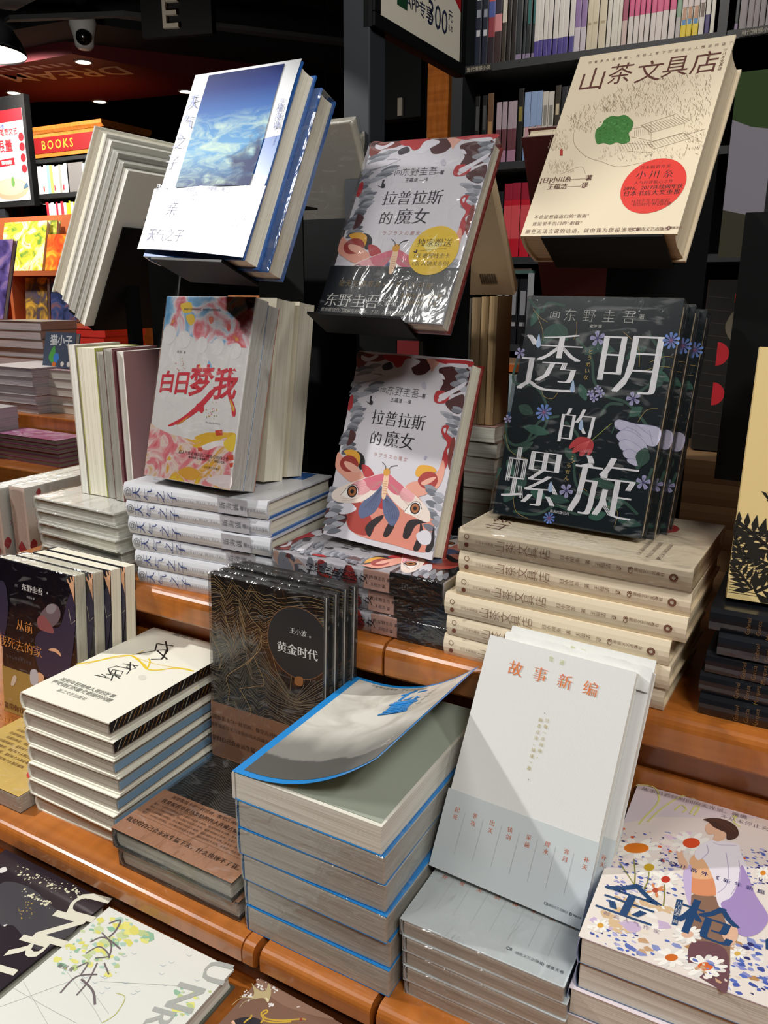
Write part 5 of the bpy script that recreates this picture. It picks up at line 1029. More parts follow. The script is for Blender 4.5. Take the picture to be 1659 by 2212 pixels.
['L','#8A7C64',3.2,[3,1229,82,1221,165,1269,247,1345,329,1201,412,1268,494,1319,576,1148,659,1202,741,1190,823,1108,906,1074,988,1019,1070,967,1153,955,1235,988,1317,1031,1400,1083,1479,1139],0],
['L','#8A7C64',3.2,[3,1267,82,1256,165,1304,247,1362,329,1212,412,1293,494,1330,576,1168,659,1235,741,1216,823,1133,906,1094,988,1031,1070,974,1153,963,1235,1000,1317,1051,1400,1111,1479,1172],0],
['L','#8A7C64',3.2,[3,1321,82,1304,165,1352,247,1391,329,1238,412,1335,494,1357,576,1207,659,1284,741,1255,823,1169,906,1124,988,1051,1070,987,1153,975,1235,1022,1317,1084,1400,1154,1479,1219],0],
['L','#8A7C64',3.2,[3,1356,82,1333,165,1379,247,1398,329,1246,412,1359,494,1366,576,1231,659,1317,741,1279,823,1192,906,1141,988,1062,1070,994,1153,983,1235,1038,1317,1110,1400,1185,1479,1251],0],
['L','#8A7C64',3.2,[3,1376,82,1347,165,1391,247,1392,329,1244,412,1372,494,1365,576,1244,659,1338,741,1289,823,1202,906,1149,988,1067,1070,998,1153,989,1235,1050,1317,1129,1400,1208,1479,1272],0],
['L','#8A7C64',3.2,[3,1415,82,1380,165,1421,247,1406,329,1266,412,1407,494,1385,576,1279,659,1377,741,1317,823,1229,906,1172,988,1085,1070,1011,1153,1002,1235,1076,1317,1166,1400,1248,1479,1309],0],
['L','#8A7C64',3.2,[3,1458,82,1417,165,1457,247,1427,329,1298,412,1450,494,1413,576,1321,659,1451,741,1350,823,1263,906,1203,988,1112,1070,1029,1153,1019,1235,1115,1317,1213,1400,1512,1479,1467],0],
['L','#8A7C64',3.2,[3,1476,82,1431,165,1471,247,1428,329,1313,412,1474,494,1420,576,1342,659,1471,741,1457,823,1276,906,1217,988,1126,1070,1042,1153,1033,1235,1143,1317,1590,1400,1535,1479,1486],0],
['L','#A88A5E',3.2,[3,1490,82,1444,165,1485,247,1432,329,1332,412,1498,494,1426,576,1362,659,1487,741,1464,823,1481,906,1232,988,1144,1070,1061,1153,1755,1235,1679,1317,1614,1400,1555,1479,1503],0],
['L','#A88A5E',3.2,[3,1531,82,1490,165,1541,247,1487,329,1411,412,1582,494,1489,576,1431,659,1542,741,1503,823,1522,906,1592,988,1661,1070,1757,1153,1783,1235,1716,1317,1652,1400,1591,1479,1539],0],
['L','#A88A5E',3.2,[3,1562,82,1524,165,1579,247,1519,329,1461,412,1630,494,1518,576,1472,659,1573,741,1527,823,1554,906,1626,988,1696,1070,1779,1153,1799,1235,1742,1317,1680,1400,1621,1479,1570],0],
['L','#A88A5E',3.2,[3,1571,82,1540,165,1599,247,1533,329,1492,412,1655,494,1524,576,1491,659,1583,741,1532,823,1567,906,1643,988,1712,1070,1789,1153,1807,1235,1753,1317,1691,1400,1631,1479,1583],0],
['L','#A88A5E',3.2,[3,1592,82,1569,165,1632,247,1559,329,1535,412,1688,494,1539,576,1519,659,1602,741,1548,823,1592,906,1669,988,1734,1070,1802,1153,1816,1235,1766,1317,1707,1400,1650,1479,1606],0],
['L','#A88A5E',3.2,[3,1634,82,1619,165,1684,247,1606,329,1597,412,1737,494,1572,576,1565,659,1637,741,1583,823,1634,906,1707,988,1763,1070,1819,1153,1831,1235,1787,1317,1733,1400,1682,1479,1645],0],
['L','#A88A5E',3.2,[3,1662,82,1658,165,1723,247,1638,329,1643,412,1766,494,1588,576,1598,659,1660,741,1606,823,1664,906,1732,988,1782,1070,1831,1153,1840,1235,1799,1317,1749,1400,1704,1479,1674],0],
['L','#A88A5E',3.2,[3,1679,82,1684,165,1748,247,1655,329,1673,412,1778,494,1591,576,1617,659,1671,741,1619,823,1683,906,1748,988,1792,1070,1837,1153,1844,1235,1804,1317,1757,1400,1716,1479,1692],0],
['L','#A88A5E',3.2,[3,1718,82,1730,165,1790,247,1691,329,1720,412,1806,494,1613,576,1657,659,1702,741,1650,823,1717,906,1774,988,1810,1070,1848,1153,1853,1235,1817,1317,1776,1400,1743,1479,1726],0],
['L','#A88A5E',3.2,[3,1768,82,1788,165,1841,247,1735,329,1775,412,1842,494,1647,576,1710,659,1748,741,1690,823,1757,906,1803,988,1831,1070,1862,1153,1864,1235,1834,1317,1801,1400,1777,1479,1768],0],
['L','#A88A5E',3.2,[3,1799,82,1824,165,1868,247,1756,329,1807,412,1855,494,1663,576,1744,659,1774,741,1714,823,1781,906,1818,988,1841,1070,1868,1153,1870,1235,1843,1317,1816,1400,1798,1479,1800],0],
['L','#A88A5E',3.2,[3,1827,82,1855,165,1888,247,1771,329,1833,412,1863,494,1678,576,1777,659,1797,741,1738,823,1800,906,1830,988,1848,1070,1872,1153,1874,1235,1851,1317,1830,1400,1817,1479,1830],0],
['L','#A88A5E',3.2,[3,1877,82,1906,165,1927,247,1807,329,1881,412,1893,494,1719,576,1834,659,1844,741,1788,823,1833,906,1852,988,1864,1070,1884,1153,1886,1235,1869,1317,1856,1400,1857,1479,1881],0],
['L','#A88A5E',3.2,[3,1925,82,1953,165,1961,247,1841,329,1927,412,1923,494,1762,576,1891,659,1889,741,1836,823,1877,906,1871,988,1879,1070,1895,1153,1898,1235,1888,1317,1881,1400,1908,1479,1928],0],
['L','#A88A5E',3.2,[3,1948,82,1974,165,1971,247,1853,329,1950,412,1932,494,1787,576,1926,659,1910,741,1859,823,1896,906,1878,988,1884,1070,1900,1153,1904,1235,1898,1317,1910,1400,1935,1479,1951],0],
['L','#A88A5E',3.2,[3,1977,82,2000,165,1985,247,1873,329,1982,412,1950,494,1821,576,1969,659,1937,741,1888,823,1920,906,1897,988,1893,1070,1908,1153,1913,1235,1920,1317,1946,1400,1968,1479,1978],0],
['L','#A88A5E',3.2,[3,2024,82,2044,165,2018,247,1915,329,2036,412,1989,494,1879,576,2029,659,1981,741,1934,823,1963,906,1937,988,1926,1070,1934,1153,1951,1235,1976,1317,2002,1400,2019,1479,2023],0],
['L','#A88A5E',3.2,[3,2055,82,2073,165,2038,247,1947,329,2077,412,2017,494,1924,576,2075,659,2010,741,1966,823,1991,906,1964,988,1959,1070,1973,1153,1994,1235,2020,1317,2043,1400,2054,1479,2054],0],
['L','#A88A5E',3.2,[3,2067,82,2083,165,2042,247,1964,329,2103,412,2028,494,1953,576,2100,659,2019,741,1979,823,2003,906,1977,988,1978,1070,1997,1153,2021,1235,2046,1317,2064,1400,2070,1479,2065],0],
['L','#A88A5E',3.2,[3,2094,82,2110,165,2064,247,2002,329,2145,412,2055,494,1997,576,2137,659,2042,741,2008,823,2031,906,2008,988,2016,1070,2040,1153,2065,1235,2087,1317,2100,1400,2101,1479,2093],0],
['L','#A88A5E',3.2,[3,2133,82,2150,165,2101,247,2054,412,2095,494,2053,659,2075,741,2050,823,2074,906,2055,988,2070,1070,2096,1153,2120,1235,2139,1317,2146,1400,2142,1479,2134],0],
['L','#A88A5E',5,[224,1709,258,1622,333,1473,332,1390],1],
['L','#A88A5E',5,[385,1697,412,1585,466,1456,479,1388],1],
['L','#A88A5E',5,[471,1900,579,1761,686,1669,699,1580,685,1437,477,1222,233,1016,259,863,242,723],1],
['L','#A88A5E',5,[602,1335,738,1073,627,1002,403,913],1],
['L','#A88A5E',5,[3,1469,94,1335,157,1204,118,1060],1],
['L','#A88A5E',5,[403,913,514,772,555,686,526,617],1],
['L','#A88A5E',5,[713,1606,630,1377,491,1213],1],
['P','#7A5436',[1479,1620,1479,1671,1479,1721,1479,1770,1479,1816,1479,1858,1452,1897,1413,1931,1371,1959,1325,1982,1276,1998,1226,2008,1175,2012,1123,2008,1073,1998,1025,1982,979,1959,936,1931,897,1897,864,1858,835,1816,812,1770,796,1721,786,1671,783,1620,786,1568,796,1518,812,1470,835,1424,864,1381,897,1342,936,1309,979,1280,1025,1257,1073,1241,1123,1231,1175,1228,1226,1231,1276,1241,1325,1257,1371,1280,1413,1309,1452,1342,1479,1381,1479,1424,1479,1470,1479,1518,1479,1568],0],
['P','#232425',[1479,1620,1479,1670,1479,1719,1479,1767,1479,1812,1479,1854,1447,1892,1409,1925,1367,1953,1322,1975,1274,1991,1225,2001,1175,2005,1124,2001,1075,1991,1027,1975,982,1953,940,1925,902,1892,869,1854,841,1812,819,1767,803,1719,793,1670,790,1620,793,1569,803,1520,819,1472,841,1427,869,1385,902,1347,940,1314,982,1286,1027,1264,1075,1248,1124,1238,1175,1235,1225,1238,1274,1248,1322,1264,1367,1286,1409,1314,1447,1347,1479,1385,1479,1427,1479,1472,1479,1520,1479,1569],0],
['T', '#D8D6D2', '黄金时代', 1162, 1535, 127, 'S', 1, 1, 0, 0],
['T', '#D8D6D2', '王小波', 1171, 1743, 72, 's', 1, 1, 0, 0],
['T', '#D8D6D2', '著', 1317, 1722, 24, 'r', 1, 1, 0, 0],
['P','#8A5A30',[1143,1241,1226,1256,1233,1183,1195,1150,1130,1162],1],
['T', '#3A2418', '我要像笛卡尔一样思辨，像堂吉诃德一样', 497, 485, 59, 's', 1, 1, 0, 0],
['T', '#3A2418', '我要报着草长马发情的伟大真诚去做一切事', 496, 385, 54, 's', 1, 1, 0, 0],
['T', '#3A2418', '我觉得自己会永远生猛下去，什么也锤不了我。', 622, 223, 68, 'S', 1, 1, 0, 0],
],
'hjflat':[
['L','#6A6252',3,[3,740,94,793,189,798,284,769,378,759,472,776,567,777,662,732,756,677,850,668,945,705,1040,734,1134,729,1228,723,1323,755,1417,805,1509,817],0],
['L','#6A6252',3,[3,790,94,834,189,828,284,800,378,798,472,817,567,807,662,755,756,706,850,710,945,750,1040,771,1134,761,1228,762,1323,802,1417,849,1509,848],0],
['L','#6A6252',3,[3,839,94,873,189,857,284,832,378,838,472,855,567,835,662,777,756,738,850,754,945,794,1040,806,1134,794,1228,803,1323,850,1417,890,1509,876],0],
['L','#6A6252',3,[3,886,94,908,189,886,284,867,378,880,472,892,567,860,662,801,756,774,850,799,945,836,1040,839,1134,827,1228,847,1323,898,1417,928,1509,902],0],
['L','#6A6252',3,[3,931,94,941,189,915,284,904,378,921,472,926,567,884,662,827,756,812,850,845,945,875,1040,872,1134,863,1228,892,1323,945,1417,963,1509,926],0],
['L','#6A6252',3,[3,974,94,972,189,945,284,942,378,962,472,957,567,906,662,854,756,853,850,890,945,913,1040,903,1134,901,1228,940,1323,989,1417,995,1509,951],0],
['L','#6A6252',3,[3,1013,94,1002,189,977,284,983,378,1001,472,985,567,929,662,885,756,896,850,934,945,948,1040,935,1134,942,1228,988,1323,1032,1417,1024,1509,976],0],
['L','#6A6252',3,[3,1050,94,1031,189,1012,284,1024,378,1039,472,1011,567,952,662,919,756,940,850,976,945,982,1040,969,1134,985,1228,1036,1323,1071,1417,1050,1509,1001],0],
['L','#6A6252',3,[3,1084,94,1060,189,1048,284,1066,378,1074,472,1035,567,976,662,956,756,985,850,1016,945,1014,1040,1004,1134,1030,1228,1084,1323,1107,1417,1076,1509,1029],0],
['L','#6A6252',3,[3,1116,94,1091,189,1086,284,1107,378,1106,472,1058,567,1003,662,996,756,1030,850,1054,945,1046,1040,1041,1134,1077,1228,1129,1323,1141,1417,1101,1509,1059],0],
['L','#6A6252',3,[3,1146,94,1122,189,1127,284,1147,378,1135,472,1080,567,1033,662,1038,756,1074,850,1090,945,1077,1040,1081,1134,1125,1228,1173,1323,1171,1417,1125,1509,1091],0],
['L','#6A6252',3,[3,1176,94,1156,189,1168,284,1186,378,1162,472,1103,567,1065,662,1081,756,1117,850,1124,945,1110,1040,1123,1134,1174,1228,1214,1323,1199,1417,1151,1509,1126],0],
['L','#6A6252',3,[3,1205,94,1192,189,1210,284,1222,378,1187,472,1127,567,1101,662,1126,756,1158,850,1156,945,1144,1040,1168,1134,1222,1228,1251,1323,1225,1417,1178,1509,1163],0],
['L','#6A6252',3,[3,1236,94,1230,189,1252,284,1255,378,1210,472,1153,567,1139,662,1171,756,1196,850,1188,945,1181,1040,1215,1134,1269,1228,1286,1323,1250,1417,1208,1509,1202],0],
['L','#6A6252',3,[3,1267,94,1270,189,1293,284,1285,378,1232,472,1181,567,1180,662,1215,756,1232,850,1220,945,1220,1040,1263,1134,1313,1228,1317,1323,1275,1417,1239,1509,1241],0],
['L','#6A6252',3,[3,1301,94,1312,189,1332,284,1313,378,1254,472,1212,567,1223,662,1258,756,1266,850,1252,945,1261,1040,1311,1134,1355,1228,1346,1323,1300,1417,1273,1509,1281],0],
['L','#6A6252',3,[3,1336,94,1354,189,1369,284,1338,378,1278,472,1246,567,1267,662,1299,756,1299,850,1286,945,1306,1040,1360,1134,1394,1228,1373,1323,1327,1417,1310,1509,1321],0],
['L','#6A6252',3,[3,1374,94,1396,189,1403,284,1361,378,1302,472,1284,567,1312,662,1338,756,1331,850,1321,945,1352,1040,1407,1134,1430,1228,1399,1323,1356,1417,1348,1509,1359],0],
['L','#6A6252',3,[3,1414,94,1437,189,1434,284,1384,378,1330,472,1324,567,1356,662,1374,756,1362,850,1359,945,1400,1040,1453,1134,1463,1228,1424,1323,1387,1417,1387,1509,1396],0],
['L','#6A6252',3,[3,1455,94,1477,189,1463,284,1406,378,1360,472,1366,567,1399,662,1409,756,1394,850,1400,945,1448,1040,1496,1134,1493,1228,1450,1323,1421,1417,1427,1509,1431],0],
['L','#6A6252',3,[3,1497,94,1515,189,1489,284,1429,378,1393,472,1409,567,1440,662,1442,756,1427,850,1443,945,1497,1040,1537,1134,1521,1228,1476,1323,1457,1417,1467,1509,1463],0],
['L','#6A6252',3,[3,1540,94,1551,189,1513,284,1453,378,1429,472,1453,567,1480,662,1474,756,1462,850,1489,945,1546,1040,1574,1134,1547,1228,1505,1323,1494,1417,1506,1509,1492],0],
['L','#6A6252',3,[3,1582,94,1583,189,1536,284,1479,378,1468,472,1497,567,1517,662,1505,756,1499,850,1537,945,1592,1040,1608,1134,1573,1228,1535,1323,1533,1417,1543,1509,1520],0],
['L','#6A6252',3,[3,1623,94,1613,189,1558,284,1508,378,1509,472,1540,567,1552,662,1536,756,1539,850,1585,945,1637,1040,1639,1134,1598,1228,1568,1323,1573,1417,1578,1509,1546],0],
['L','#6A6252',3,[3,1662,94,1640,189,1580,284,1540,378,1551,472,1582,567,1585,662,1569,756,1581,850,1634,945,1678,1040,1668,1134,1625,1228,1603,1323,1613,1417,1611,1509,1571],0],
['L','#6A6252',3,[3,1698,94,1665,189,1604,284,1575,378,1595,472,1622,567,1617,662,1603,756,1626,850,1683,945,1717,1040,1695,1134,1653,1228,1641,1323,1652,1417,1641,1509,1595],0],
['L','#6A6252',3,[3,1732,94,1688,189,1629,284,1612,378,1639,472,1659,567,1648,662,1639,756,1673,850,1731,945,1752,1040,1721,1134,1683,1228,1679,1323,1690,1417,1670,1509,1620],0],
['L','#6A6252',3,[3,1762,94,1710,189,1657,284,1652,378,1682,472,1695,567,1679,662,1678,756,1722,850,1776,945,1785,1040,1747,1134,1715,1228,1719,1323,1726,1417,1696,1509,1647],0],
['L','#6A6252',3,[3,1790,94,1732,189,1687,284,1694,378,1724,472,1728,567,1711,662,1720,756,1771,850,1819,945,1815,1040,1774,1134,1750,1228,1759,1323,1760,1417,1721,1509,1675],0],
['L','#6A6252',3,[3,1816,94,1755,189,1721,284,1737,378,1764,472,1760,567,1744,662,1764,756,1820,850,1859,945,1843,1040,1801,1134,1787,1228,1799,1323,1791,1417,1745,1509,1706],0],
['L','#6A6252',3,[3,1839,94,1779,189,1757,284,1781,378,1802,472,1791,567,1779,662,1810,756,1869,850,1896,945,1869,1040,1831,1134,1825,1228,1837,1323,1819,1417,1769,1509,1740],0],
['L','#6A6252',3,[3,1862,94,1806,189,1797,284,1824,378,1838,472,1822,567,1817,662,1859,756,1915,850,1929,945,1895,1040,1863,1134,1865,1228,1874,1323,1846,1417,1795,1509,1777],0],
['L','#6A6252',3,[3,1884,94,1836,189,1838,284,1866,378,1871,472,1853,567,1858,662,1908,756,1959,850,1961,945,1922,1040,1897,1134,1905,1228,1908,1323,1871,1417,1822,1509,1818],0],
['L','#6A6252',3,[3,1906,94,1868,189,1880,284,1907,378,1904,472,1886,567,1901,662,1957,756,2000,850,1989,945,1949,1040,1933,1134,1945,1228,1940,1323,1895,1417,1852,1509,1861],0],
['L','#6A6252',3,[3,1930,94,1903,189,1923,284,1945,378,1934,472,1920,567,1947,662,2006,756,2038,850,2017,945,1979,1040,1971,1134,1984,1228,1969,1323,1919,1417,1885,1509,1906],0],
['L','#6A6252',3,[3,1956,94,1941,189,1966,284,1981,378,1965,472,1957,567,1995,662,2053,756,2074,850,2043,945,2010,1040,2011,1134,2021,1228,1996,1323,1944,1417,1920,1509,1953],0],
['L','#6A6252',3,[3,1984,94,1982,189,2009,284,2015,378,1996,472,1997,567,2044,850,2070,945,2044,1040,2051,1134,2056,1228,2021,1323,1970,1417,1959,1509,2000],0],
['L','#6A6252',3,[3,2016,94,2023,189,2049,284,2047,378,2028,472,2039,945,2079,1134,2088,1228,2045,1323,1999,1417,2001,1509,2048],0],
['T', '#3A2418', '我要像笛卡尔一样思辨，像堂吉诃德一样攻击', 720, 660, 56, 's', 1, 1, 0, 0],
['T', '#3A2418', '我要报着草长马发情的伟大真诚去做一切事。', 720, 570, 63, 'S', 1, 1, 0, 0],
['T', '#3A2418', '我在三十岁时已经明白，什么都是可以从头来的，我看到的好多东西，无非是一些生活的样子。', 760, 490, 33, 's', 1, 1, 0, 0],
['T', '#3A2418', '我在三十岁时已经明白，什么都是可以从头来的，我看到的好多东西，无非是一些生活的样子。', 760, 435, 33, 's', 1, 1, 0, 0],
['T', '#3A2418', '我在三十岁时已经明白，什么都是可以从头来的，我看到的好多东西，无非是一些生活的样子。', 760, 380, 33, 's', 1, 1, 0, 0],
['T', '#3A2418', '我在三十岁时已经明白，什么都是可以从头来的，我看到的好多东西，无非是一些生活的样子。', 760, 325, 33, 's', 1, 1, 0, 0],
['T', '#3A2418', '我觉得自己会永远生猛下去，什么也锤不了我。', 740, 180, 71, 'S', 1, 1, 0, 0],
['L','#3A2418',2,[100,530,1400,530],0],
['L','#3A2418',2,[100,280,1400,280],0],
],
'pn':[
['L','#E3C42C',24.7,[10,752,162,946,247,1106,385,1221,585,1173,807,1065,943,1106,1086,1247,1310,1285],1],
['L','#E3C42C',13.299999999999999,[103,802,223,1026,399,1243,426,1396],1],
['L','#E3C42C',19.0,[397,1228,707,1127,807,1065,712,1209,634,1267],1],
['L','#E3C42C',9.5,[470,1212,838,1210,1244,1300],1],
['L','#1A1A1A',20.9,[420,1624,644,1672],0],
['L','#1A1A1A',20.9,[461,1728,679,1533,777,1324],0],
['L','#1A1A1A',20.9,[420,1624,546,1462,414,1285],0],
['L','#1A1A1A',20.9,[537,1471,657,1556],0],
['L','#1A1A1A',20.9,[571,1475,841,1358],0],
['L','#1A1A1A',20.9,[649,1552,780,1339,671,1267],0],
['L','#1A1A1A',15.2,[468,1025,668,1067],0],
['L','#1A1A1A',15.2,[513,1102,656,952],0],
['L','#1A1A1A',15.2,[565,986,656,952,684,1011,590,1064,561,997],0],
['L','#1A1A1A',15.2,[455,952,417,855,550,769,504,745],0],
['L','#1A1A1A',15.2,[464,944,655,970,708,854],0],
['L','#1A1A1A',15.2,[485,859,623,883,673,805,532,778,485,859],0],
['L','#1A1A1A',15.2,[532,866,590,791],0],
['L','#1A1A1A',15.2,[527,757,694,785],0],
['L','#1A1A1A',15.2,[459,720,668,680,456,676],0],
['L','#1A1A1A',15.2,[594,762,677,656],0],
['L','#1A1A1A',15.2,[569,688,413,665],0],
['L','#1A1A1A',15.2,[625,767,725,741],0],
['T', '#77776E', '戴建业', 575, 1957, 121, 'r', 1, 1, 0, 0],
['T', '#77776E', '这些年轻帅帅人变的故事\n更受我们的最终要面的问题', 576, 380, 76, 'b', 1, 1.1, 0, 0],
['T', '#77776E', '浙江文艺出版社', 553, 232, 63, 'r', 1, 1, 0, 0],
['P','#D9D6C8',[855,890,901,940,982,879,942,828],1],
],
'cq':[
['P','#2C2740',[1275,1763,1344,1846,1387,1774,1387,1552,1387,1467,1303,1018,1173,729,881,656,681,782,670,1154,921,1331,1125,1399],1],
['P','#2C2740',[3,1672,145,1738,175,1421,93,1076,3,914],1],
['L','#B9B2A0',8,[1282,1640,1317,1458,1387,1522],0],
['P','#DDA983',[1309,1956,1367,2002,1387,2014,1387,1991,1387,1874,1387,1730,1387,1733,1359,1826,1322,1900],1],
['L','#DDA983',22,[1325,1947,1289,1981,1281,2009],1],
['L','#DDA983',22,[1358,1983,1340,2020,1334,2048],1],
['L','#DDA983',22,[1387,2002,1382,2045,1379,2062],1],
['L','#DDA983',22,[1387,2009,1387,2050,1387,2062],1],
['L','#DDA983',22,[1387,2000,1387,2036,1387,2062],1],
['P','#C48D6C',[1387,1785,1387,1783,1387,1705,1387,1743],1],
['P','#DDA983',[895,1038,991,1085,1082,1069,1120,1005,1022,1037],1],
['P','#DDA983',[693,697,795,666,736,544,686,595],1],
['P','#B9B6BE',[542,673,642,723,691,659,665,526,540,507],1],
['P','#C9B7A4',[151,395,197,510,245,548,269,503,207,399],1],
['P','#6A5A60',[776,1471,972,1643,1105,1634,1131,1508,990,1358,838,1362],1],
['P','#8A4E50',[721,1410,844,1460,989,1346,985,1272,747,1281],1],
['P','#8A8288',[903,1605,1006,1650,1071,1615,999,1529,898,1520],1],
['T', '#D2D0D0', '东野圭吾', 649, 1764, 98, 'S', 1, 1, 0, 0],
['T', '#8A8890', '[日]', 357, 1757, 38, 'r', 1, 1, 0, 0],
['T', '#D2D0D0', '著', 918, 1770, 31, 'r', 1, 1, 0, 0],
['T', '#B9B7BC', '李盈春 译', 612, 1650, 35, 's', 1, 1, 0, 0],
['T', '#D08A4A', '从前', 470, 1252, 157, 's', 1, 1, 0, 0],
['T', '#D08A4A', '我死去的家', 367, 973, 164, 's', 1, 1, 0, 0],
['T', '#77727C', 'むかし僕が死んだ家', 335, 782, 48, 'l', 1.25, 1, 0, 0],
['T', '#5A2A1A', '说，能带你找到自我', 239, 88, 96, 'S', 1, 1, 0, 0],
['L','#5A2A1A',2.5,[3,3,452,9],0],
['T', '#5A2A1A', '东野圭吾十大被低估的杰作', 131, -120, 85, 's', 1, 1, 0, 0],
['L','#5A2A1A',2.5,[3,3,443,3],0],
['T', '#5A2A1A', '自我的旅程，我们每个人都是', 59, -328, 60, 's', 1, 1, 0, 0],
['T', '#5A2A1A', '会突然莫名觉得孤独，恐惧', 52, -428, 60, 's', 1, 1, 0, 0],
['T', '#5A2A1A', '弄丢掉了曾经的自己。', 44, -528, 60, 's', 1, 1, 0, 0],
['T', '#5A2A1A', '——本书责编 王霄', 176, -516, 54, 's', 1, 1, 0, 0],
],
'cqflat':[
['P','#C0453A',[1345,400,1342,428,1333,454,1318,478,1298,498,1274,513,1248,522,1220,525,1192,522,1166,513,1142,498,1122,478,1107,454,1098,428,1095,400,1098,372,1107,346,1122,322,1142,302,1166,287,1192,278,1220,275,1248,278,1274,287,1298,302,1318,322,1333,346,1342,372],0],
['T', '#EBC9A8', '被误读的\n推理小说', 1220, 400, 43, 'b', 1, 1.0, 0, 0],
['T', '#5A2A1A', '自我的旅程，我们每个人都是孤', 600, 980, 52, 's', 1, 1, 0, 0],
['T', '#5A2A1A', '自我的旅程，我们每个人都是孤独', 600, 895, 52, 's', 1, 1, 0, 0],
['T', '#5A2A1A', '自我的旅程，我们每个人都是孤独的', 600, 810, 52, 's', 1, 1, 0, 0],
['T', '#5A2A1A', '自我的旅程，我们每个人都是孤', 600, 725, 52, 's', 1, 1, 0, 0],
['T', '#5A2A1A', '自我的旅程，我们每个人都是孤独', 600, 640, 52, 's', 1, 1, 0, 0],
['T', '#5A2A1A', '自我的旅程，我们每个人都是孤独的', 600, 555, 52, 's', 1, 1, 0, 0],
['T', '#5A2A1A', '自我的旅程，我们每个人都是孤', 600, 470, 52, 's', 1, 1, 0, 0],
['T', '#5A2A1A', '自我的旅程，我们每个人都是孤独', 600, 385, 52, 's', 1, 1, 0, 0],
['L','#5A2A1A',2,[100,1040,1300,1040],0],
],
'jq':[
['P','#E6D9D2',[3,1287,6,1420,263,1659,1082,2077,1345,2077,1364,1561,927,1159,12,827],0],
['P','#E9DFD6',[3,787,1130,1433,1407,3,1213,3,3,3],0],
['B',['#3D4F9E','#5A70BC','#2C2F6B','#8C8FC8','#B6B2D8','#4A5FB0'],[385,1193,106,453,1304,109,130,954,74,438,1465,79,116,1149,98,348,1234,79,118,1117,77,260,1110,54,90,943,170,373,1353,107,425,1143,156,84,984,205,39,1225,59,253,1289,118,248,1297,89,408,1180,137,256,1282,169,127,1180,148,305,1269,173,429,1219,100,382,1300,75,366,1187,135,471,1226,120,52,1290,150,482,1086,197,68,1274,67,198,1127,137,62,1184,185,97,948,109,117,919,183,481,1122,94,229,1248,172,193,1247,59,362,1478,136,207,1022,108,460,1115,55,437,1262,117,82,1203,55,98,914,89,451,1273,137,84,1017,139,172,1145,54,348,1052,76,55,1127,157,401,1070,89,348,1390,104,269,1164,123,171,1261,95,131,1292,116,54,1015,154,244,1069,184,411,1133,109,148,924,167,394,1194,98,57,894,93,497,1338,122,477,1241,105,143,1185,177,399,1436,135,372,1367,146,382,1482,123,485,1383,188,485,1184,136,144,905,181,97,980,66,120,903,196,13,1149,84,428,1119,142,132,1346,76,332,1358,75,499,1108,175,272,1090,100,419,1419,150,355,1400,97,56,1142,155,210,990,204,412,1301,67,387,1243,151,333,1020,182,469,1184,121,354,1354,167,141,903,140,263,1334,96,413,1351,79,112,1083,86,495,1260,109,168,1183,187,88,1180,92,441,1112,81,266,1153,166,463,1512,104,374,1324,78,428,1300,79,157,1189,77,242,1410,78,507,1290,110,424,1326,174,215,947,145,169,1052,156,286,1027,203,509,1099,177,74,1107,205,479,1240,75,376,1031,163,418,1257,175,204,1368,187,186,953,122,347,1298,77,195,969,160,244,1145,81,177,1105,164,105,889,72]],
['B',['#3D4F9E','#5A70BC','#2C2F6B','#8C8FC8','#B6B2D8','#4A5FB0'],[984,1343,83,1144,1489,113,1067,1236,151,1062,1364,84,970,1342,126,1093,1517,147,1072,1175,137,1105,1229,183,1070,1374,66,1122,1263,132,1015,1200,187,1017,1273,204,1122,1366,90,997,1180,180,971,1414,144,941,1469,188,1070,1430,186,1031,1555,200,1031,1361,137,1113,1212,63,1080,1379,173,1114,1563,217,1092,1267,210,1105,1247,211,1097,1191,178,1115,1412,133,1026,1180,148,1113,1622,202,1086,1318,184,995,1261,213,1108,1201,121,1055,1505,132,980,1457,138,987,1235,67,1102,1578,193,1126,1203,147,996,1421,208,951,1491,72,1086,1406,220,1025,1275,106,1135,1440,212,1105,1383,77,1065,1571,158,1096,1630,218,1041,1483,167,1019,1585,176,1159,1227,146,964,1277,78,962,1227,189,988,1334,220,1085,1590,142,1089,1585,132,944,1285,162,989,1463,186,1049,1149,182,960,1121,130,1029,1239,161,1112,1411,210,1141,1497,140,946,1541,72]],
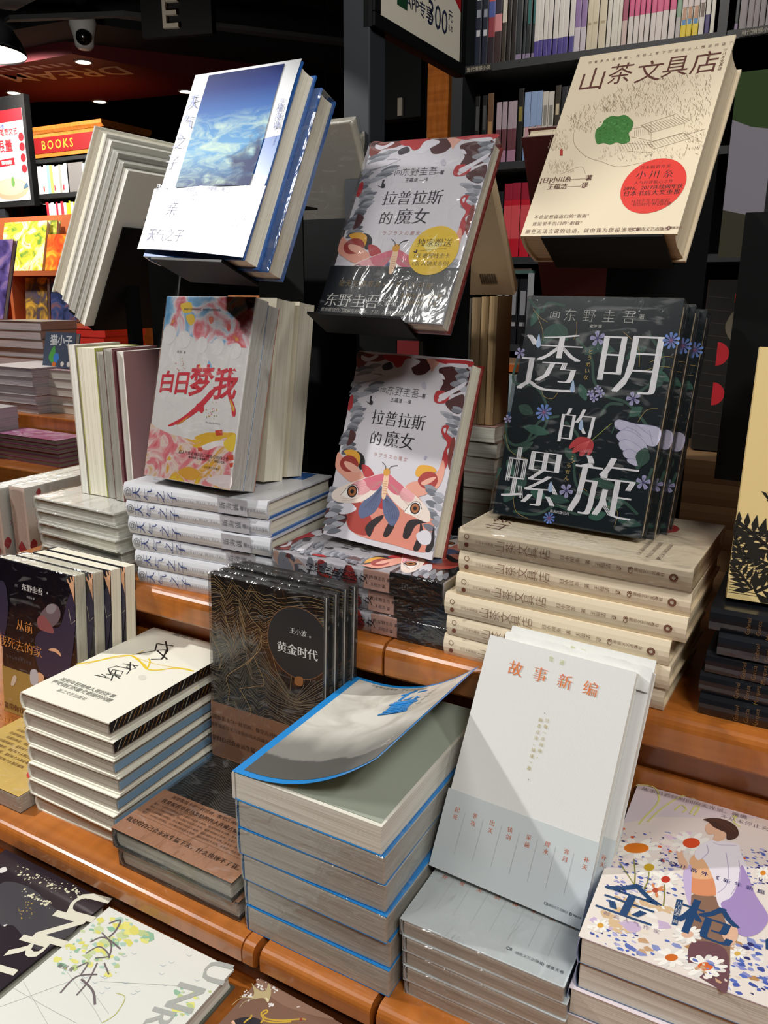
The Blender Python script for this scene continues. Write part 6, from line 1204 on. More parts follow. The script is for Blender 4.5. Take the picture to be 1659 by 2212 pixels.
['B',['#3D4F9E','#5A70BC','#2C2F6B','#8C8FC8','#B6B2D8','#4A5FB0'],[328,686,102,399,989,230,334,1031,267,339,974,89,333,718,239,143,476,134,336,835,227,382,718,252,401,902,180,201,675,115,452,735,179,552,973,238,141,685,134,130,681,116,369,1007,108,269,719,182,196,493,144,400,710,153,419,972,136,508,927,258,341,776,190,466,803,84,346,653,204,45,837,231,251,653,229,104,857,136,570,942,135,152,568,241,87,580,85,476,1036,187,166,703,205,190,581,178,151,637,220,511,1089,222,393,606,192,455,753,140,248,690,85,220,930,198,179,626,122,392,925,237,430,938,130,73,608,144,221,672,152,390,666,250,599,791,169,124,684,215,313,670,239,514,1087,170,495,1120,88,378,801,128,316,853,218,261,593,122,121,682,120,522,984,226,287,897,194,433,859,203,403,871,190,341,1010,249,219,957,149,328,703,104,160,823,252,334,691,125,219,841,200,382,844,99,354,868,138,297,743,90,153,742,107,280,814,231,162,662,112,496,745,152,416,619,148,108,720,170,196,652,245,109,678,117,307,834,104,510,887,193,256,880,154,143,605,188,470,1073,184,401,892,258,337,569,215,442,899,201,193,615,196,291,775,152,110,447,151,509,941,143,447,822,154,525,808,247,147,617,187,202,604,193,392,799,169,132,618,95,545,748,162,376,763,226,470,950,197,147,545,151,408,1019,242,121,878,130,394,598,145,242,617,125,113,869,206,466,1024,250,282,640,186,104,733,144,206,535,120,368,677,229,444,799,105,240,547,177,587,860,132,285,748,155]],
['B',['#3D4F9E','#5A70BC','#2C2F6B','#8C8FC8','#B6B2D8','#4A5FB0'],[306,16,80,263,57,190,87,68,223,227,179,100,75,109,87,129,105,167,290,27,216,353,234,82,351,55,121,195,99,124,306,110,175,349,216,156,320,82,112,405,35,82,308,203,200,382,19,132,287,234,165,168,151,164,101,109,100,230,124,93,229,149,189,183,163,165,352,173,84,270,177,136,191,23,83,297,166,158,248,166,126,257,191,128,357,137,190,121,63,148,216,149,109,224,140,218,347,73,109,203,187,172,93,123,102,340,33,155,48,104,79,193,110,160,276,154,135,372,74,211,357,169,113,368,200,168,265,54,197,137,112,201,252,101,206,86,109,175,266,216,143,149,149,78,149,146,113]],
['B',['#C9A07A','#E3D3C4','#8A93C6','#B98A5A','#5C6FB4','#F0E8E0'],[462,119,352,785,114,199,724,265,420,427,69,389,342,72,418,1199,210,187,1002,405,255,988,87,128,507,152,391,778,324,345,1174,231,205,1063,208,298,577,111,278,1076,419,125,1149,523,306,894,108,345,994,42,283,1122,409,299,573,140,398,1096,313,249,705,119,244,1036,154,193,906,316,237,1132,506,411,1090,534,421,870,338,135,1007,477,278,1218,152,157,724,170,411,941,161,290,1037,342,405,564,257,175,430,57,359,910,46,381,1134,352,394,1125,202,318,896,107,181,957,400,324,635,242,404,937,239,214,972,148,199,813,40,333,1037,269,251,1071,474,426,981,459,276,738,179,256,377,163,285,859,267,242,1163,581,277,1159,390,376,641,85,285,498,89,197,1142,136,172,982,217,243,407,173,402,902,365,126]],
['B',['#E9DCCB','#D9B990','#F2ECE4','#C9B2D0'],[152,470,429,327,292,583,494,576,708,240,214,369,468,353,632,409,264,462,249,513,318,257,572,423,206,221,485,99,195,542,432,594,305,158,194,591,168,507,425,204,213,340,241,184,350,93,111,447,354,547,352,355,561,704,420,440,579,192,386,439,311,222,346,249,516,623,495,593,502,326,266,585,367,485,617,190,434,309,421,539,604,131,311,690,467,354,635,389,619,666,519,398,629,263,490,523,528,579,423,349,264,546,392,652,679,198,243,614,404,611,650,51,124,334,432,515,354,317,245,437,315,272,690,259,392,551,229,382,581]],
['B',['#3D4F9E','#5A70BC','#2C2F6B','#8C8FC8','#B6B2D8','#4A5FB0'],[1084,502,249,1189,134,125,1020,270,272,1055,28,217,1132,61,122,1069,361,273,1157,217,129,1023,456,130,1129,138,321,1165,117,208,1204,238,181,1030,90,336,1137,385,225,1061,456,277,1087,205,340,1207,343,170,1011,455,216,1161,301,344,1131,494,223,1053,256,288,1070,188,294,1130,504,200,969,179,287,999,245,129,1140,333,184,1048,287,323,988,35,250,1024,322,347,1211,158,210,1139,441,282,1015,112,310,1101,268,236,1213,253,161,1197,221,227,1211,196,295]],
['B',['#E3C9D8','#C8B4D8','#EFE2DA'],[482,1266,424,441,1300,504,453,1473,241,448,1478,299,596,1394,320,605,1356,382,506,1533,484,434,1421,391,604,1325,498,574,1461,496,370,1413,350,481,1305,250,358,1460,302,483,1507,256,604,1386,425,442,1298,396,551,1363,260,527,1550,490,610,1395,403,434,1398,295,518,1320,395,409,1312,491,389,1345,512,446,1468,358,381,1341,421,565,1451,301,595,1367,243,480,1411,370,425,1327,252,572,1318,367,495,1406,283,465,1471,282,437,1259,252,383,1417,457,538,1288,282,527,1481,517,387,1241,418,492,1367,231,407,1294,286,385,1364,398]],
['D','#F2EEE6','#DE7A22',13,0.5,[178,1150,181,98,25,-129]],
['D','#F2EEE6','#C9A52E',13,0.36,[313,965,103,56,22,-120]],
['D','#F2EEE6','#D9502A',13,0.45,[568,1434,141,76,20,-149]],
['D','#F2EEE6','#C03A2A',13,0.36,[453,886,88,48,18,-108]],
['D','#D98A5A','#B5503A',13,0.36,[404,726,60,33,14,-78]],
['D','#F2EEE6','#CE6A28',13,0.36,[617,116,109,59,14,-87]],
['D','#F2EEE6','#D9682E',13,0.36,[833,147,130,71,14,-114]],
['D','#F2EEE6','#E0B49A',13,0.4,[684,384,97,52,12,-88]],
['D','#F2EEE6','#DE8A2E',13,0.36,[1117,1328,53,29,5,-84]],
['D','#F2EEE6','#D9B25A',13,0.36,[1014,369,55,30,5,-58]],
['D','#F2EEE6','#D9A03A',13,0.36,[118,172,57,31,16,-67]],
['P','#D9603A',[47,1348,46,1354,42,1360,35,1362,29,1362,22,1360,18,1354,17,1348,18,1341,22,1336,29,1333,35,1333,42,1336,46,1341],0],
['P','#D9603A',[445,1243,443,1249,439,1254,433,1257,427,1257,421,1254,417,1249,415,1243,417,1236,421,1231,427,1228,433,1228,439,1231,443,1236],0],
['P','#D9603A',[361,1259,360,1266,356,1271,350,1274,343,1274,337,1271,333,1266,332,1259,333,1253,337,1248,343,1245,350,1245,356,1248,360,1253],0],
['P','#D9603A',[137,1274,135,1280,131,1286,125,1289,118,1289,112,1286,108,1280,107,1274,108,1267,112,1262,118,1259,125,1259,131,1262,135,1267],0],
['P','#D9603A',[984,1440,982,1446,978,1451,972,1454,966,1454,960,1451,956,1446,955,1440,956,1433,960,1428,966,1425,972,1425,978,1428,982,1433],0],
['P','#D9603A',[3,1235,3,1242,3,1247,3,1250,3,1250,3,1247,3,1242,3,1235,3,1228,3,1223,3,1220,3,1220,3,1223,3,1228],0],
['P','#D9603A',[414,1096,412,1102,408,1107,402,1110,396,1110,390,1107,386,1102,385,1096,386,1090,390,1085,396,1082,402,1082,408,1085,412,1090],0],
['L','#8A8A3E',9,[95,906,204,767,256,700],1],
['L','#8A8A3E',9,[186,1006,228,845,252,698],1],
['L','#8A8A3E',9,[323,913,333,805,325,691],1],
['L','#8A8A3E',9,[454,823,477,682,485,583],1],
['P','#8A6A58',[661,813,827,872,877,738,957,453,984,7,916,3,750,90,707,317,675,643],1],
['P','#6E4A52',[726,328,940,367,984,7,909,3,742,86],1],
['P','#DE9268',[607,1149,684,1225,795,1088,824,901,659,827,623,994],1],
['P','#E6B48A',[587,1223,649,1344,733,1218,768,1073,645,1006,608,1100],1],
['P','#E9E3EC',[610,1305,637,1444,724,1555,907,1600,934,1516,994,1360,1013,1238,1082,1041,1181,846,1141,659,1048,555,969,592,910,671,832,830,791,1038,689,1262,643,1237],1],
['P','#A78FC4',[958,1340,1013,1238,1082,1041,1181,846,1141,659,1048,555,969,592,917,688,860,816,921,923,951,1093],1],
['P','#C7B4DA',[563,1043,607,1149,645,865,661,679,604,827],1],
['L','#B9A6C8',6,[727,1529,777,1520,899,1578],1],
['L','#B9A6C8',6,[834,1444,876,1213,874,1036,823,915],1],
['L','#B9A6C8',6,[935,1395,962,1179,919,952],1],
['L','#B9A6C8',6,[684,1469,705,1374,669,1268],1],
['D','#F2EEE6','#D9682E',13,0.36,[833,147,130,71,13,-104]],
['D','#F2EEE6','#E0B49A',13,0.4,[684,384,97,52,12,-88]],
['B',['#C9A07A','#E3D3C4','#8A93C6','#F0E8E0','#5C6FB4'],[823,127,255,884,104,172,835,200,100,848,136,136,924,233,134,919,61,249,869,179,230,803,102,249,841,49,167,779,95,173,836,91,166,827,102,107,905,166,176,896,156,111,870,103,137,859,198,226,763,168,184,967,91,163,797,86,105,788,109,169,820,157,153,872,114,167]],
['P','#E3B79A',[645,1709,675,1804,761,1772,807,1721,811,1630,763,1558,723,1564,724,1639,681,1615,653,1657],1],
['P','#4A332C',[613,1800,659,1850,738,1888,821,1883,882,1829,905,1737,878,1657,826,1620,808,1703,756,1722,703,1741,655,1793],1],
['L','#6E4C3C',5,[662,1826,756,1818,854,1747],1],
['L','#6E4C3C',5,[681,1846,784,1843,883,1763],1],
['P','#E3B79A',[476,1268,502,1264,511,1304,537,1231,575,1166,584,1104,550,1069,509,1147],1],
['P','#E3B79A',[916,618,974,636,1002,556,983,441,959,428,903,489],1],
['T', '#1E4470', '金', 259, 534, 444, 'S', 1, 1, 0, 0.1],
['T', '#1E4470', '枪', 798, 582, 426, 'S', 1, 1, 0, 0.1],
['P','#1E4470',[562,706,606,719,607,434,569,427],0],
['T', '#D9D2CC', '八\n千\n桂\n酒\n·\n著', 587, 569, 43, 's', 1, 0.95, 0, 0],
['P','#1E4470',[1178,599,1193,620,1200,507,1184,505],0],
['T', '#2C2F6B', '未公开番外《新年新愿》', 780, 1096, 56, 'S', 1.9, 1, 0, 0],
['T', '#9C8AA0', '超高人气作家', 307, 309, 47, 's', 2.0, 1, 0, 0],
['L','#D9D68A',16,[3,2032,72,2077,168,2073,227,1930,210,1773,164,1605,136,1471],1],
['L','#D9D68A',16,[512,2077,412,2077,287,1835,197,1544],1],
['L','#D9D68A',16,[376,1822,415,1926,463,1890,441,1817],1],
['L','#D9D68A',16,[504,1830,528,1967,561,1964,536,1827],1],
['L','#D9D68A',16,[834,1969,863,1995,851,1899,906,1851],1],
['T', '#4A4694', '聪慧冷静总冷情之薄雾', 254, 2279, 84, 'S', 1, 1, 180, -0.1],
['T', '#CE5A40', '池明知', 254, 2210, 138, 'S', 1, 1, 180, -0.1],
['T', '#8A8088', '故事沿着经时间的天光景。微微', 505, 2017, 64, 's', 1, 1, 0, 0],
['T', '#8A8088', '不从未停止喜欢你', 1000, 1932, 65, 's', 1, 1, 0, 0],
['P','#B9B4BC',[718,2077,823,2077,758,2077],0],
['P','#B9B2CC',[842,2077,970,2077,914,2077],1],
['P','#B0A4D0',[991,2077,1105,2077,1110,2077,1041,2077],1],
],
'ud':[
['T', '#DCD8C6', 'U', 1451, 2103, 525, 'S', 1, 1, -78, 0],
['T', '#DCD8C6', 'N', 1456, 1784, 544, 'S', 1, 1, -78, 0],
['T', '#DCD8C6', 'R', 1404, 1469, 470, 'S', 1, 1, -78, 0],
['T', '#DCD8C6', 'I', 1397, 1212, 448, 'S', 1, 1, -78, 0],
['P','#3A363C',[446,1878,719,1996,1178,1931,1566,1880,1577,1631,1459,1501,1051,1587,911,1541],1],
['O',['#D9D4B4'],[777,2151,64,899,2137,61,897,2122,107,1379,2174,56,897,2141,131,1034,2220,66,1143,2136,94,840,2167,61,1022,2166,25,1139,2145,137,1076,2164,121,543,2085,97,1191,2203,122,1012,2093,47,455,2110,53,980,2122,112,1111,2154,53,691,2113,76,948,2101,115,487,2095,141,1272,2154,119,754,2184,25,660,2151,128,995,2172,36,735,2150,65,488,2161,94,579,2102,115,858,2133,71,645,2157,61,915,2126,120,870,2131,45,1082,2157,137,1173,2185,47,599,2057,68,1191,2188,76,1106,2232,83,860,2117,50,1017,2140,121,1217,2109,79,438,2157,91,907,2131,113,573,2105,138,420,2084,67,1357,2189,23,1252,2191,58,505,2067,117,670,2098,68,1151,2200,87,1154,2221,113,699,2044,64,899,2178,36,930,2148,51,922,2135,55,624,2091,98,1335,2179,26,1337,2192,58,696,2136,90,1354,2200,126,640,2071,98,669,2113,59,900,2143,41,507,2163,91,581,2111,69,376,2138,72,1332,2169,26,1097,2145,71,1379,2206,77,813,2147,68,1230,2199,74,1122,2140,105,1232,2171,80,574,2096,39,793,2179,41,950,2148,59,498,2140,34,690,2154,103,781,2094,134,494,2059,134,885,2102,134,902,2120,54,981,2197,79,842,2136,35,1152,2186,127,649,2108,66,1193,2188,82,1210,2184,133,991,2060,26,611,2044,84,1254,2160,54,990,1928,71,1052,1954,140,916,1942,95,853,1935,143,1112,1961,68,1096,1908,89,827,1919,105,732,1920,48,860,1949,147,1072,1916,115,1104,1919,28,931,1916,94,870,1931,28,818,1897,60,847,1928,126,964,1935,116,1043,1902,101,920,1971,72,857,1918,89,769,1939,54,1085,1962,128,724,1955,134,1157,1905,49,854,1935,46,999,1938,93,900,1964,23,1089,1920,149,1084,1943,149,835,1916,29,940,1933,80,964,1922,93,1041,1906,154,888,1919,138,836,1911,83,868,1919,67,956,1930,131,1031,1942,137,863,1923,114,932,1928,48,805,1892,48]],
['O',['#B99A3A'],[937,1830,56,1023,1690,64,1036,1685,66,948,1743,47,1018,1805,38,998,1818,34,937,1826,32,992,1812,61,961,1759,61,909,1857,63,916,1819,28,970,1719,45,953,1864,61,1092,1729,41,895,1839,36,966,1751,52,985,1720,60,950,1861,67,958,1877,37,885,1846,47,997,1773,64,936,1822,32,1058,1780,59,1074,1800,31,932,1736,40,952,1798,51,957,1851,23,1076,1769,51,895,1757,39,916,1743,57]],
['P','#DCD8D4',[246,1997,262,2066,329,2044,313,1988],1],
['P','#DCD8D4',[958,1544,980,1570,983,1539],1],
],
'uw':[
['B',['#B9C88A','#D9D36A','#8FB89A','#C6D2A0','#A9C8B8','#E0DC7A'],[387,1931,707,620,2147,700,375,2098,263,176,2148,326,642,2106,481,301,2206,179,523,2138,683,106,2040,205,601,2160,349,649,2105,414,430,1993,305,436,2104,733,241,2168,454,263,2049,429,409,2030,684,650,2105,218,164,1987,689,524,2147,394,423,2059,516,414,1968,225,190,1961,324,356,2152,684,353,1892,712,296,2110,621,71,2083,211,352,1983,196,384,2181,294,453,2136,676,176,2125,192,422,2077,240,94,2075,554,319,1926,662,578,2055,279,535,2009,595,635,2091,454]],
['B',['#B9C88A','#D9D36A','#8FB89A','#C6D2A0','#A9C8B8','#E0DC7A'],[450,1810,398,678,1706,161,490,1789,190,633,1666,437,298,1837,505,241,1740,252,363,1885,136,279,1478,228,565,1881,279,296,1579,137,211,1776,486,407,1826,365,531,1692,275,607,1763,373,636,1760,391,594,1890,149,262,1512,242,82,1682,125,256,1523,186,409,1655,496,317,1866,391,414,1730,193,276,1695,116,580,1821,412,112,1567,325,399,1901,163,194,1535,458,305,1849,152,409,1821,422,65,1714,415,434,1736,421,420,1719,220,333,1707,476,319,1569,477,346,1804,439,501,1967,416,107,1557,438,497,1786,236,508,1816,266]],
['B',['#B9C88A','#D9D36A','#8FB89A','#C6D2A0','#A9C8B8','#E0DC7A'],[1306,1860,175,1414,1661,156,1538,1730,164,1301,1814,431,1494,1852,156,1343,1837,181,1462,1772,190,1538,1953,221,1494,1673,169,1340,1741,190,1391,1675,196,1480,1665,229,1434,1867,371,1484,1703,201,1362,1787,202,1471,1845,195,1351,1801,450,1410,1629,415,1406,1696,571,1508,1697,347,1447,1635,185,1475,1766,533,1425,1877,164,1488,1759,363,1431,1858,444]],
['B',['#B9C88A','#D9D36A','#8FB89A','#C6D2A0','#A9C8B8','#E0DC7A'],[186,1705,234,146,1673,117,168,1961,205,345,1659,356,237,1616,364,45,1898,314,109,1803,376,127,1713,330,373,1664,365,99,1950,293,109,1736,169,198,1868,140,279,1624,316,312,1763,375,186,1729,255,186,1637,108,414,1733,303,144,1794,343,211,1619,157,99,1750,145,199,1790,305,78,1992,220,106,1826,149]],
['L','#9A9C98',3,[37,1162,436,1170,782,1184],1],
['L','#9A9C98',3,[45,1249,458,1106,600,1059],1],
['L','#9A9C98',3,[301,1502,777,1358,965,1285],1],
['L','#9A9C98',3,[391,1551,948,1375],1],
['L','#9A9C98',3,[628,1570,1316,1893],1],
['L','#9A9C98',3,[96,983,399,1443],1],
['L','#B9B86A',8,[843,1552,947,1556,999,1403,965,1285],1],
['L','#8FA0B4',3,[705,1490,739,1489,749,1511],1],
['L','#8FA0B4',3,[551,1806,587,1805,597,1829],1],
['L','#8FA0B4',3,[961,1960,996,1959,1007,1982],1],
['L','#8FA0B4',3,[584,1614,619,1614,629,1636],1],
['L','#8FA0B4',3,[1017,1886,1051,1885,1062,1908],1],
['L','#8FA0B4',3,[572,1684,607,1683,617,1706],1],
['L','#8FA0B4',3,[612,1615,647,1614,657,1636],1],
['L','#8FA0B4',3,[635,1933,671,1932,682,1955],1],
['L','#8FA0B4',3,[714,1549,748,1548,758,1570],1],
['L','#8FA0B4',3,[952,1613,985,1612,996,1634],1],
['L','#8FA0B4',3,[581,1869,617,1868,627,1892],1],
['L','#8FA0B4',3,[535,1873,571,1872,581,1896],1],
['L','#8FA0B4',3,[1310,1827,1342,1826,1353,1848],1],
['L','#8FA0B4',3,[1092,2158,1126,2156,1138,2180],1],
['L','#8FA0B4',3,[484,1483,519,1482,528,1504],1],
['L','#8FA0B4',3,[1338,1986,1371,1984,1382,2007],1],
['L','#8FA0B4',3,[1004,2022,1039,2020,1050,2044],1],
['L','#8FA0B4',3,[1132,1811,1165,1810,1176,1832],1],
['L','#8FA0B4',3,[457,1538,492,1538,502,1560],1],
['L','#8FA0B4',3,[573,1537,607,1537,617,1559],1],
['L','#8FA0B4',3,[966,1649,999,1649,1009,1671],1],
['L','#8FA0B4',3,[809,1660,843,1660,853,1682],1],
['T', '#A9ABA6', 'U', 1458, 2139, 357, 'S', 1, 1, -78, 0],
['T', '#A9ABA6', 'N', 1397, 1804, 386, 'S', 1, 1, -78, 0],
['T', '#A9ABA6', 'R', 1351, 1547, 318, 'S', 1, 1, -78, 0],
['L','#6A5E60',18,[191,2084,254,2169,314,2054,321,1962],1],
['L','#6A5E60',16,[213,1840,283,1942,518,1916],1],
['L','#6A5E60',14,[282,1725,330,1843,486,1808,397,1729],1],
['L','#6A5E60',14,[332,1576,382,1662,428,1543],1],
['L','#6A5E60',14,[221,1971,403,1914,506,1789],1],
['L','#6A5E60',16,[426,1322,412,1506,553,1612],1],
['L','#6A5E60',20,[468,1509,650,1473,777,1383],1],
['L','#6A5E60',14,[455,1702,540,1521,566,1372],1],
['L','#6A5E60',14,[510,1732,643,1661],1],
['T', '#6A5E60', '著 舒雅', 251, 1532, 52, 'r', 1, 1, -170, 0],
],
'ub':[
['P','#8A6A58',[3,2213,538,2237,818,2237,370,2125],1],
['O',['#E6E2DC','#D2CCCA'],[20,2220,56]],
['O',['#E6E2DC','#D2CCCA'],[12,2077,60,6,2060,83]],
['O',['#E6E2DC','#D2CCCA'],[99,2233,75,57,2178,84,74,2162,72,106,2179,54,62,2179,84,104,2130,83,75,2155,91,123,2158,105,94,2178,84,94,2188,64,111,2154,74,177,2187,81,49,2176,85,75,2176,83,72,2167,79,154,2218,83,104,2159,92,142,2177,49]],
['O',['#E6E2DC','#D2CCCA'],[214,2215,76,232,2217,104,182,2192,72,229,2190,74,186,2215,57,198,2217,84,239,2215,78,202,2218,57,190,2226,98,198,2225,85]],
['O',['#E6E2DC','#D2CCCA'],[73,2056,67,110,2074,73,65,2044,96,85,2053,103,95,2046,87,37,2028,79,69,2069,96,82,2053,68,91,2017,56,64,2032,62,35,2067,78,36,2045,79,97,2050,67,24,2034,92,22,2014,90,94,2009,102,83,2043,87]],
['O',['#E6E2DC','#D2CCCA'],[288,2085,56,286,2078,69,269,2073,64,298,2074,97,284,2068,99,296,2078,79,282,2056,70,287,2066,58,282,2057,84,278,2085,91,281,2080,83,295,2073,61,272,2075,76,289,2071,51,300,2079,78,263,2074,87,293,2088,80,267,2073,91]],
['P','#B5A57A',[3,2158,50,2143,124,2138,151,2172,127,2237,196,2182,233,2123,242,2079,185,2093,128,2050,103,2043,82,2096],1],
['P','#D9CFA8',[195,2108,234,2107,245,2078],1],
['L','#B5A57A',5,[113,2049,22,1993,3,1899],1],
['L','#B5A57A',5,[118,2044,70,1974,76,1913],1],
['L','#B5A57A',5,[99,2048,3,2002],1],
['P','#241F28',[129,1767,128,1819,194,1883,286,1916,329,1882],1],
['L','#C9A23A',14,[321,1892,315,1934,266,1967,279,2014,302,2005,290,1965,345,1953,461,2009,582,2098,620,2114],1],
['L','#C9A23A',14,[324,1924,415,1957,527,2037],1],
['L','#C9A23A',14,[203,1820,205,1852,218,1890,205,1914],1],
['P','#9A2E2A',[595,2095,594,2100,591,2104,586,2106,581,2106,577,2104,573,2100,572,2095,573,2090,577,2086,581,2083,586,2083,591,2086,594,2090],0],
['P','#E3B79A',[115,1765,112,1794,149,1779],1],
['P','#D9D2CC',[479,2176,505,2189,490,2171],1],
],
'ry':[
['L','#1C1812',4,[20,600,280,600],0],
['L','#1C1812',4,[20,578,328,578],0],
['L','#1C1812',4,[20,556,364,556],0],
['L','#1C1812',4,[20,534,380,534],0],
['L','#1C1812',4,[20,512,371,512],0],
['L','#1C1812',4,[20,490,340,490],0],
['L','#1C1812',4,[20,468,294,468],0],
['L','#1C1812',4,[20,446,245,446],0],
['L','#1C1812',4,[20,424,204,424],0],
['L','#1C1812',4,[20,402,182,402],0],
['L','#1C1812',4,[20,380,184,380],0],
['L','#1C1812',4,[20,358,209,358],0],
['L','#1C1812',4,[20,336,252,336],0],
['L','#1C1812',4,[20,314,302,314],0],
['L','#1C1812',4,[20,292,346,292],0],
['L','#1C1812',4,[20,270,374,270],0],
['L','#1C1812',4,[20,248,379,248],0],
['L','#1C1812',4,[20,226,360,226],0],
['L','#1C1812',4,[20,204,321,204],0],
['L','#1C1812',4,[20,182,272,182],0],
['L','#1C1812',4,[20,160,226,160],0],
['L','#1C1812',4,[20,138,192,138],0],
['L','#1C1812',4,[20,116,180,116],0],
['L','#1C1812',4,[20,94,192,94],0],
['L','#1C1812',4,[20,72,226,72],0],
['L','#1C1812',4,[20,50,273,50],0],
['A','#1C1812',[450,600,200,364]],
['A','#1C1812',[450,600,120,390]],
['A','#1C1812',[450,550,280,286]],
['A','#1C1812',[380,300,270,312]],
['A','#1C1812',[400,280,60,364]],
['A','#1C1812',[200,100,220,312]],
['A','#1C1812',[220,80,50,390]],
['A','#1C1812',[550,750,160,260]],
['A','#1C1812',[750,600,140,390]],
['A','#1C1812',[900,400,80,390]],
['A','#1C1812',[750,300,220,390]],
['A','#1C1812',[1000,700,150,390]],
['A','#1C1812',[1200,500,100,390]],
['A','#1C1812',[600,80,30,390]],
['A','#1C1812',[900,100,60,390]],
['A','#1C1812',[120,300,190,390]],
['A','#1C1812',[300,450,240,442]],
['P','#E3C98C',[570,520,566,548,553,573,533,593,508,606,480,610,452,606,427,593,407,573,394,548,390,520,394,492,407,467,427,447,452,434,480,430,508,434,533,447,553,467,566,492],0],
['P','#1C1812',[530,520,525,542,511,559,491,569,469,569,449,559,435,542,430,520,435,498,449,481,469,471,491,471,511,481,525,498],0],
['T', '#1C1812', '上海文艺出版社', 520, 125, 45, 's', 1, 1, 0, 0],
['T', '#4A4638', '爱\n经\n典', 300, 1550, 81, 'l', 1, 1.6, 0, 0],
['T', '#1C1812', '著\n译', 340, 1050, 65, 's', 1, 1.6, 0, 0],
],
'tqtop':[
['L','#4A527E',5,[454,1508,476,1566,484,1473],1],
['L','#4A527E',5,[211,1017,223,967,198,1041],1],
['L','#4A527E',5,[510,321,506,268,471,303],1],
['L','#4A527E',5,[319,1813,302,1845,291,1741],1],
['L','#4A527E',5,[450,1183,481,1185,419,1265],1],
['L','#4A527E',5,[500,635,517,635,513,696],1],
['L','#4A527E',5,[342,605,303,606,372,543],1],
['L','#4A527E',5,[597,1656,628,1610,549,1670],1],
['L','#4A527E',5,[452,1422,432,1467,409,1434],1],
['L','#4A527E',5,[280,496,268,530,319,575],1],
['L','#4A527E',5,[353,1899,353,1893,369,1822],1],
['L','#4A527E',5,[361,693,385,676,342,747],1],
['L','#4A527E',5,[533,178,522,155,516,157],1],
['L','#4A527E',5,[333,535,354,549,294,489],1],
['L','#4A527E',5,[124,1232,132,1251,110,1168],1],
['L','#4A527E',5,[113,900,84,922,78,811],1],
['L','#4A527E',5,[129,318,160,277,122,408],1],
['L','#4A527E',5,[267,1187,249,1233,283,1173],1],
['L','#4A527E',5,[392,481,419,487,424,493],1],
['L','#4A527E',5,[317,1627,302,1666,311,1538],1],
['L','#4A527E',5,[523,540,548,495,575,574],1],
['L','#4A527E',5,[392,1013,362,1048,444,1050],1],
['L','#4A527E',5,[348,1477,355,1457,325,1421],1],
['L','#4A527E',5,[246,720,259,773,239,799],1],
['L','#4A527E',5,[585,562,570,600,551,501],1],
['L','#4A527E',5,[173,1437,212,1403,119,1441],1],
['P','#2E5C9C',[1100,200,1450,200,1450,1900,1100,1900],0],
],
'wltop':[
['T', '#B06A66', '心里住着\n温柔的作者', 750, 550, 59, 's', 1, 1, 0, 0],
['P','#B03A40',[572,620,570,633,564,644,555,650,545,650,536,644,530,633,528,620,530,607,536,596,545,590,555,590,564,596,570,607],0],
],
'petal':[
['P','#B03A40',[200,2620,260,2680,290,2610,240,2570],1],
['P','#B03A40',[3,1850,70,1940,130,1860,60,1760],1],
['T', '#B5484A', '众里寻', 300, 2150, 108, 's', 1, 1, 0, 0],
['T', '#5A5A58', '那个少年在春天的', 400, 1950, 56, 's', 1, 1, 0, 0],
['T', '#5A5A58', '那个少年在春天的', 400, 1860, 56, 's', 1, 1, 0, 0],
['T', '#5A5A58', '那个少年在春天的', 400, 1770, 56, 's', 1, 1, 0, 0],
['T', '#5A5A58', '那个少年在春天的', 400, 1680, 56, 's', 1, 1, 0, 0],
],
'tqU':[
['T', '#5566A8', '天', 108, 1732, 175, 's', 1, 1, 0, 0],
['T', '#5566A8', '气', 119, 1514, 175, 's', 1, 1, 0, 0],
['T', '#5566A8', '之', 73, 1295, 175, 's', 1, 1, 0, 0],
['T', '#5566A8', '子', 47, 1057, 176, 's', 1, 1, 0, 0],
['T', '#3E5296', '新', 1460, 1560, 94, 's', 1, 1, 0, 0],
['T', '#3E5296', '海', 1468, 1474, 94, 's', 1, 1, 0, 0],
['T', '#3E5296', '诚', 1474, 1386, 94, 's', 1, 1, 0, 0],
['T', '#7A86B4', '[日]', 1461, 1626, 36, 'r', 1, 1, 0, 0],
['T', '#7A86B4', '著', 1474, 1324, 23, 'r', 1, 1, 0, 0],
['T', '#7A86B4', '枕\n边\n草\n译', 1479, 1229, 26, 'r', 1, 1.0, 0, 0],
],
'obi':[
['T', '#8C97C8', '亲', 326, 436, 189, 's', 1, 1, 0, 0],
['T', '#8C97C8', '日本票房\n突破', 106, 642, 63, 'b', 1, 1, 0, 0],
['T', '#A9AFC8', '天气之子', 364, 145, 153, 's', 1, 1, 0, 0],
['T', '#A9AFC8', '与你相遇、爱、慢慢来，关于这个世界的', 874, 637, 51, 'r', 1, 1, 0, 0],
['T', '#8C97C8', '今年夏天\n必看', 1343, 311, 61, 's', 1, 1, 0, 0],
['T', '#A9AFC8', '泠', 630, 558, 102, 's', 1, 1, 0, 0],
['T', '#B9BED0', '新海诚全新力作', 1003, 111, 38, 'r', 1, 1, 0, 0],
],
'bz':[
['T', '#1E86D0', '保\n重', 870, 1570, 335, 'B', 1, 0.98, 0, 0],
['T', '#77776E', '小\n说\n新\n锐\n作\n品', 1085, 1600, 50, 'r', 1, 1.6, 0, 0],
['T', '#77776E', '于无常处知有情，于有情处知众生。', 600, 1910, 45, 'r', 1, 1, 0, 0],
['T', '#E6E2DA', '大\n冰\n作', 1280, 480, 52, 'r', 1, 1.3, 0, 0],
],
})
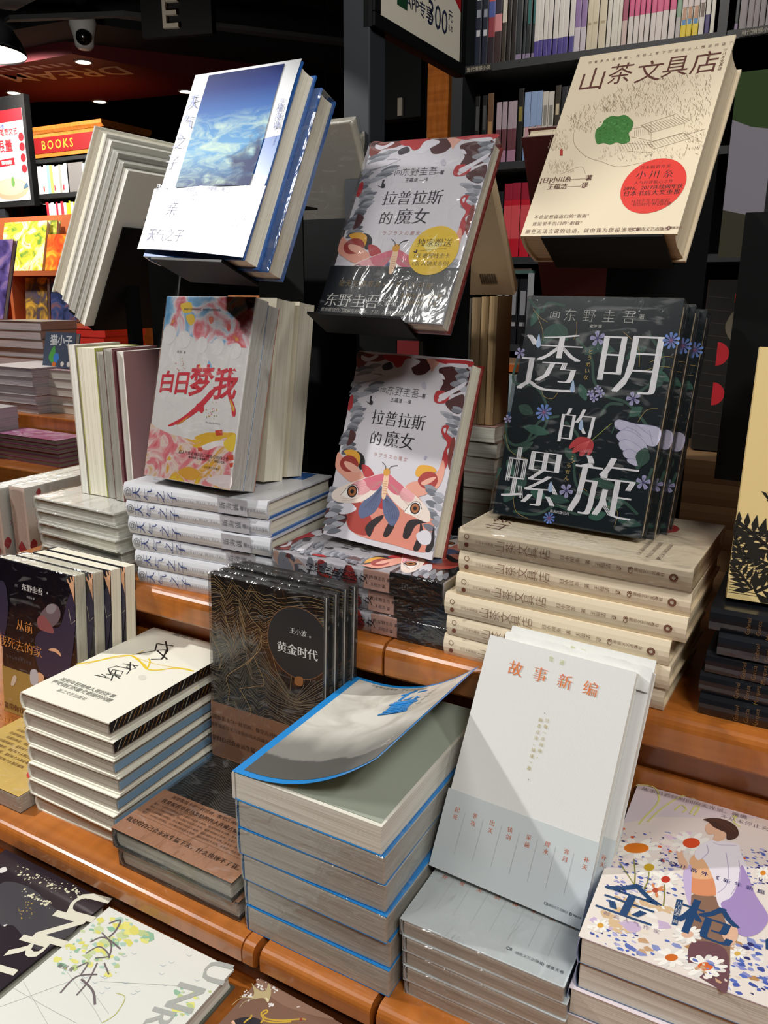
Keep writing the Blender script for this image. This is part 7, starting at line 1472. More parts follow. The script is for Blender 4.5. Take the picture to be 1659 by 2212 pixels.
# ---------------------------------------------------------------- the setting
Z1, Z2, Z0 = -0.5517, -0.3495, -0.604
def struct(name, mb, bevel=0): return tag(mb.ob(name, bevel=bevel), kind='structure')
fl = NT('dark_timber_floor', 0.35, 0.2)
_mp = fl.coords('Object', (1.2, 9, 1)); _nz = fl.noise(_mp, 2.0, 5); _rp = fl.ramp(_nz, 0, [(0.3, '#3A2214'), (0.7, '#5E3A22')]); fl.base(_rp, 0)
b = MB(); b.box(-9.2, 3.2, -3.2, 9.2, FLOOR-0.1, FLOOR, fl.m); struct('floor', b)
CEILM = mat('#15191C', 0.8, name='black_ceiling_paint'); REDM = mat('#84333B', 0.6, name='deep_red_soffit_paint')
b = MB(); b.box(-9.2, 3.2, -3.2, 9.2, CEIL, CEIL+0.1, CEILM); struct('ceiling', b)
WALLM = mat('#101214', 0.8, name='black_wall_paint')
b = MB(); b.box(-9.3, -9.2, -3.2, 9.2, FLOOR, CEIL, WALLM); struct('wall_left', b)
b = MB(); b.box(3.2, 3.3, -3.2, 9.2, FLOOR, CEIL, WALLM); struct('wall_right', b)
b = MB(); b.box(-9.2, 3.2, 9.2, 9.3, FLOOR, CEIL, mat('#1E0A0C', 0.8)); struct('wall_back', b)
b = MB(); b.box(-9.2, 3.2, -3.3, -3.2, FLOOR, CEIL, mat('#2A2A2C', 0.8)); struct('wall_front', b)
# red soffit with pale lettering on its underside, black bulkhead in front of it
b = MB(); b.prism([(-4.53, 4.00), (-7.6, 3.90), (-7.6, 5.05), (-5.9, 4.80), (-5.32, 5.06), (-4.545, 5.17), (-3.9, 5.6)], REDM, 'z', 1.45, CEIL-0.002)
sof = struct('ceiling_soffit', b)
b = MB(); letter(b, 'DREAM', mat('#F0E4E0', 0.7), Matrix.Translation((-4.98, 4.32, 1.448)) @ Matrix.Rotation(math.radians(14), 4, 'Z') @ Matrix.Rotation(PI, 4, 'Y') , 0.30, 'b', 1.0)
for i in range(11): b.flat([(-4.75-0.075*i, 4.19-0.016*i), (-4.79-0.075*i, 4.18-0.016*i), (-4.80-0.075*i, 4.10-0.016*i), (-4.76-0.075*i, 4.11-0.016*i)], mat('#E0C6C4', 0.7), 1.448)
b.ob('soffit_lettering', sof)
b = MB(); b.prism([(-4.20, 3.70), (-7.6, 3.45), (-7.6, 3.86), (-4.56, 3.97), (-3.4, 5.5), (-3.05, 5.4)], CEILM, 'z', 1.52, CEIL-0.002); struct('trim_1', b)
b = MB(); b.prism([(-3.74, 3.62), (-4.35, 3.38), (-4.28, 3.36), (-3.66, 3.61), (-2.6, 4.9), (-2.68, 4.93)], mat('#4A4E50', 0.7), 'z', 1.447, 1.47); struct('trim_2', b)
b = MB(); b.prism([(-4.28, 3.40), (-4.70, 2.75), (-4.10, 3.05), (-3.95, 3.32)], mat('#6A6C6C', 0.8), 'z', 1.50, 1.52); struct('trim_3', b)

# ---------------------------------------------------------------- the stepped wooden display table
tab = thing('display_table', 'stepped varnished orange wooden display table carrying all the book stacks', 'table', Matrix.Translation((-0.25, 0.75, FLOOR)))
def tpart(name, mb, bevel=0):
    o = mb.ob(name, tab, Matrix.Translation((0.25, -0.75, -FLOOR)), bevel=bevel); return o
XL, XR = -1.22, 0.62
def nosing(x0, x1, y0, y1, zt, th, r=0.009):
    'board with a rounded front edge, running along x'
    mb = MB(); pts = [(y1, zt-th), (y1, zt)]
    for i in range(6):
        a = PI/2*i/5; pts.append((y0+r-r*math.sin(a), zt-r+r*math.cos(a)))
    pts += [(y0, zt-th+0.004), (y0+0.004, zt-th)]
    mb.prism(pts, WOOD, 'x', x0, x1); return mb
for (x0, x1) in ((XL, -0.3865), (-0.3850, -0.3735), (-0.3660, -0.2555), (-0.2495, XR)):
    tpart('ledge_board', nosing(x0, x1, 0.4405, 1.62, Z1, 0.024))
b = MB(); b.box(XL+0.01, XR-0.01, 0.4475, 1.60, Z1-0.040, Z1-0.0262, WOOD_DARK); tpart('joint_batten', b)
b = MB(); b.box(XL+0.004, XR-0.004, 0.4525, 1.61, Z0-0.06, Z1-0.041, WOOD); tpart('ledge_apron', b, 0.002)
for (x0, x1) in ((-0.945, -0.3662), (-0.3630, XR)):
    tpart('tier_board', nosing(x0, x1, 0.655, 1.365, Z2, 0.036, 0.012))
b = MB(); b.box(-0.885, XR-0.01, 0.69, 1.35, Z1+0.0005, Z2-0.0365, WOOD); tpart('riser_panel', b)
b = MB(); b.box(-0.887, XR-0.01, 0.684, 0.6895, Z1+0.0005, Z1+0.128, WOOD); tpart('riser_skirting', b, 0.003)
b = MB(); b.box(XL-0.25, XR, 0.02, 0.4522, Z0-0.022, Z0, WOOD); tpart('lower_shelf', b, 0.003)
b = MB(); b.box(XL-0.2, XR-0.03, 0.06, 1.55, FLOOR-FLOOR+FLOOR, Z0-0.0605, WOOD); tpart('base_cabinet', b)

# ---------------------------------------------------------------- black metal book racks on the top tier
def rack(label, x0, x1, y, z0, z1, ledge, slot=None, flange=None):
    'sheet panel with a slot; a tilted easel plate with a ledge is bent out of it'
    o, e, n, u = ledge['fr']; T = ledge['T']; w0, w1 = ledge['w']
    r = thing('metal_book_rack', label, 'book rack', Matrix.Translation(((x0+x1)/2, y, z0)))
    inv = Matrix.Translation((-(x0+x1)/2, -y, -z0)); t = 0.0025
    b = MB()
    if slot:
        a0, a1, c0, c1 = slot
        for q in ((x0, a0, z0, z1), (a1, x1, z0, z1), (a0, a1, z0, c0), (a0, a1, c1, z1)): b.box(q[0], q[1], y, y+t, q[2], q[3], BLACK_METAL)
    else: b.box(x0, x1, y, y+t, z0, z1, BLACK_METAL)
    b.ob('panel', r, inv)
    if flange:
        b = MB(); b.prism([(0.700, -0.2185), (y-.0002, -0.2185), (y-.0002, z1), (0.778, z1)], BLACK_METAL, 'x', flange, flange+t); b.ob('side_plate', r, inv)
    B0 = o+n*(T+0.0015)                                   # foot line of the plate, behind the books
    M = cols(e, u, -n, B0)
    b = MB(); L = ledge['L']; b.box(w0, w1, -0.0015, L, -0.0025, 0, BLACK_METAL); b.ob('easel_plate', r, inv @ M)
    b = MB(); b.box(w0, w1, -0.0040, -0.0016, -0.0025, T+ledge.get('lip', 0.004), BLACK_METAL); b.ob('ledge', r, inv @ M)
    p = M @ Vector(((w0+w1)/2, L*0.8, -0.0025)); yb = y
    b = MB(); b.box(p.x-0.012, p.x+0.012, min(p.y, yb), max(p.y, yb)+0.001, p.z-0.001, p.z+0.001, BLACK_METAL); b.ob('bracket', r, inv)
    return r
F = {
'bz':(-0.4000,0.4563,-0.5517,-0.0049,0.1462,0.2000,0.1587), 'pn':(-0.7182,0.4858,-0.5517,0.0066,0.1346,0.1970,0.1352),
'hj2':(-0.5580,0.4574,-0.5517,-0.0116,0.1512,0.2100,0.0429), 'gs2':(-0.2420,0.4664,-0.5517,-0.0012,0.1325,0.2000,0.0707),
'jq':(-0.1045,0.4747,-0.5517,0.0190,0.1650,0.2080,0.1116), 'tq':(-0.7282,0.6618,-0.3495,0.0615,0.2057,0.1474,0.1263),
'sc':(-0.2908,0.6683,-0.3494,-0.0442,0.2132,0.1458,0.1340), 'lp':(-0.5182,0.6755,-0.3494,0.0021,0.2117,0.1480,0.0738),
'zu':(-0.0628,0.6696,-0.3495,-0.0018,0.2100,0.1480,0.0987), 'wl':(-0.9150,0.6750,-0.3495,-0.0453,0.1595,0.2100,0.0819)}
L_ = {  # x, y, z, yaw, tilt, roll, W, T, H of the leaning front books
'gs':(-0.2454,0.5256,-0.4743,-0.0264,0.5088,-0.0199,0.1317,0.0138,0.2033), 'hj':(-0.5572,0.6055,-0.5079,0.0037,0.0360,-0.0047,0.1482,0.0114,0.2163),
'mw':(-0.7016,0.6714,-0.2127,-0.0619,0.2583,-0.0003,0.1382,0.0412,0.2125), 'lps':(-0.4854,0.7248,-0.2664,-0.0973,0.3137,-0.0183,0.1482,0.0296,0.2116),
'tm':(-0.2763,0.7104,-0.2092,-0.0632,0.3033,-0.0072,0.1472,0.0208,0.2155), 'tqU':(-0.6632,0.6548,0.0344,-0.1118,0.4105,-0.0459,0.1546,0.0240,0.2042),
'lpU':(-0.4828,0.7176,-0.0273,-0.0144,0.5051,-0.0295,0.1486,0.0216,0.2089), 'scU':(-0.2835,0.7703,0.0517,-0.0971,0.5490,-0.0220,0.1510,0.0429,0.2069)}
def FR(k): v = L_[k]; return frame(*v[:6])
FR_T = FR('tqU'); 
rack('black metal rack panel holding the blue sky book, leftmost rack', -0.845, -0.586, 0.845, Z2, 0.092, dict(fr=FR('tqU'), T=0.050, w=(0.020, 0.128), L=0.115, lip=0.004), slot=(-0.735, -0.655, -0.03, 0.015), flange=-0.7085)
rack('black metal rack panel holding the red and white moth book, middle rack', -0.500, -0.360, 0.835, Z2, 0.082, dict(fr=FR('lpU'), T=0.0216, w=(0.0, 0.110), L=0.125, lip=0.018), slot=(-0.450, -0.415, -0.09, -0.055))
rack('narrow black metal rack panel holding the beige village book', -0.228, -0.128, 0.90, Z2, 0.160, dict(fr=FR('scU'), T=0.0429, w=(0.026, 0.140), L=0.12, lip=0.004))
b = MB(); b.box(-0.086, 0.22, 0.80, 0.8025, -0.170, 0.068, BLACK_METAL); b.box(0.02, 0.06, 0.8026, 0.806, Z2, 0.05, BLACK_METAL)
tag(b.ob('metal_rack_panel'), 'tall plain black metal panel hanging behind the dark-spined stack', 'rack panel')

b = MB(); b.box(-.655, -.548, .905, .9075, Z2, .088, BLACK_METAL); b.box(-.64, -.57, .9076, .94, Z2, Z2+.004, BLACK_METAL)
tag(b.ob('metal_rack_panel'), 'black metal panel of the far side rack, left of the grey post', 'rack panel')
# post and hanging sign
r = thing('sign_post', 'tall square dark grey metal post rising behind the racks', 'post', Matrix.Translation((-0.572, 0.97, Z2)))
b = MB(); b.box(-0.020, 0.019, -0.020, 0.020, 0, CEIL-Z2, GREY_METAL); b.ob('shaft', r, bevel=0.002)
b = MB(); b.box(-0.04, 0.04, -0.035, 0.035, 0, 0.004, GREY_METAL); b.ob('base_plate', r)
sg = thing('hanging_sign', 'black framed shop sign reading APP 300 hung from the grey post', 'sign', Matrix.Translation((-0.55, 0.95, 0.312)))
SG = Matrix(((0, 0, 1, 0), (1, 0, 0, 0), (0, 1, 0, 0), (0, 0, 0, 1)))   # type plane facing +x: right is +y, up is +z
b = MB(); b.box(-0.012, 0.0, 0.0, 0.275, 0, 0.42, BLACK_METAL); b.ob('board', sg)
b = MB()
for q in ((0, 0.275, 0, 0.016), (0, 0.275, 0.404, 0.42), (0, 0.016, 0.016, 0.404), (0.259, 0.275, 0.016, 0.404)): b.box(0.0, 0.004, q[0], q[1], q[2], q[3], BLACK_METAL)
b.ob('frame', sg, bevel=0.001)
b = MB(); b.box(0, 0.001, 0.017, 0.258, 0.017, 0.403, mat('#D9D3C2', 0.6)); b.ob('poster_sheet', sg)
b = MB(); c = mat('#16213A', 0.6)
for (s, y, z, sz, st) in (('300', 0.182, 0.056, 0.044, 'r'), ('APP专享', 0.125, 0.053, 0.021, 'r'), ('注册立领', 0.130, 0.083, 0.021, 'r'), ('元', 0.223, 0.068, 0.016, 'r'), ('礼包', 0.2235, 0.0535, 0.008, 'r')):
    letter(b, s, c, Matrix.Translation((0.0014, y, z)) @ SG, sz, st)
b.ob('sign_lettering', sg)
b = MB(); b.box(0.0011, 0.0013, 0.062, 0.090, 0.040, 0.068, mat('#123D22', 0.5)); b.ob('green_app_icon', sg, bevel=0.0)
b = MB(); b.prism([(0.205, 0.110), (0.258, 0.082), (0.258, 0.403), (0.017, 0.403), (0.017, 0.19)], mat('#A3131C', 0.5), 'x', 0.0010, 0.0012); b.ob('red_header', sg)

sg = thing('hanging_sign', 'plain black board added out of view to shade the beige village book', 'sign', Matrix.Translation((-1.0, .497, .512)))  # unseen board, added and placed to cast shade on the beige book
b = MB(); b.box(-.010, 0, 0, .30, 0, .40, BLACK_METAL); b.ob('board', sg)
b = MB()
for q in ((0, .30, 0, .014), (0, .30, .386, .40), (0, .014, .014, .386), (.286, .30, .014, .386)): b.box(0, .004, q[0], q[1], q[2], q[3], BLACK_METAL)
b.ob('frame', sg)
for y in (.04, .26): b = MB(); b.tube([(-.005, y, .40), (-.005, y, CEIL-.512-.002)], .003, GREY_METAL, 8); b.ob('hanger_rod', sg)
# ---------------------------------------------------------------- cover materials
def paper(h, rough=0.5, coat=0.3): return mat(h, rough, coat)
ORD = ['topmost', 'second from top', 'third from top', 'fourth from top', 'fifth from top', 'sixth from top', 'seventh from top', 'eighth from top']
# silver-white books lying spine out (left of the centre)
SILV = mat('#D6D7DC', 0.30, 0.4); SILV2 = mat('#B9B6BC', 0.35, 0.4); INKB = mat('#2D3F7C', 0.4); INKG = mat('#6F7078', 0.5)
x, y, z, yaw, A, B, C = F['tq']; n = 6; T = C/n
sty = [('天', .021, .0155, INKB, 's', 0, .5), ('气', .039, .0155, INKB, 's', 0, .5), ('之', .057, .0155, INKB, 's', 0, .5), ('子', .075, .0155, INKB, 's', 0, .5),
       ('Weathering With You', .105, .0046, INKG, 'r', -90, .45, 1.5), ('新', .1465, .009, INKG, 's', 0, .5), ('海', .1555, .009, INKG, 's', 0, .5), ('诚', .1645, .009, INKG, 's', 0, .5),
       ('著', .173, .005, INKG, 'r', 0, .5), ('百花洲文艺出版社', .188, .0042, INKG, 'r', -90, .45), ('@', .008, .012, INKG, 'r', -90, .5)]
proto = None
for i in range(n):
    jx, jy = [(0, 0), (.001, .001), (.0035, 0), (.006, .002), (.009, .001), (.011, .002)][i]
    Mx = P_spine(x+jx, y+jy, z+T*(n-1-i), yaw+[0, .004, -.006, .008, -.004, .005][i], A)
    lab = 'silver white hardcover with blue spine writing, %s of its spine-out stack' % ORD[i]
    if proto is None:
        proto = book(lab, B, A, T-.0003, Mx, True, SILV, SILV, mat('#2E62A8', .4, .3), PAGE_CREAM, group='silver white stack left of the centre', spine_type=sty,
                     spine_blocks=[(A-.180, A-.140, SILV2)], art='tqtop')
    else: dup(proto, Mx, lab)
# beige village books lying spine out (right)
BEIGE = mat('#E2D2B6', 0.55, 0.12); BROWN = mat('#6B3B2C', 0.5)
x, y, z, yaw, A, B, C = F['sc']; n = 6; T = C/n
sty = [('○', .009, .007, BROWN, 'r', 0, .68), ('●', .009, .006, BROWN, 'r', 0, .3), ('ツ\nバ\nキ\n文\n具\n店', .0275, .0030, BROWN, 'r', 0, .5)]
sty += [(ch, d, .0115, BROWN, 'l', 0, .5) for ch, d in zip('山茶文具店', (.0430, .0540, .0650, .0755, .0865))]
sty += [('日\n小\n川\n糸\n｜\n著', .1145, .0046, BROWN, 's', 0, .5), ('王\n蕴\n洁\n｜\n译', .1440, .0046, BROWN, 's', 0, .5), ('CB', .163, .0050, BROWN, 'b', 0, .5),
        ('湖\n南\n文\n艺\n出\n版\n社', .1785, .0036, BROWN, 's', 0, .55), ('◎', .1985, .0085, BROWN, 'b', 0, .5)]
proto = None
for i in range(n):
    jx, jy = [(0, 0), (.0005, .001), (.0, -.003), (-.011, -.004), (-.009, -.002), (-.012, -.001)][i]
    Mx = P_spine(x+jx, y+jy, z+T*(n-1-i), yaw+[0, .004, .006, -.004, -.010, .004][i], A)
    lab = 'beige hardcover with brown spine title, %s of its spine-out stack' % ORD[i]
    if proto is None:
        proto = book(lab, B, A, T-.0003, Mx, True, BEIGE, BEIGE, mat('#D8C6A6', .5), PAGE_TAN, group='beige spine-out stack', spine_type=sty, art='scover', gloss=False, wrap=True)
    else: dup(proto, Mx, lab, drop=() if i < 1 else ('shrink_wrap',))
# moth-novel books lying spine out (centre)
LAV = mat('#D3CFD6', 0.4, 0.3); BLK = mat('#1D1F22', 0.38, 0.3); PINKS = mat('#D9A898', 0.4, 0.3); INKK = mat('#22202A', 0.5)
x, y, z, yaw, A, B, C = F['lp']; n = 3; T = C/n
sty = [(ch, d, .012, INKK, 's', 0, .5) for ch, d in zip('拉普拉斯的魔女', (.052, .063, .074, .085, .096, .107, .119))]
sty += [('[日]东野圭吾 著', .136, .0046, INKK, 's', -90, .62), ('王蕴洁 译', .137, .0042, INKK, 's', -90, .32), ('▣', .169, .009, mat('#D8D4CC'), 'b', 0, .5), ('北京联合出版公司', .186, .0040, mat('#B9B5AE'), 'r', -90, .5)]
proto = None
for i in range(n):
    Mx = P_spine(x+[0, .004, .008][i], y+[0, .001, .0][i], z+T*(n-1-i), yaw+[-.02, -.005, .0][i], A)
    lab = 'moth novel in black belly band, %s of the lying stack in the centre' % ORD[i]
    if proto is None:
        proto = book(lab, B, A, T-.0003, Mx, True, LAV, LAV, mat('#8E2F2C', .4, .3), PAGE_CREAM, group='lying moth novels', spine_type=sty, spine_blocks=[(.0615, .092, PINKS)],
                     band=(0, .0605, BLK), art='lpcover', wrap=True)
        sb = MB(); rr = random.Random(3)
        for k in range(26):
            t = rr.uniform(.10, .205); w = rr.uniform(.003, .009)
            sb.flat(smooth_loop([(rr.uniform(.15, .85)*T+w*math.cos(a)*rr.uniform(.5, 1.2), t+w*math.sin(a)*rr.uniform(.5, 1.6)) for a in (0, 1.2, 2.4, 3.6, 5)]), mat(['#9A9AA4', '#7A3A38', '#B8403C', '#E8E4EA', '#6E6E78', '#E2B7A6'][k % 6], .4, .3), .00046+k*1e-6)
        sb.v = [tuple(SPINE @ Vector((min(max(v[0], T*.06), T*.94), v[1], v[2]))) for v in sb.v]
        sb.ob('spine_illustration', proto)
    else: dup(proto, Mx, lab)
# dark-spined stack at the right edge
NAVY = mat('#14161B', 0.32, 0.5); GOLD = mat('#8A6433', 0.4)
x, y, z, yaw, A, B, C = F['zu']; n = 5; T = C/n
sty = [('Gabriel', .030, .0050, GOLD, 'l', 0, .5), ('García', .038, .0050, GOLD, 'l', 0, .5), ('Márquez', .046, .0050, GOLD, 'l', 0, .5)]
sty += [(ch, d, .0175, mat('#C9C2B4'), 's', 0, .5) for ch, d in zip('族长的秋天', (.071, .094, .117, .140, .163))]
proto = None
for i in range(n):
    Mx = P_spine(x+[0, .009, .001, -.002, .0][i], y+[0, -.003, .001, .002, .0][i], z+T*(n-1-i), yaw+[0, .01, -.01, .0, .006][i], A)
    lab = 'black hardcover with gold author name, %s of the dark stack' % ORD[i]
    if proto is None: proto = book(lab, B, A, T-.0003, Mx, True, NAVY, NAVY, NAVY, PAGE_CREAM, group='black stack under the yellow flower book', spine_type=sty)
    else: dup(proto, Mx, lab)
# yellow book with black flowers standing on it
book('yellow book with black flowers standing on the dark stack', .147, .2081, .020, P_up(frame(-.0545, .690, -.2470, .05, .16), .020), False, mat('#E3C98C', .5, .15), name='paperback_book', pages=PAGE_CREAM, art='ry', gloss=False)
book('slim pink edged book right behind the yellow flower book', .147, .212, .020, P_up(frame(-.0460, .7125, -.2470, .05, .16), .020), False, mat('#C07A74', .5, .2), pages=PAGE_CREAM)

# white shrink-wrapped stack, left
OFFW = mat('#DAD8CF', 0.45, 0.2)
x, y, z, yaw, A, B, C = F['wl']; n = 5; T = C/n; proto = None
for i in range(n):
    Mx = P_flat(x+[0, .004, .006, .008, .008][i], y+[0, -.001, -.002, -.001, -.002][i], z+T*(n-1-i), yaw+[0, .01, -.02, .01, .0][i])
    lab = 'off-white shrink-wrapped hardcover, %s of the leftmost pale stack' % ORD[i]
    if proto is None: proto = book(lab, A, B, T-.0004, Mx, True, OFFW, OFFW, mat('#E6E4DA', .4, .2), PAGE_GREY, group='off-white wrapped stack', wrap=True, art='wltop')
    else: dup(proto, Mx, lab)
# row standing on it, fore edges to the front
top = z+C; xs = -.8715; ws = [.0140, .0340, .0175, .0170, .0135]
covs = ['#BDB3A4', '#C9CC6A', '#B9AFA6', '#8E4A56', '#B08A8C']
desc = ['pale', 'yellow covered much thumbed', 'white wrapped', 'maroon covered', 'pink covered']
for i in range(5):
    w = ws[i]; M = Matrix.Translation((xs+w, .719+[0, .001, .001, -.004, .001][i], top+.0004)) @ cols(Vector((0, -1, 0)), Vector((0, 0, 1)), Vector((-1, 0, 0)), Vector((0, .078, 0)))
    book('%s book standing fore edge out on the leftmost pale stack' % desc[i], .078, [.198, .195, .191, .196, .193][i], w-.001, M, False, mat(covs[i], .4, .3), pages=[PAGE_WHITE, PAGE_CREAM, PAGE_GREY, PAGE_GREY, PAGE_WHITE][i], wrap=i in (2, 3), group='fore-edge-out row on the pale stack')
    xs += w+.0010
# big white books with a red petal, far left
for i in range(2):
    w = .034; M = Matrix.Translation((-1.034-.0425*i, .724-.012*i, Z1+.001)) @ cols(Vector((0, 1, 0)), Vector((0, 0, 1)), Vector((1, 0, 0)), Vector((0, 0, 0)))
    r = book(['tall white book with red petal, cover facing the pale stack', 'tall white book with red petal, outermost at the left edge'][i], .205, .2725-.004*i, w, M, False, mat('#D9DAD2', .4, .3), mat('#D8C2B4', .45, .2), pages=PAGE_WHITE, art='petal', wrap=True, group='tall white petal books',
             spine_type=[('♦', .094, .022, mat('#B03A40'), 'b', 0, .5)])
# ---------------------------------------------------------------- ledge stacks
# 1 yellow-banded novel: one lying, four standing
YEL = mat('#D9B766', 0.45, 0.3); CQ = mat('#1B1A26', 0.35, 0.4)
cqz = Z1+.0215
book('black novel in yellow belly band lying under the standing row', .140, .210, .0212, P_flat(-.849, .4627, Z1, .004), False, CQ, pages=PAGE_GREY, art='cqflat', band=(0, .115, YEL), wrap=True)
proto = None
for i in range(4):
    th = .0165; yy = [.588, .605, .6225, .6400][i]; xx = [-.8815, -.8700, -.8600, -.8545][i]
    fr = frame(xx, yy-.014, cqz+.002, .006, .075, -.004)
    lab = 'black and yellow novel with raised hands, %s of its standing row' % ['frontmost', 'second', 'third', 'rearmost'][i]
    M = P_up(fr, th)
    if proto is None: proto = book(lab, .139, .2065, th, M, False, CQ, pages=PAGE_CREAM, art='cq', band=(0, .062, YEL), wrap=True, group='standing row of raised hands novels')
    else: dup(proto, M, lab, drop=() if i < 2 else ('shrink_wrap',))
# 2 white stack with black calligraphy
PNC = mat('#ECE9DA', 0.5, 0.15); PNE = mat('#15161A', 0.4, 0.2)
x, y, z, yaw, A, B, C = F['pn']; n = 7; T = C/n; proto = None
for i in range(n):
    jx, jy = [(0, 0), (.006, -.003), (.007, -.004), (.011, -.006), (.011, -.009), (.010, -.010), (.016, -.008)][i]
    Mx = P_flat(x+jx, y+jy, z+T*(n-1-i), yaw+[0, .01, .0, .02, .01, -.02, .015][i])
    lab = 'cream hardcover with black lettering and yellow swirl, %s of its stack' % ORD[i]
    if proto is None:
        proto = book(lab, A, B, T-.0004, Mx, True, PNC, PNC, PNC, PAGE_DIM, group='cream calligraphy stack', art='pn', gloss=False, board=.0013)
        b = MB(); b.box(A-.0006, A+.0002, .001, B-.001, T*.40, T-.0005, PNE); rr = random.Random(5)
        for k in range(30):
            yy = .004+k*.0066; b.add([(A+.0004, yy, T*.44), (A+.0004, yy+.0010, T*.44), (A+.0004, yy+.0075+rr.uniform(-.002, .002), T*.93), (A+.0004, yy+.0065, T*.93)], [(0, 1, 2, 3)], GOLD if k % 3 else mat('#B9AE96'))
        b.ob('jacket_flap', proto)
        lo = book('tmp', A, B, T-.0004, Mx, True, PNC, PNC, PNC, PAGE_DIM, group='cream calligraphy stack', board=.0013)
        b = MB(); b.box(A-.0006, A+.0002, .001, B-.001, T*.30, T*.72, mat('#7FA0BC', .4, .2)); b.box(A-.0005, A+.0004, B-.03, B-.001, T*.55, T*.9, mat('#D9C23A', .4)); b.ob('jacket_flap', lo)
    elif i == 1: dup(proto, Mx, lab)
    elif i == 2: lo['label'] = lab; lo.matrix_basis = Mx
    else: dup(lo, Mx, lab)
# 3 dark wave novel: two lying, four standing
HJ = mat('#2A2928', 0.35, 0.5); KRAFT = mat('#A8785A', 0.5, 0.3)
x, y, z, yaw, A, B, C = F['hj2']; n = 2; T = C/n; proto = None
for i in range(n):
    Mx = P_flat(x+[0, .004][i], y+[0, .002][i], z+T*(n-1-i), yaw+[0, .008][i])
    lab = ['dark wave patterned novel in kraft band, upper of the two lying', 'dark wave patterned novel in kraft band, lower of the two lying'][i]
    if proto is None: proto = book(lab, A, B, T-.0004, Mx, True, HJ, mat('#6D6A66', .35, .4), HJ, PAGE_GREY, group='lying dark wave novels', band=(0, .072, KRAFT), art='hjflat', wrap=True)
    else: dup(proto, Mx, lab)
fr = FR('hj'); W, T, H = L_['hj'][6:]; proto = None
for i in range(4):
    M = P_up(fr, T-.0006, i*T, [0, .004, .008, .012][i], [0, .001, .004, .004][i])
    lab = 'dark wave patterned novel, %s of its standing row' % ['frontmost', 'second', 'third', 'rearmost'][i]
    if proto is None: proto = book(lab, W, H, T-.0006, M, True, HJ, HJ, HJ, PAGE_WHITE, group='standing dark wave novels', band=(0, .066, KRAFT), art='hj', wrap=True)
    else: dup(proto, M, lab)
# 4 thick grey stack with blue borders; the top book lies open-covered
GREYC = mat('#D7D4CB', 0.5, 0.2); BLUE = mat('#1E86D0', 0.4, 0.3)
x, y, z, yaw, A, B, C = F['bz']; n = 6; T = C/n; proto = None
for i in range(1, n):
    jx, jy = [(0, 0), (.0025, .0), (.003, -.001), (.0055, .0), (.007, .001), (.0075, .0)][i]
    Mx = P_flat(x+jx, y+jy, z+T*(n-1-i), yaw+[0, .0, .015, -.01, .01, .0][i])
    lab = 'thick pale paperback with blue edged cover, %s of its stack' % ORD[i]
    if proto is None: proto = book(lab, A, B, T-.0004, Mx, False, BLUE, GREYC, BLUE, PAGE_GREY, group='thick blue edged stack', wrap=True)
    else: dup(proto, Mx, lab)
bzr = thing('paperback_book', 'thick grey mountain paperback with curled front cover on the blue edged stack', 'book', P_flat(x, y, z+T*5, yaw))
page_mesh(A, B, T-.0008, False, PAGE_GREY).ob('page_block', bzr)
b = MB(); b.box(.0, A, 0, B, -.0004, .0001, BLUE); b.ob('back_cover', bzr)
b = MB(); b.prism([(-.0008, 0), (.002, 0), (.002, T), (-.0008, T-.002)], GREYC, 'y', 0, B); b.ob('spine', bzr)
def curl(v):
    'the front cover springs open along its fore edge'
    s = min(max((v.x-.010)/(A-.010), 0), 1.15); t = v.y/B
    lift = (.055-.008*t)*s**2.05; pull = .006*s**2
    dip = .0035*math.sin(PI*s)*math.exp(-((t-.96)/.10)**2)
    return Vector((v.x-pull, v.y+.004*s*s*(1-t), T+lift-dip+v.z))
def grid_sheet(mt, x0, x1, y0, y1, fn, dz=0.0, nx=20, ny=18):
    vs = []; fs = []; uv = []
    for j in range(ny+1):
        for i in range(nx+1):
            p = Vector((x0+(x1-x0)*i/nx, y0+(y1-y0)*j/ny, dz)); vs.append(fn(p)); uv.append((i/nx, j/ny))
    for j in range(ny):
        for i in range(nx): a = j*(nx+1)+i; fs.append((a, a+1, a+nx+2, a+nx+1))
    return mesh('sheet', vs, fs, [mt], None, True, uv)
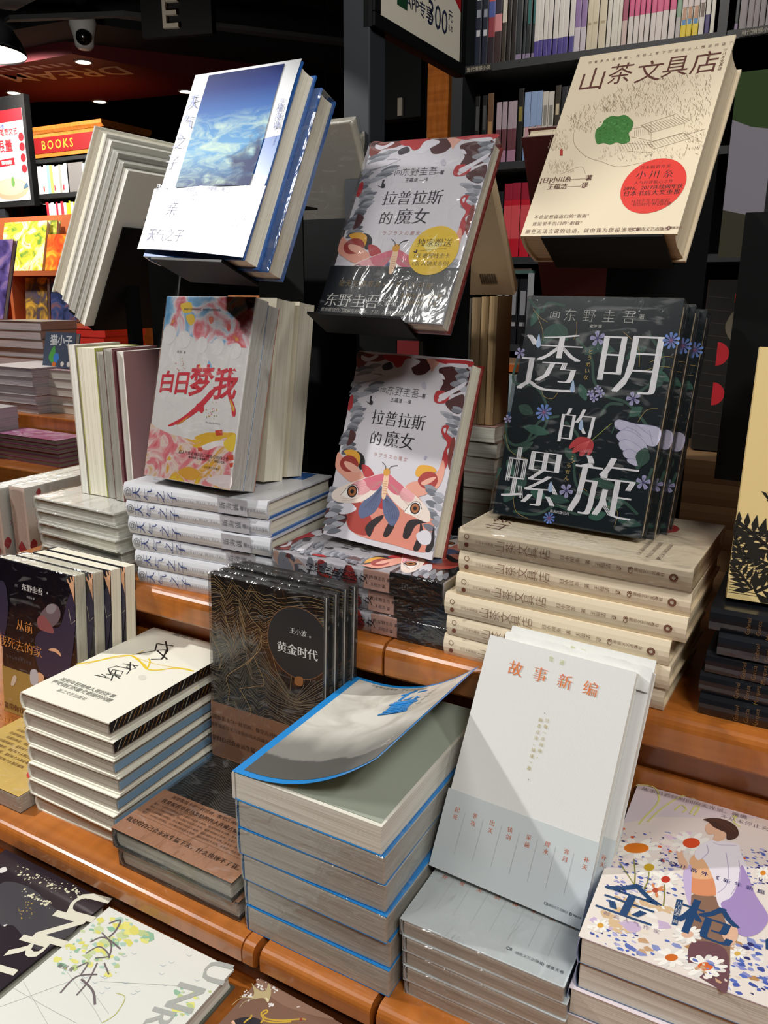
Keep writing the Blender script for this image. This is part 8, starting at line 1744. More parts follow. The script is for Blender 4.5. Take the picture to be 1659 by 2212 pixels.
def mountain_mat():
    t = NT('ink_mountain_print', 0.5, 0.25)
    tc = t.n('ShaderNodeTexCoord'); sx = t.n('ShaderNodeSeparateXYZ'); t.l(tc, 'UV', sx, 0)
    mp = t.n('ShaderNodeMapping'); mp.inputs['Scale'].default_value = (2.2, 3.2, 1); t.l(tc, 'UV', mp, 0)
    cl = t.noise(mp, 1.6, 6, 0.8); cur = t.ramp(cl, 0, [(0.35, '#B9B5AA'), (0.62, '#DDDAD0')]); prev = (cur, 0)
    for (h, amp, sc, off, colr, soft) in ((.44, .14, 3.0, 1.0, '#A6A299', .12), (.31, .14, 3.6, 5.0, '#84817B', .07), (.17, .10, 3.0, 9.0, '#55534F', .012)):
        m2 = t.n('ShaderNodeMapping'); m2.inputs['Scale'].default_value = (sc, 0.35, 1); m2.inputs['Location'].default_value = (off, off, 0); t.l(tc, 'UV', m2, 0)
        n2 = t.noise(m2, 1.0, 5); ma = t.n('ShaderNodeMath', operation='MULTIPLY_ADD'); ma.inputs[1].default_value = -amp*2; ma.inputs[2].default_value = amp-h
        t.l(n2, 0, ma, 0); ad = t.n('ShaderNodeMath', operation='ADD'); t.l(ma, 0, ad, 0); t.l(sx, 1, ad, 1)
        mr = t.n('ShaderNodeMapRange'); mr.inputs[1].default_value = -soft; mr.inputs[2].default_value = soft*.4; mr.inputs[3].default_value = 1; mr.inputs[4].default_value = 0
        t.l(ad, 0, mr, 0); mx = t.mix(mr, 0, prev[0], prev[1], colr, 0); prev = (mx, 2)
    t.base(*prev); return t.m
link('front_cover', grid_sheet(BLUE, 0, A, 0, B, curl), bzr)['label'] = 'blue bordered cover curling up at its fore edge'
link('cover_inside', grid_sheet(mat('#D8D2C4', .6), .012, A-.002, .001, B-.001, curl, -.0006), bzr)
link('mountain_picture', grid_sheet(mountain_mat(), .008, A-.005, .006, B-.0045, curl, .0003), bzr)
link('first_leaf', grid_sheet(mat('#9DA596', .6), .012, A-.003, .004, B-.002, lambda v: Vector((v.x, v.y, T-.0008)), 0, 8, 4), bzr)['label'] = 'grey green endpaper under the curled cover'
if 'bz' in ART:
    _, me = art_meshes('bz', True, lambda v: curl(v)+Vector((0, 0, .0006)))
    link('cover_lettering', me, bzr)
# 5 white story books: five lying, three leaning
GSC = mat('#D6DADA', 0.55, 0.05); GSB = mat('#C4CBCC', 0.5, 0.2)
x, y, z, yaw, A, B, C = F['gs2']; n = 5; T = C/n; proto = None
for i in range(n):
    Mx = P_flat(x+[0, .003, .003, .004, .005][i], y+[0, -.001, .0, -.001, .0][i], z+T*(n-1-i), yaw+[0, .01, -.005, .01, .0][i])
    lab = 'white story book with orange words, %s of the lying stack' % ORD[i]
    if proto is None: proto = book(lab, A, B, T-.0004, Mx, False, GSC, GSC, GSC, PAGE_GREY, group='lying white story books', band=(0, .074, GSB), art='gsflat', gloss=False, wrap=True)
    else: dup(proto, Mx, lab)
rb = NT('ribbed_white_cover', 0.6, 0.0); _mp = rb.coords('Object', (1, .02, 1)); _w = rb.n('ShaderNodeTexWave'); _w.inputs['Scale'].default_value = 260; rb.l(_mp, 0, _w, 0)
rb.b.inputs['Base Color'].default_value = lin('#DBDBD8')+(1,); rb.bump(_w, 'Fac', .16, .0004)
fr = FR('gs'); W, T, H = L_['gs'][6:]; proto = None
for i in range(3):
    M = P_up(fr, T-.0006, [0, .0145, .029][i], [0, .010, .008][i], [0, .004, .015][i])
    lab = 'white ribbed story book with orange title, %s of three leaning together' % ['front', 'middle', 'rear'][i]
    if proto is None: proto = book(lab, W, H, T-.0006, M, False, rb.m, rb.m, rb.m, PAGE_WHITE, group='leaning white story books', band=(0, .066, GSB), art='gs', gloss=False)
    else:
        q_ = dup(proto, M, lab)
        if i == 1:
            def torn(v): return Vector((v.x, v.y+.002*noise.noise(Vector((v.x*90, 3, 0))), T+.0012+.0022*abs(noise.noise(Vector((v.x*60, v.y*160, 1))))+v.z))
            link('torn_cover_edge', grid_sheet(rb.m, .001, W-.0005, H-.017, H+.0035, torn, 0, 40, 6), q_)
# 6 flower-field stack, right
JQ = mat('#DCD0D6', 0.3, 0.5)
x, y, z, yaw, A, B, C = F['jq']; n = 5; T = C/n; proto = None
for i in range(n):
    Mx = P_flat(x+[0, .0, -.004, -.008, -.002][i], y+[0, .001, -.002, -.003, .0][i], z+T*(n-1-i), yaw+[0, .01, .0, -.01, .01][i])
    lab = 'flower field novel with blue title, %s of the right-hand stack' % ORD[i]
    if proto is None: proto = book(lab, A, B, T-.0004, Mx, False, JQ, mat('#8FA0C8', .35, .4), mat('#5C6C86', .4, .2), PAGE_GREY, group='flower field stack', art='jq')
    else: dup(proto, Mx, lab, drop=('cover_illustration', 'cover_lettering'))
# 7 three books lying on the lower shelf
book('black book with large UNRI lettering and white specks on the lower shelf', .158, .225, .021, P_flat(-.7135, .2170, Z0, .0), True, mat('#2A2128', .3, .5), mat('#14151A', .4), pages=PAGE_GREY, art='ud')
book('white book with grey UNRI lettering and green leaves on the lower shelf', .157, .224, .021, P_flat(-.5490, .2135, Z0, .012), True, mat('#DFE0D8', .4, .3), mat('#7B7F72', .4), mat('#5E6258', .4), pages=PAGE_GREY, art='uw')
book('brown book with pale bird and white blossom on the lower shelf', .157, .224, .021, P_flat(-.3790, .2195, Z0, -.035), True, mat('#7A5A4A', .35, .5), pages=PAGE_GREY, art='ub')
# ---------------------------------------------------------------- books standing on the tier stacks
fr = FR('mw'); W, T, H = L_['mw'][6:]
MWC = mat('#E6E2E0', .3, .5)
book('watercolour cloud novel with red title standing on the silver stack', W, H, .0215, P_up(fr, .0215), False, MWC, mat('#E9B9A0', .35, .4), pages=PAGE_WHITE, art='mw', wrap=True)
book('wrapped twin right behind the watercolour cloud novel', W, H-.003, .019, P_up(fr, .019, .0219), False, mat('#4F86B8', .3, .5), mat('#E9B9A0', .35, .4), mat('#C97A5A', .35, .4), pages=PAGE_WHITE, wrap=True)
tt = F['tq'][2]+F['tq'][6]
for i, (xx, yy, W2, T2_, H2) in enumerate(((-.700, .7430, .129, .033, .213), (-.692, .7790, .128, .028, .209))):
    book('thick creamy book %s behind the watercolour cloud novel' % ['second row', 'rearmost row'][i], W2, H2, T2_, P_up(frame(xx, yy, tt+.0005+T2_*.12, -.07, .155), T2_), False, mat('#D6CDB6', .5, .1), pages=PAGE_CREAM, group='thick creamy books behind the cloud novel')
fr = FR('lps'); W, T, H = L_['lps'][6:]
book('unwrapped red and white moth novel standing on the lying stack', W, H, T, P_up(fr, T), True, LAV, LAV, mat('#8E2F2C', .4, .3), PAGE_CREAM, art='lpcover')
fr = FR('tm'); W, T, H = L_['tm'][6:]; proto = None; TMC = mat('#1A2226', .28, .6)
for i in range(3):
    M = P_up(fr, T-.0006, i*(T+.0006), [0, .006, .012][i], [0, .001, .003][i])
    lab = 'dark green flower novel with white title, %s of three on the beige stack' % ['front', 'middle', 'rear'][i]
    if proto is None: proto = book(lab, W, H, T-.0006, M, True, TMC, TMC, TMC, PAGE_TAN, group='dark flower novels', art='tm', wrap=True)
    else: dup(proto, M, lab)
# ---------------------------------------------------------------- books in the rack trays
fr = FR('tqU'); W, T, H = L_['tqU'][6:]
BLUEB = mat('#2A62AE', .35, .5); JACK = mat('#D9DADD', .42, 0.0, 0.0, 0.25)
book('blue sky jacket book with loose white band on the left rack', W, H, T, P_up(fr, T), True, BLUEB, JACK, BLUEB, PAGE_CREAM, art=None)
bq = [o for o in bpy.data.objects if o.get('label') == 'blue sky jacket book with loose white band on the left rack'][0]
def jacket(v):
    s = v.x/W; return Vector((v.x, v.y, T+.0007+.0012*math.sin(v.y/H*9)*s+v.z))
link('dust_jacket', grid_sheet(JACK, -.001, W-.0005, .020, H+.002, jacket), bq)
def sky_mat():
    t = NT('sky_picture_print', 0.45, 0.0, 0.10)
    tc = t.n('ShaderNodeTexCoord'); sx = t.n('ShaderNodeSeparateXYZ'); t.l(tc, 'UV', sx, 0)
    mp = t.n('ShaderNodeMapping'); mp.inputs['Scale'].default_value = (1.2, 4.2, 1); mp.inputs['Rotation'].default_value = (0, 0, -.12); t.l(tc, 'UV', mp, 0)
    g = t.ramp(sx, 1, [(0.0, '#12336C'), (.30, '#5A9CCB'), (.52, '#2F7CBA'), (.66, '#165AA6'), (.85, '#0C2C78'), (1.0, '#101E58')])
    n1 = t.noise(mp, 2.3, 7, 1.2, .62); c1 = t.ramp(n1, 0, [(.42, '#000000'), (.66, '#FFFFFF')])
    m1 = t.n('ShaderNodeMapRange'); m1.inputs[1].default_value = .66; m1.inputs[2].default_value = .50; t.l(sx, 1, m1, 0)
    mu = t.n('ShaderNodeMath', operation='MULTIPLY'); t.l(c1, 0, mu, 0); t.l(m1, 0, mu, 1)
    a = t.mix(mu, 0, g, 0, '#BCD4C4', 0)
    mp2 = t.n('ShaderNodeMapping'); mp2.inputs['Scale'].default_value = (2, 2.6, 1); mp2.inputs['Location'].default_value = (4, 1, 0); t.l(tc, 'UV', mp2, 0)
    n2 = t.noise(mp2, 2.0, 6, .8); ad = t.n('ShaderNodeMath', operation='MULTIPLY_ADD'); ad.inputs[1].default_value = .55; t.l(sx, 0, ad, 0); t.l(n2, 0, ad, 2)
    sb = t.n('ShaderNodeMath', operation='SUBTRACT'); t.l(ad, 0, sb, 0); t.l(sx, 1, sb, 1)
    dk = t.n('ShaderNodeMapRange'); dk.inputs[1].default_value = .62; dk.inputs[2].default_value = .84; t.l(sb, 0, dk, 0)
    bb = t.mix(dk, 0, a, 2, '#14295E', 0); t.base(bb, 2); return t.m
link('sky_picture', grid_sheet(sky_mat(), W*.150, W*.865, H*.375, H*.992, jacket, .0009), bq)
if 'tqU' in ART: link('jacket_lettering', art_meshes('tqU', True, lambda v: jacket(v)+Vector((0, 0, .0013)))[1], bq)
def obi(v):
    s = v.x/W; t = v.y/.066
    return Vector((v.x*(1.0+.02*t), v.y+.008-.005*s+.004*t*s, T+.004+.004*math.sin(PI*s)*(1-.5*t)+.0012*math.sin(13*s+2*t)*t+v.z))
o = link('loose_belly_band', grid_sheet(mat('#E4E3E8', .34, .15), -.006, W+.003, -.002, .066, obi, 0, 30, 10), bq); o['label'] = 'slipped glossy white paper band'
if 'obi' in ART: link('band_lettering', art_meshes('obi', True, lambda v: obi(v)+Vector((0, 0, .0005)))[1], bq)
book('wrapped blue and silver book right behind the blue sky jacket book', W-.003, H-.012, .0245, P_up(fr, .0245, T+.0006, .013, -.0), True, BLUEB, SILV, BLUEB, PAGE_CREAM, wrap=True)
fr = FR('lpU'); W, T, H = L_['lpU'][6:]
r = book('wrapped moth novel with yellow sticker on the middle rack', W, H, T, P_up(fr, T), True, LAV, LAV, mat('#8E2F2C', .4, .3), PAGE_CREAM, band=(0, .0605, BLK), wrap=False)
for nm, me in zip(('cover_illustration', 'cover_lettering'), art_meshes('lpcover')): link(nm, me, r, Matrix.Translation((0, 0, T)))
for nm, me in zip(('sticker_and_band_print', 'sticker_lettering'), art_meshes('lpstick')): link(nm, me, r, Matrix.Translation((0, 0, T+.0007)))
wrap_mesh(W, H, T+.001).ob('shrink_wrap', r)
fr = FR('scU'); W, T, H = L_['scU'][6:]
book('large beige village book with red round sticker on the right rack', W, H, T, P_up(fr, T), True, BEIGE, BEIGE, BEIGE, PAGE_TAN, art='scover_big', gloss=False)
# ---------------------------------------------------------------- things behind the racks (far side of the table)
def P_away(xr, y, z, lean, W):
    'book facing the far side, its back to the viewer; (xr,y,z) is the near bottom corner on the right as seen from here'
    e = Vector((-1, 0, 0)); u = Vector((0, -math.sin(lean), math.cos(lean))); return cols(e, u, e.cross(u), Vector((xr, y, z)))
r = book('tan paperback with a barcode on its back, leaning away behind the moth novels', .148, .205, .018, P_away(-.385, 1.045, -.004, .65, .148), False, mat('#CDB592', .5, .1), pages=PAGE_TAN, back=mat('#CDB592', .5, .1))
b = MB()
for i in range(22): b.flat([(.0195+i*.0011, .018), (.0195+i*.0011+.0003+.0004*((i*7) % 3), .018), (.0195+i*.0011+.0003+.0004*((i*7) % 3), .034), (.0195+i*.0011, .034)], mat('#4A4034', .6), 0)
b.v = [(v[0], v[1], -.0004) for v in b.v]; b.f = [tuple(reversed(f)) for f in b.f]; b.ob('barcode', r)
WB = mat('#C9C4B8', .45, .3)
for i in range(2):
    book('white wrapped book leaning away behind the blue sky book, %s of two' % ['nearer', 'farther'][i], .142, .215, .018, P_away(-.560, 1.02+.022*i, .012-.012*i, .50, .142), True, WB, pages=PAGE_WHITE, wrap=True, group='white books leaning away')
book('maroon book leaning away behind the beige village book', .150, .205, .026, P_away(-.198, 1.05, -.005, .55, .15), True, mat('#54201E', .5, .1), pages=PAGE_TAN)
r = book('green topped black book leaning away at the right edge', .155, .222, .022, P_away(-.002, 1.20, .046, .05, .155), True, mat('#33491F', .4, .3), pages=PAGE_TAN, back=mat('#33491F', .4, .3))
b = MB()
for (p, m) in (([(.155, .168), (.132, .158), (.105, .153), (.105, .048), (.155, .060)], mat('#8B8690', .5)), ([(.105, .153), (0, .168), (0, .06), (.105, .048)], BLACK), ([(.155, .060), (.105, .048), (0, .06), (0, 0), (.155, 0)], mat('#3A3626', .5)), ([(.101, .19), (.092, .192), (.092, .176), (.100, .174)], mat('#A03A34', .5))):
    b.flat(p, m, 0)
b.v = [(v[0], v[1], -.0004) for v in b.v]; b.f = [tuple(reversed(f)) for f in b.f]; b.ob('back_cover_print', r)
r = book('black book with red half discs standing behind the dark flower novels', .150, .204, .024, cols(Vector((1, 0, 0)), Vector((0, 0, 1)), Vector((0, -1, 0)), Vector((-.1465, 1.074, -.1885))), True, mat('#17140F', .5, .2), pages=PAGE_TAN)
b = MB(); RDM = mat('#B01E28', .5)
for y in (.118, .070): b.flat([(.020+.014*math.cos(a), y+.014*math.sin(a)) for a in [(-PI/2+PI*i/14) for i in range(15)]], RDM, .0242)
b.flat(smooth_loop([(.026, .150), (.034, .168), (.048, .165), (.056, .150), (.05, .138), (.035, .134)]), mat('#5E5544', .6), .0242); b.flat([(.04+.003*math.cos(a), .148+.003*math.sin(a)) for a in [PI*i/5 for i in range(10)]], mat('#B9AE9A', .6), .0244)
for i in range(12): b.stroke([(.003, .02+.015*i), (.06, .015+.015*i)], .0003, mat('#4A4336', .6), .0241)
b.flat([(.033, .188), (.042, .190), (.042, .176), (.033, .178)], RDM, .0242); b.ob('cover_illustration', r)
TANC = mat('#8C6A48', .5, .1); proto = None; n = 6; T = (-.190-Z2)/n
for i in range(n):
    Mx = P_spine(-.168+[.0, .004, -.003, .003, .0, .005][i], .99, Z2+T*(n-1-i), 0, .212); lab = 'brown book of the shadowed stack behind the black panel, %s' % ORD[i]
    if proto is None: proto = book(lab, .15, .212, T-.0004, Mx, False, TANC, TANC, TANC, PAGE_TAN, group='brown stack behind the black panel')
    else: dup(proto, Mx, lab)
GRY = mat('#A9A498', .5, .1); proto = None; n = 9; T = (-.1655-Z2)/n
for i in range(n):
    Mx = P_flat(-.500+[0, .003, .0, .004, -.002, .003, .0, .002, .0][i], .945+[0, .002, .003, .0, .002, -.001, .0, .002, 0][i], Z2+T*(n-1-i), .0); lab = 'grey paperback of the narrow stack behind the moth novels, %s' % (ORD+['ninth from top'])[i]
    if proto is None: proto = book(lab, .135, .085, T-.0004, Mx, False, mat('#B98F86', .4, .2), GRY, GRY, PAGE_GREY, group='grey stack behind the moth novels', name='paperback_book')
    else: dup(proto, Mx, lab)
xs = -.372
for i, (w, cv) in enumerate(((.011, '#A88A62'), (.010, '#A88A62'), (.012, '#8A7252'), (.014, '#5A554A'))):
    M = cols(Vector((0, 1, 0)), Vector((0, 0, 1)), Vector((1, 0, 0)), Vector((xs-w, .952, -.165)))
    book('kraft book standing on the grey stack, %s from the right' % ['first', 'second', 'third', 'fourth'][i], .052, .160-.001*i, w-.0006, M, False, mat(cv, .5, .15), pages=PAGE_TAN, group='kraft books standing on the grey stack')
    xs -= w+.0006
book('dark grey brown book standing left of the kraft books on the grey stack', .062, .161, .016, cols(Vector((1, 0, 0)), Vector((0, 0, 1)), Vector((0, -1, 0)), Vector((-.489, .985, -.165))), False, mat('#4E4A3E', .5, .15), pages=PAGE_TAN)
# stack glimpsed between the left rack and the post
proto = None
for i in range(7):
    Mx = P_spine(-.800, 1.0, Z2+.0235*(6-i), 0, .115); lab = 'pale book glimpsed beyond the left rack, %s of its stack' % ORD[i]
    if proto is None: proto = book(lab, .14, .115, .0228, Mx, False, mat('#D9D6C4', .5, .1), pages=PAGE_WHITE, group='pale stack beyond the left rack')
    else: dup(proto, Mx, lab)
# white books leaning on the end of the table, seen from their fore edges
WL2 = mat('#D5D3C8', .45, .3)
al = math.atan2(.114, .208); u_ = Vector((math.sin(al), 0, math.cos(al))); n_ = Vector((-math.cos(al), 0, math.sin(al))); e_ = Vector((0, -1, 0))
off = 0.0
for i in range(5):
    w = [.0085, .0105, .0125, .0085, .0245][i]; slide = [0, .002, .006, .011, .012][i]
    fan = [0, .0, .012, .02, -.005][i]
    M = cols(e_, u_, n_, Vector((-.930, .800+.165, -.050))+n_*off+u_*slide)
    r = book(['white book with a swallow mark on the end rack, innermost of five', 'white book on the end rack, second from inside', 'white book on the end rack, middle of five', 'white book on the end rack, second from outside', 'thumbed white book on the end rack, outermost of five'][i], .165, .236-.003*(4-i), w, M, i == 4, WL2, pages=PAGE_CREAM if i == 4 else PAGE_WHITE, group='white books on the end rack', wrap=i in (1, 2))
    if i == 0:
        b = MB(); k = mat('#2A2A30', .5)
        b.flat([(.088, .188), (.096, .192), (.094, .200), (.099, .194), (.106, .199), (.103, .190), (.110, .187), (.100, .186)], k, 0)
        for j, tx in enumerate(('《嫌疑犯》', '《白夜》', '《信》')): letter(b, tx, k, Matrix.Translation((.062, .172-.010*j, 0)) @ Matrix.Rotation(PI, 4, 'Y'), .0055, 's')
        b.v = [(v[0], v[1], -.0003) for v in b.v]; b.ob('back_cover_print', r)
    off += w+.0028
r = thing('metal_book_rack', 'black metal easel rack carrying the white books at the table end', 'book rack', Matrix.Translation((-.90, .86, Z2)))
M0 = cols(e_, u_, n_, Vector((-.930, .965, -.050)))
b = MB(); b.box(.012, .150, -.004, .150, -.0040, -.0016, BLACK_METAL); b.ob('easel_plate', r, Matrix.Translation((.90, -.86, -Z2)) @ M0)
b = MB(); b.box(.012, .150, -.006, -.0035, -.004, .05, BLACK_METAL); b.ob('ledge', r, Matrix.Translation((.90, -.86, -Z2)) @ M0)
b = MB(); b.box(-.905, -.895, .855, .875, Z2, .02, BLACK_METAL); b.box(-.95, -.86, .84, .89, Z2, Z2+.004, BLACK_METAL); b.ob('stand', r, Matrix.Translation((.90, -.86, -Z2)))
# ---------------------------------------------------------------- tall bookshelf on the right
SH = thing('bookshelf', 'tall dark grey bookshelf full of novels behind the display', 'bookshelf', Matrix.Translation((-.4, 2.72, FLOOR)))
inv = Matrix.Translation((.4, -2.72, -FLOOR)); SHM = mat('#2B2F33', .5, .1, name='dark_grey_shelf_laminate')
for (x0, x1) in ((-1.19, -1.152), (-.402, -.378), (.42, .455)):
    b = MB(); b.box(x0, x1, 2.565, 2.87, FLOOR, CEIL-.05, SHM); b.ob('upright', SH, inv)
b = MB(); b.box(-1.19, .455, 2.871, 2.89, FLOOR, CEIL-.05, BLACK); b.ob('back_panel', SH, inv)
BZ = (.973, .685, .397, .109, -.168, -.450, -.74)
for z in BZ:
    for (x0, x1) in ((-1.1515, -.4025), (-.3775, .4195)):
        b = MB(); b.box(x0, x1, 2.57, 2.87, z-.022, z, SHM); b.ob('shelf_board', SH, inv)
for (x, z) in ((-1.10, .674), (-.30, .674)):
    b = MB(); b.box(x-.045, x+.045, 2.5675, 2.5695, z-.009, z+.009, mat('#3A3A38', .3, .4)); lb = b.ob('label_holder', SH, inv)
    b = MB(); letter(b, '当代情感小说', mat('#B9B4A4', .5), Matrix.Translation((x, 2.5670, z)) @ Matrix.Rotation(PI/2, 4, 'X'), .0135, 'r'); b.ob('label_lettering', lb)
ROWS = [('R1',[(-1.1197,-1.0986,'navy'),(-1.0974,-1.0777,'navy'),(-1.0765,-1.0545,'comic'),(-1.0533,-1.0303,'pinkc'),(-1.0291,-1.0147,'bw'),(-1.0135,-0.9992,'dk'),(-0.9992,-0.9837,'dk'),(-0.9832,-0.9637,'slate'),(-0.9625,-0.9537,'slate'),(-0.9531,-0.9368,'teal'),(-0.9356,-0.924,'teal'),(-0.9274,-0.9124,'wp'),(-0.9112,-0.898,'wp'),(-0.8974,-0.8837,'wp'),(-0.8831,-0.8694,'wp'),(-0.8683,-0.853,'wp'),(-0.8518,-0.8366,'wp'),(-0.8361,-0.8204,'wp'),(-0.8193,-0.8037,'wp'),(-0.8026,-0.7849,'pw'),(-0.7843,-0.7679,'pw'),(-0.7668,-0.752,'cream'),(-0.7509,-0.7325,'cream'),(-0.7314,-0.7099,'cream'),(-0.7083,-0.696,'wt'),(-0.6955,-0.6843,'wt'),(-0.6838,-0.6748,'wt'),(-0.6742,-0.6642,'wt'),(-0.6631,-0.6484,'rose'),(-0.6474,-0.6333,'pk'),(-0.6323,-0.6177,'pk'),(-0.6162,-0.6022,'pk'),(-0.6007,-0.5869,'pk'),(-0.5853,-0.571,'pk'),(-0.57,-0.5528,'pk'),(-0.5513,-0.5357,'pk'),(-0.5347,-0.5177,'pk'),(-0.5162,-0.5028,'grn'),(-0.5013,-0.4865,'yb'),(-0.4856,-0.4713,'yb'),(-0.4704,-0.4543,'yb'),(-0.4533,-0.4393,'cart'),(-0.4378,-0.4253,'wp2'),(-0.4239,-0.4133,'wh')]),('R1b',[(-0.3611,-0.3518,'slate'),(-0.3508,-0.3318,'gp'),(-0.3309,-0.3157,'gp'),(-0.3148,-0.3011,'gp'),(-0.3002,-0.2861,'gp'),(-0.2852,-0.2658,'gp')]),('R2',[(-1.1106,-1.0941,'blk'),(-1.0864,-1.07,'blk'),(-1.0688,-1.0487,'tan'),(-1.0362,-1.0188,'mauve'),(-1.0182,-1.0016,'mauve'),(-1.0009,-0.9856,'mauve'),(-0.985,-0.9698,'mauve'),(-0.9686,-0.9498,'blkt'),(-0.948,-0.9281,'blu'),(-0.9275,-0.9084,'blu'),(-0.9073,-0.8883,'blu'),(-0.8871,-0.8695,'wh2'),(-0.8689,-0.8508,'wh2'),(-0.849,-0.8316,'floral'),(-0.8305,-0.8115,'dk2'),(-0.8103,-0.7886,'dk2')]),('R3',[(-1.0536,-1.028,'blk3'),(-1.0273,-1.0012,'blk3'),(-1.0002,-0.974,'red'),(-0.9729,-0.9438,'red'),(-0.9428,-0.9105,'red'),(-0.9094,-0.8827,'red')]),('R4',[(-1.0152,-0.9878,'bt'),(-0.9863,-0.9628,'bt'),(-0.9617,-0.938,'bt'),(-0.9369,-0.9056,'bt'),(-0.9049,-0.8835,'silv')]),('R5',[(-1.0055,-0.9832,'lil'),(-0.982,-0.9728,'nav'),(-0.9712,-0.9572,'sky'),(-0.956,-0.9432,'sky'),(-0.942,-0.9274,'sky')])]
STY = {   # label, group, height, spine panels (from, to, colour)
'navy': ('navy novel with white zigzag bands on the top shelf', .215, [(0, 1, '#1B2233'), (.38, .46, '#B9BCC4'), (.62, .72, '#8A8F9C'), (.84, .90, '#B9BCC4')]),
'comic': ('red and blue comic-style novel on the top shelf', .215, [(0, .35, '#2A2028'), (.35, .6, '#8A3A44'), (.6, .8, '#4A5A9A'), (.8, 1, '#B0555A')]),
'pinkc': ('dark novel with pink middle on the top shelf', .215, [(0, .4, '#3A2A2A'), (.4, .62, '#C9868C'), (.62, 1, '#2E2A38')]),
'bw': ('black novel with white title strip on the top shelf', .215, [(0, .5, '#3A342C'), (.5, .95, '#C9C4BA')]),
'dk': ('brown black novel on the top shelf', .20, [(0, 1, '#241E1C')]), 'slate': ('slate grey novel with dark lettering on the top shelf', .19, [(0, .08, '#8A7E9A'), (.08, 1, '#2A3034')]),
'teal': ('dark novel with teal lettering on the top shelf', .19, [(0, .08, '#8A7E9A'), (.08, 1, '#1E2628'), (.5, .85, '#2E6A6A')]),
'wp': ('white slim novel with purple foot on the top shelf', .205, [(0, .22, '#4A3F8C'), (.22, 1, '#D5D2CE'), (.9, .96, '#3A3A44')]), 'pw': ('lilac and white novel on the top shelf', .215, [(0, .3, '#C9C2CC'), (.3, 1, '#8A6FA4')]),
'cream': ('cream coloured novel on the top shelf', .22, [(0, 1, '#D2C9B0'), (.3, .33, '#A99A78')]), 'wt': ('white novel with black title on the top shelf', .225, [(0, 1, '#D9D6CC'), (.55, .9, '#55555A')]),
'rose': ('dusty rose novel on the top shelf', .21, [(0, .3, '#C9B4B0'), (.3, 1, '#9A3E5C')]), 'pk': ('bright pink and white novel on the top shelf', .215, [(0, .34, '#D9D2CE'), (.34, .78, '#CF4C80'), (.78, 1, '#D9C6CE')]),
'grn': ('pale green novel on the top shelf', .215, [(0, .25, '#B9B4B4'), (.25, 1, '#7FA086')]), 'yb': ('white novel with yellow and blue foot on the top shelf', .215, [(0, .14, '#E3C92E'), (.14, .20, '#3E8AC0'), (.20, .34, '#B98A6A'), (.34, 1, '#D2C6C6')]),
'cart': ('white novel with a little figure on the top shelf', .215, [(0, .2, '#D9D5D0'), (.2, .36, '#6A5448'), (.36, 1, '#D5CCCC')]), 'wp2': ('white novel with violet foot at the shelf end', .215, [(0, .22, '#3E3670'), (.22, 1, '#D5D5CE')]), 'wh': ('plain white novel at the shelf end', .215, [(0, 1, '#D9D8CC')]),
'gp': ('grey and purple novel beyond the shelf upright', .205, [(0, .4, '#8A8488'), (.4, .7, '#5A4468'), (.7, 1, '#7A7880')]),
'blk': ('black novel with silver lettering on the second shelf', .20, [(0, 1, '#17181A'), (.5, .85, '#4A4C4E')]), 'tan': ('bronze novel on the second shelf', .205, [(0, 1, '#6A4E38'), (.4, .6, '#A9845A')]),
'mauve': ('mauve patterned novel on the second shelf', .175, [(0, .2, '#A9809A'), (.2, .55, '#6A3E48'), (.55, 1, '#A99AA4')]), 'blkt': ('tall black novel with yellow title on the second shelf', .21, [(0, 1, '#1B1C1C'), (.55, .75, '#8A7E3A')]),
'blu': ('sky blue novel with pink haze on the second shelf', .195, [(0, .3, '#7E9AC4'), (.3, .5, '#C9A0AA'), (.5, 1, '#8FA9D2')]), 'wh2': ('white novel with small title on the second shelf', .19, [(0, 1, '#CDCBC2'), (.5, .8, '#8A8A84')]),
'floral': ('black and cream floral novel on the second shelf', .205, [(0, 1, '#3A342C'), (.3, .45, '#C9BFA4'), (.6, .75, '#C9BFA4')]), 'dk2': ('dark novel behind the beige book on the second shelf', .20, [(0, 1, '#22242A')]),
'blk3': ('black novel with white title on the third shelf', .20, [(0, 1, '#16191C'), (.4, .75, '#7A8288')]), 'red': ('scarlet novel on the third shelf', .225, [(0, .78, '#C21A30'), (.25, .7, '#D9525A'), (.78, 1, '#9A1F38')]),
'bt': ('black novel with white lettering on the fourth shelf', .21, [(0, 1, '#16181E'), (.45, .82, '#8E9198'), (.28, .34, '#9A9CA0')]), 'silv': ('silver grey novel on the fourth shelf', .225, [(0, 1, '#9AA0A6')]),
'lil': ('lilac novel on the fifth shelf', .20, [(0, 1, '#6E6496')]), 'nav': ('royal blue novel on the fifth shelf', .17, [(0, 1, '#2A4A8C')]), 'sky': ('pale blue novel on the fifth shelf', .18, [(0, .3, '#4A7AB4'), (.3, 1, '#A9BAC4')])}
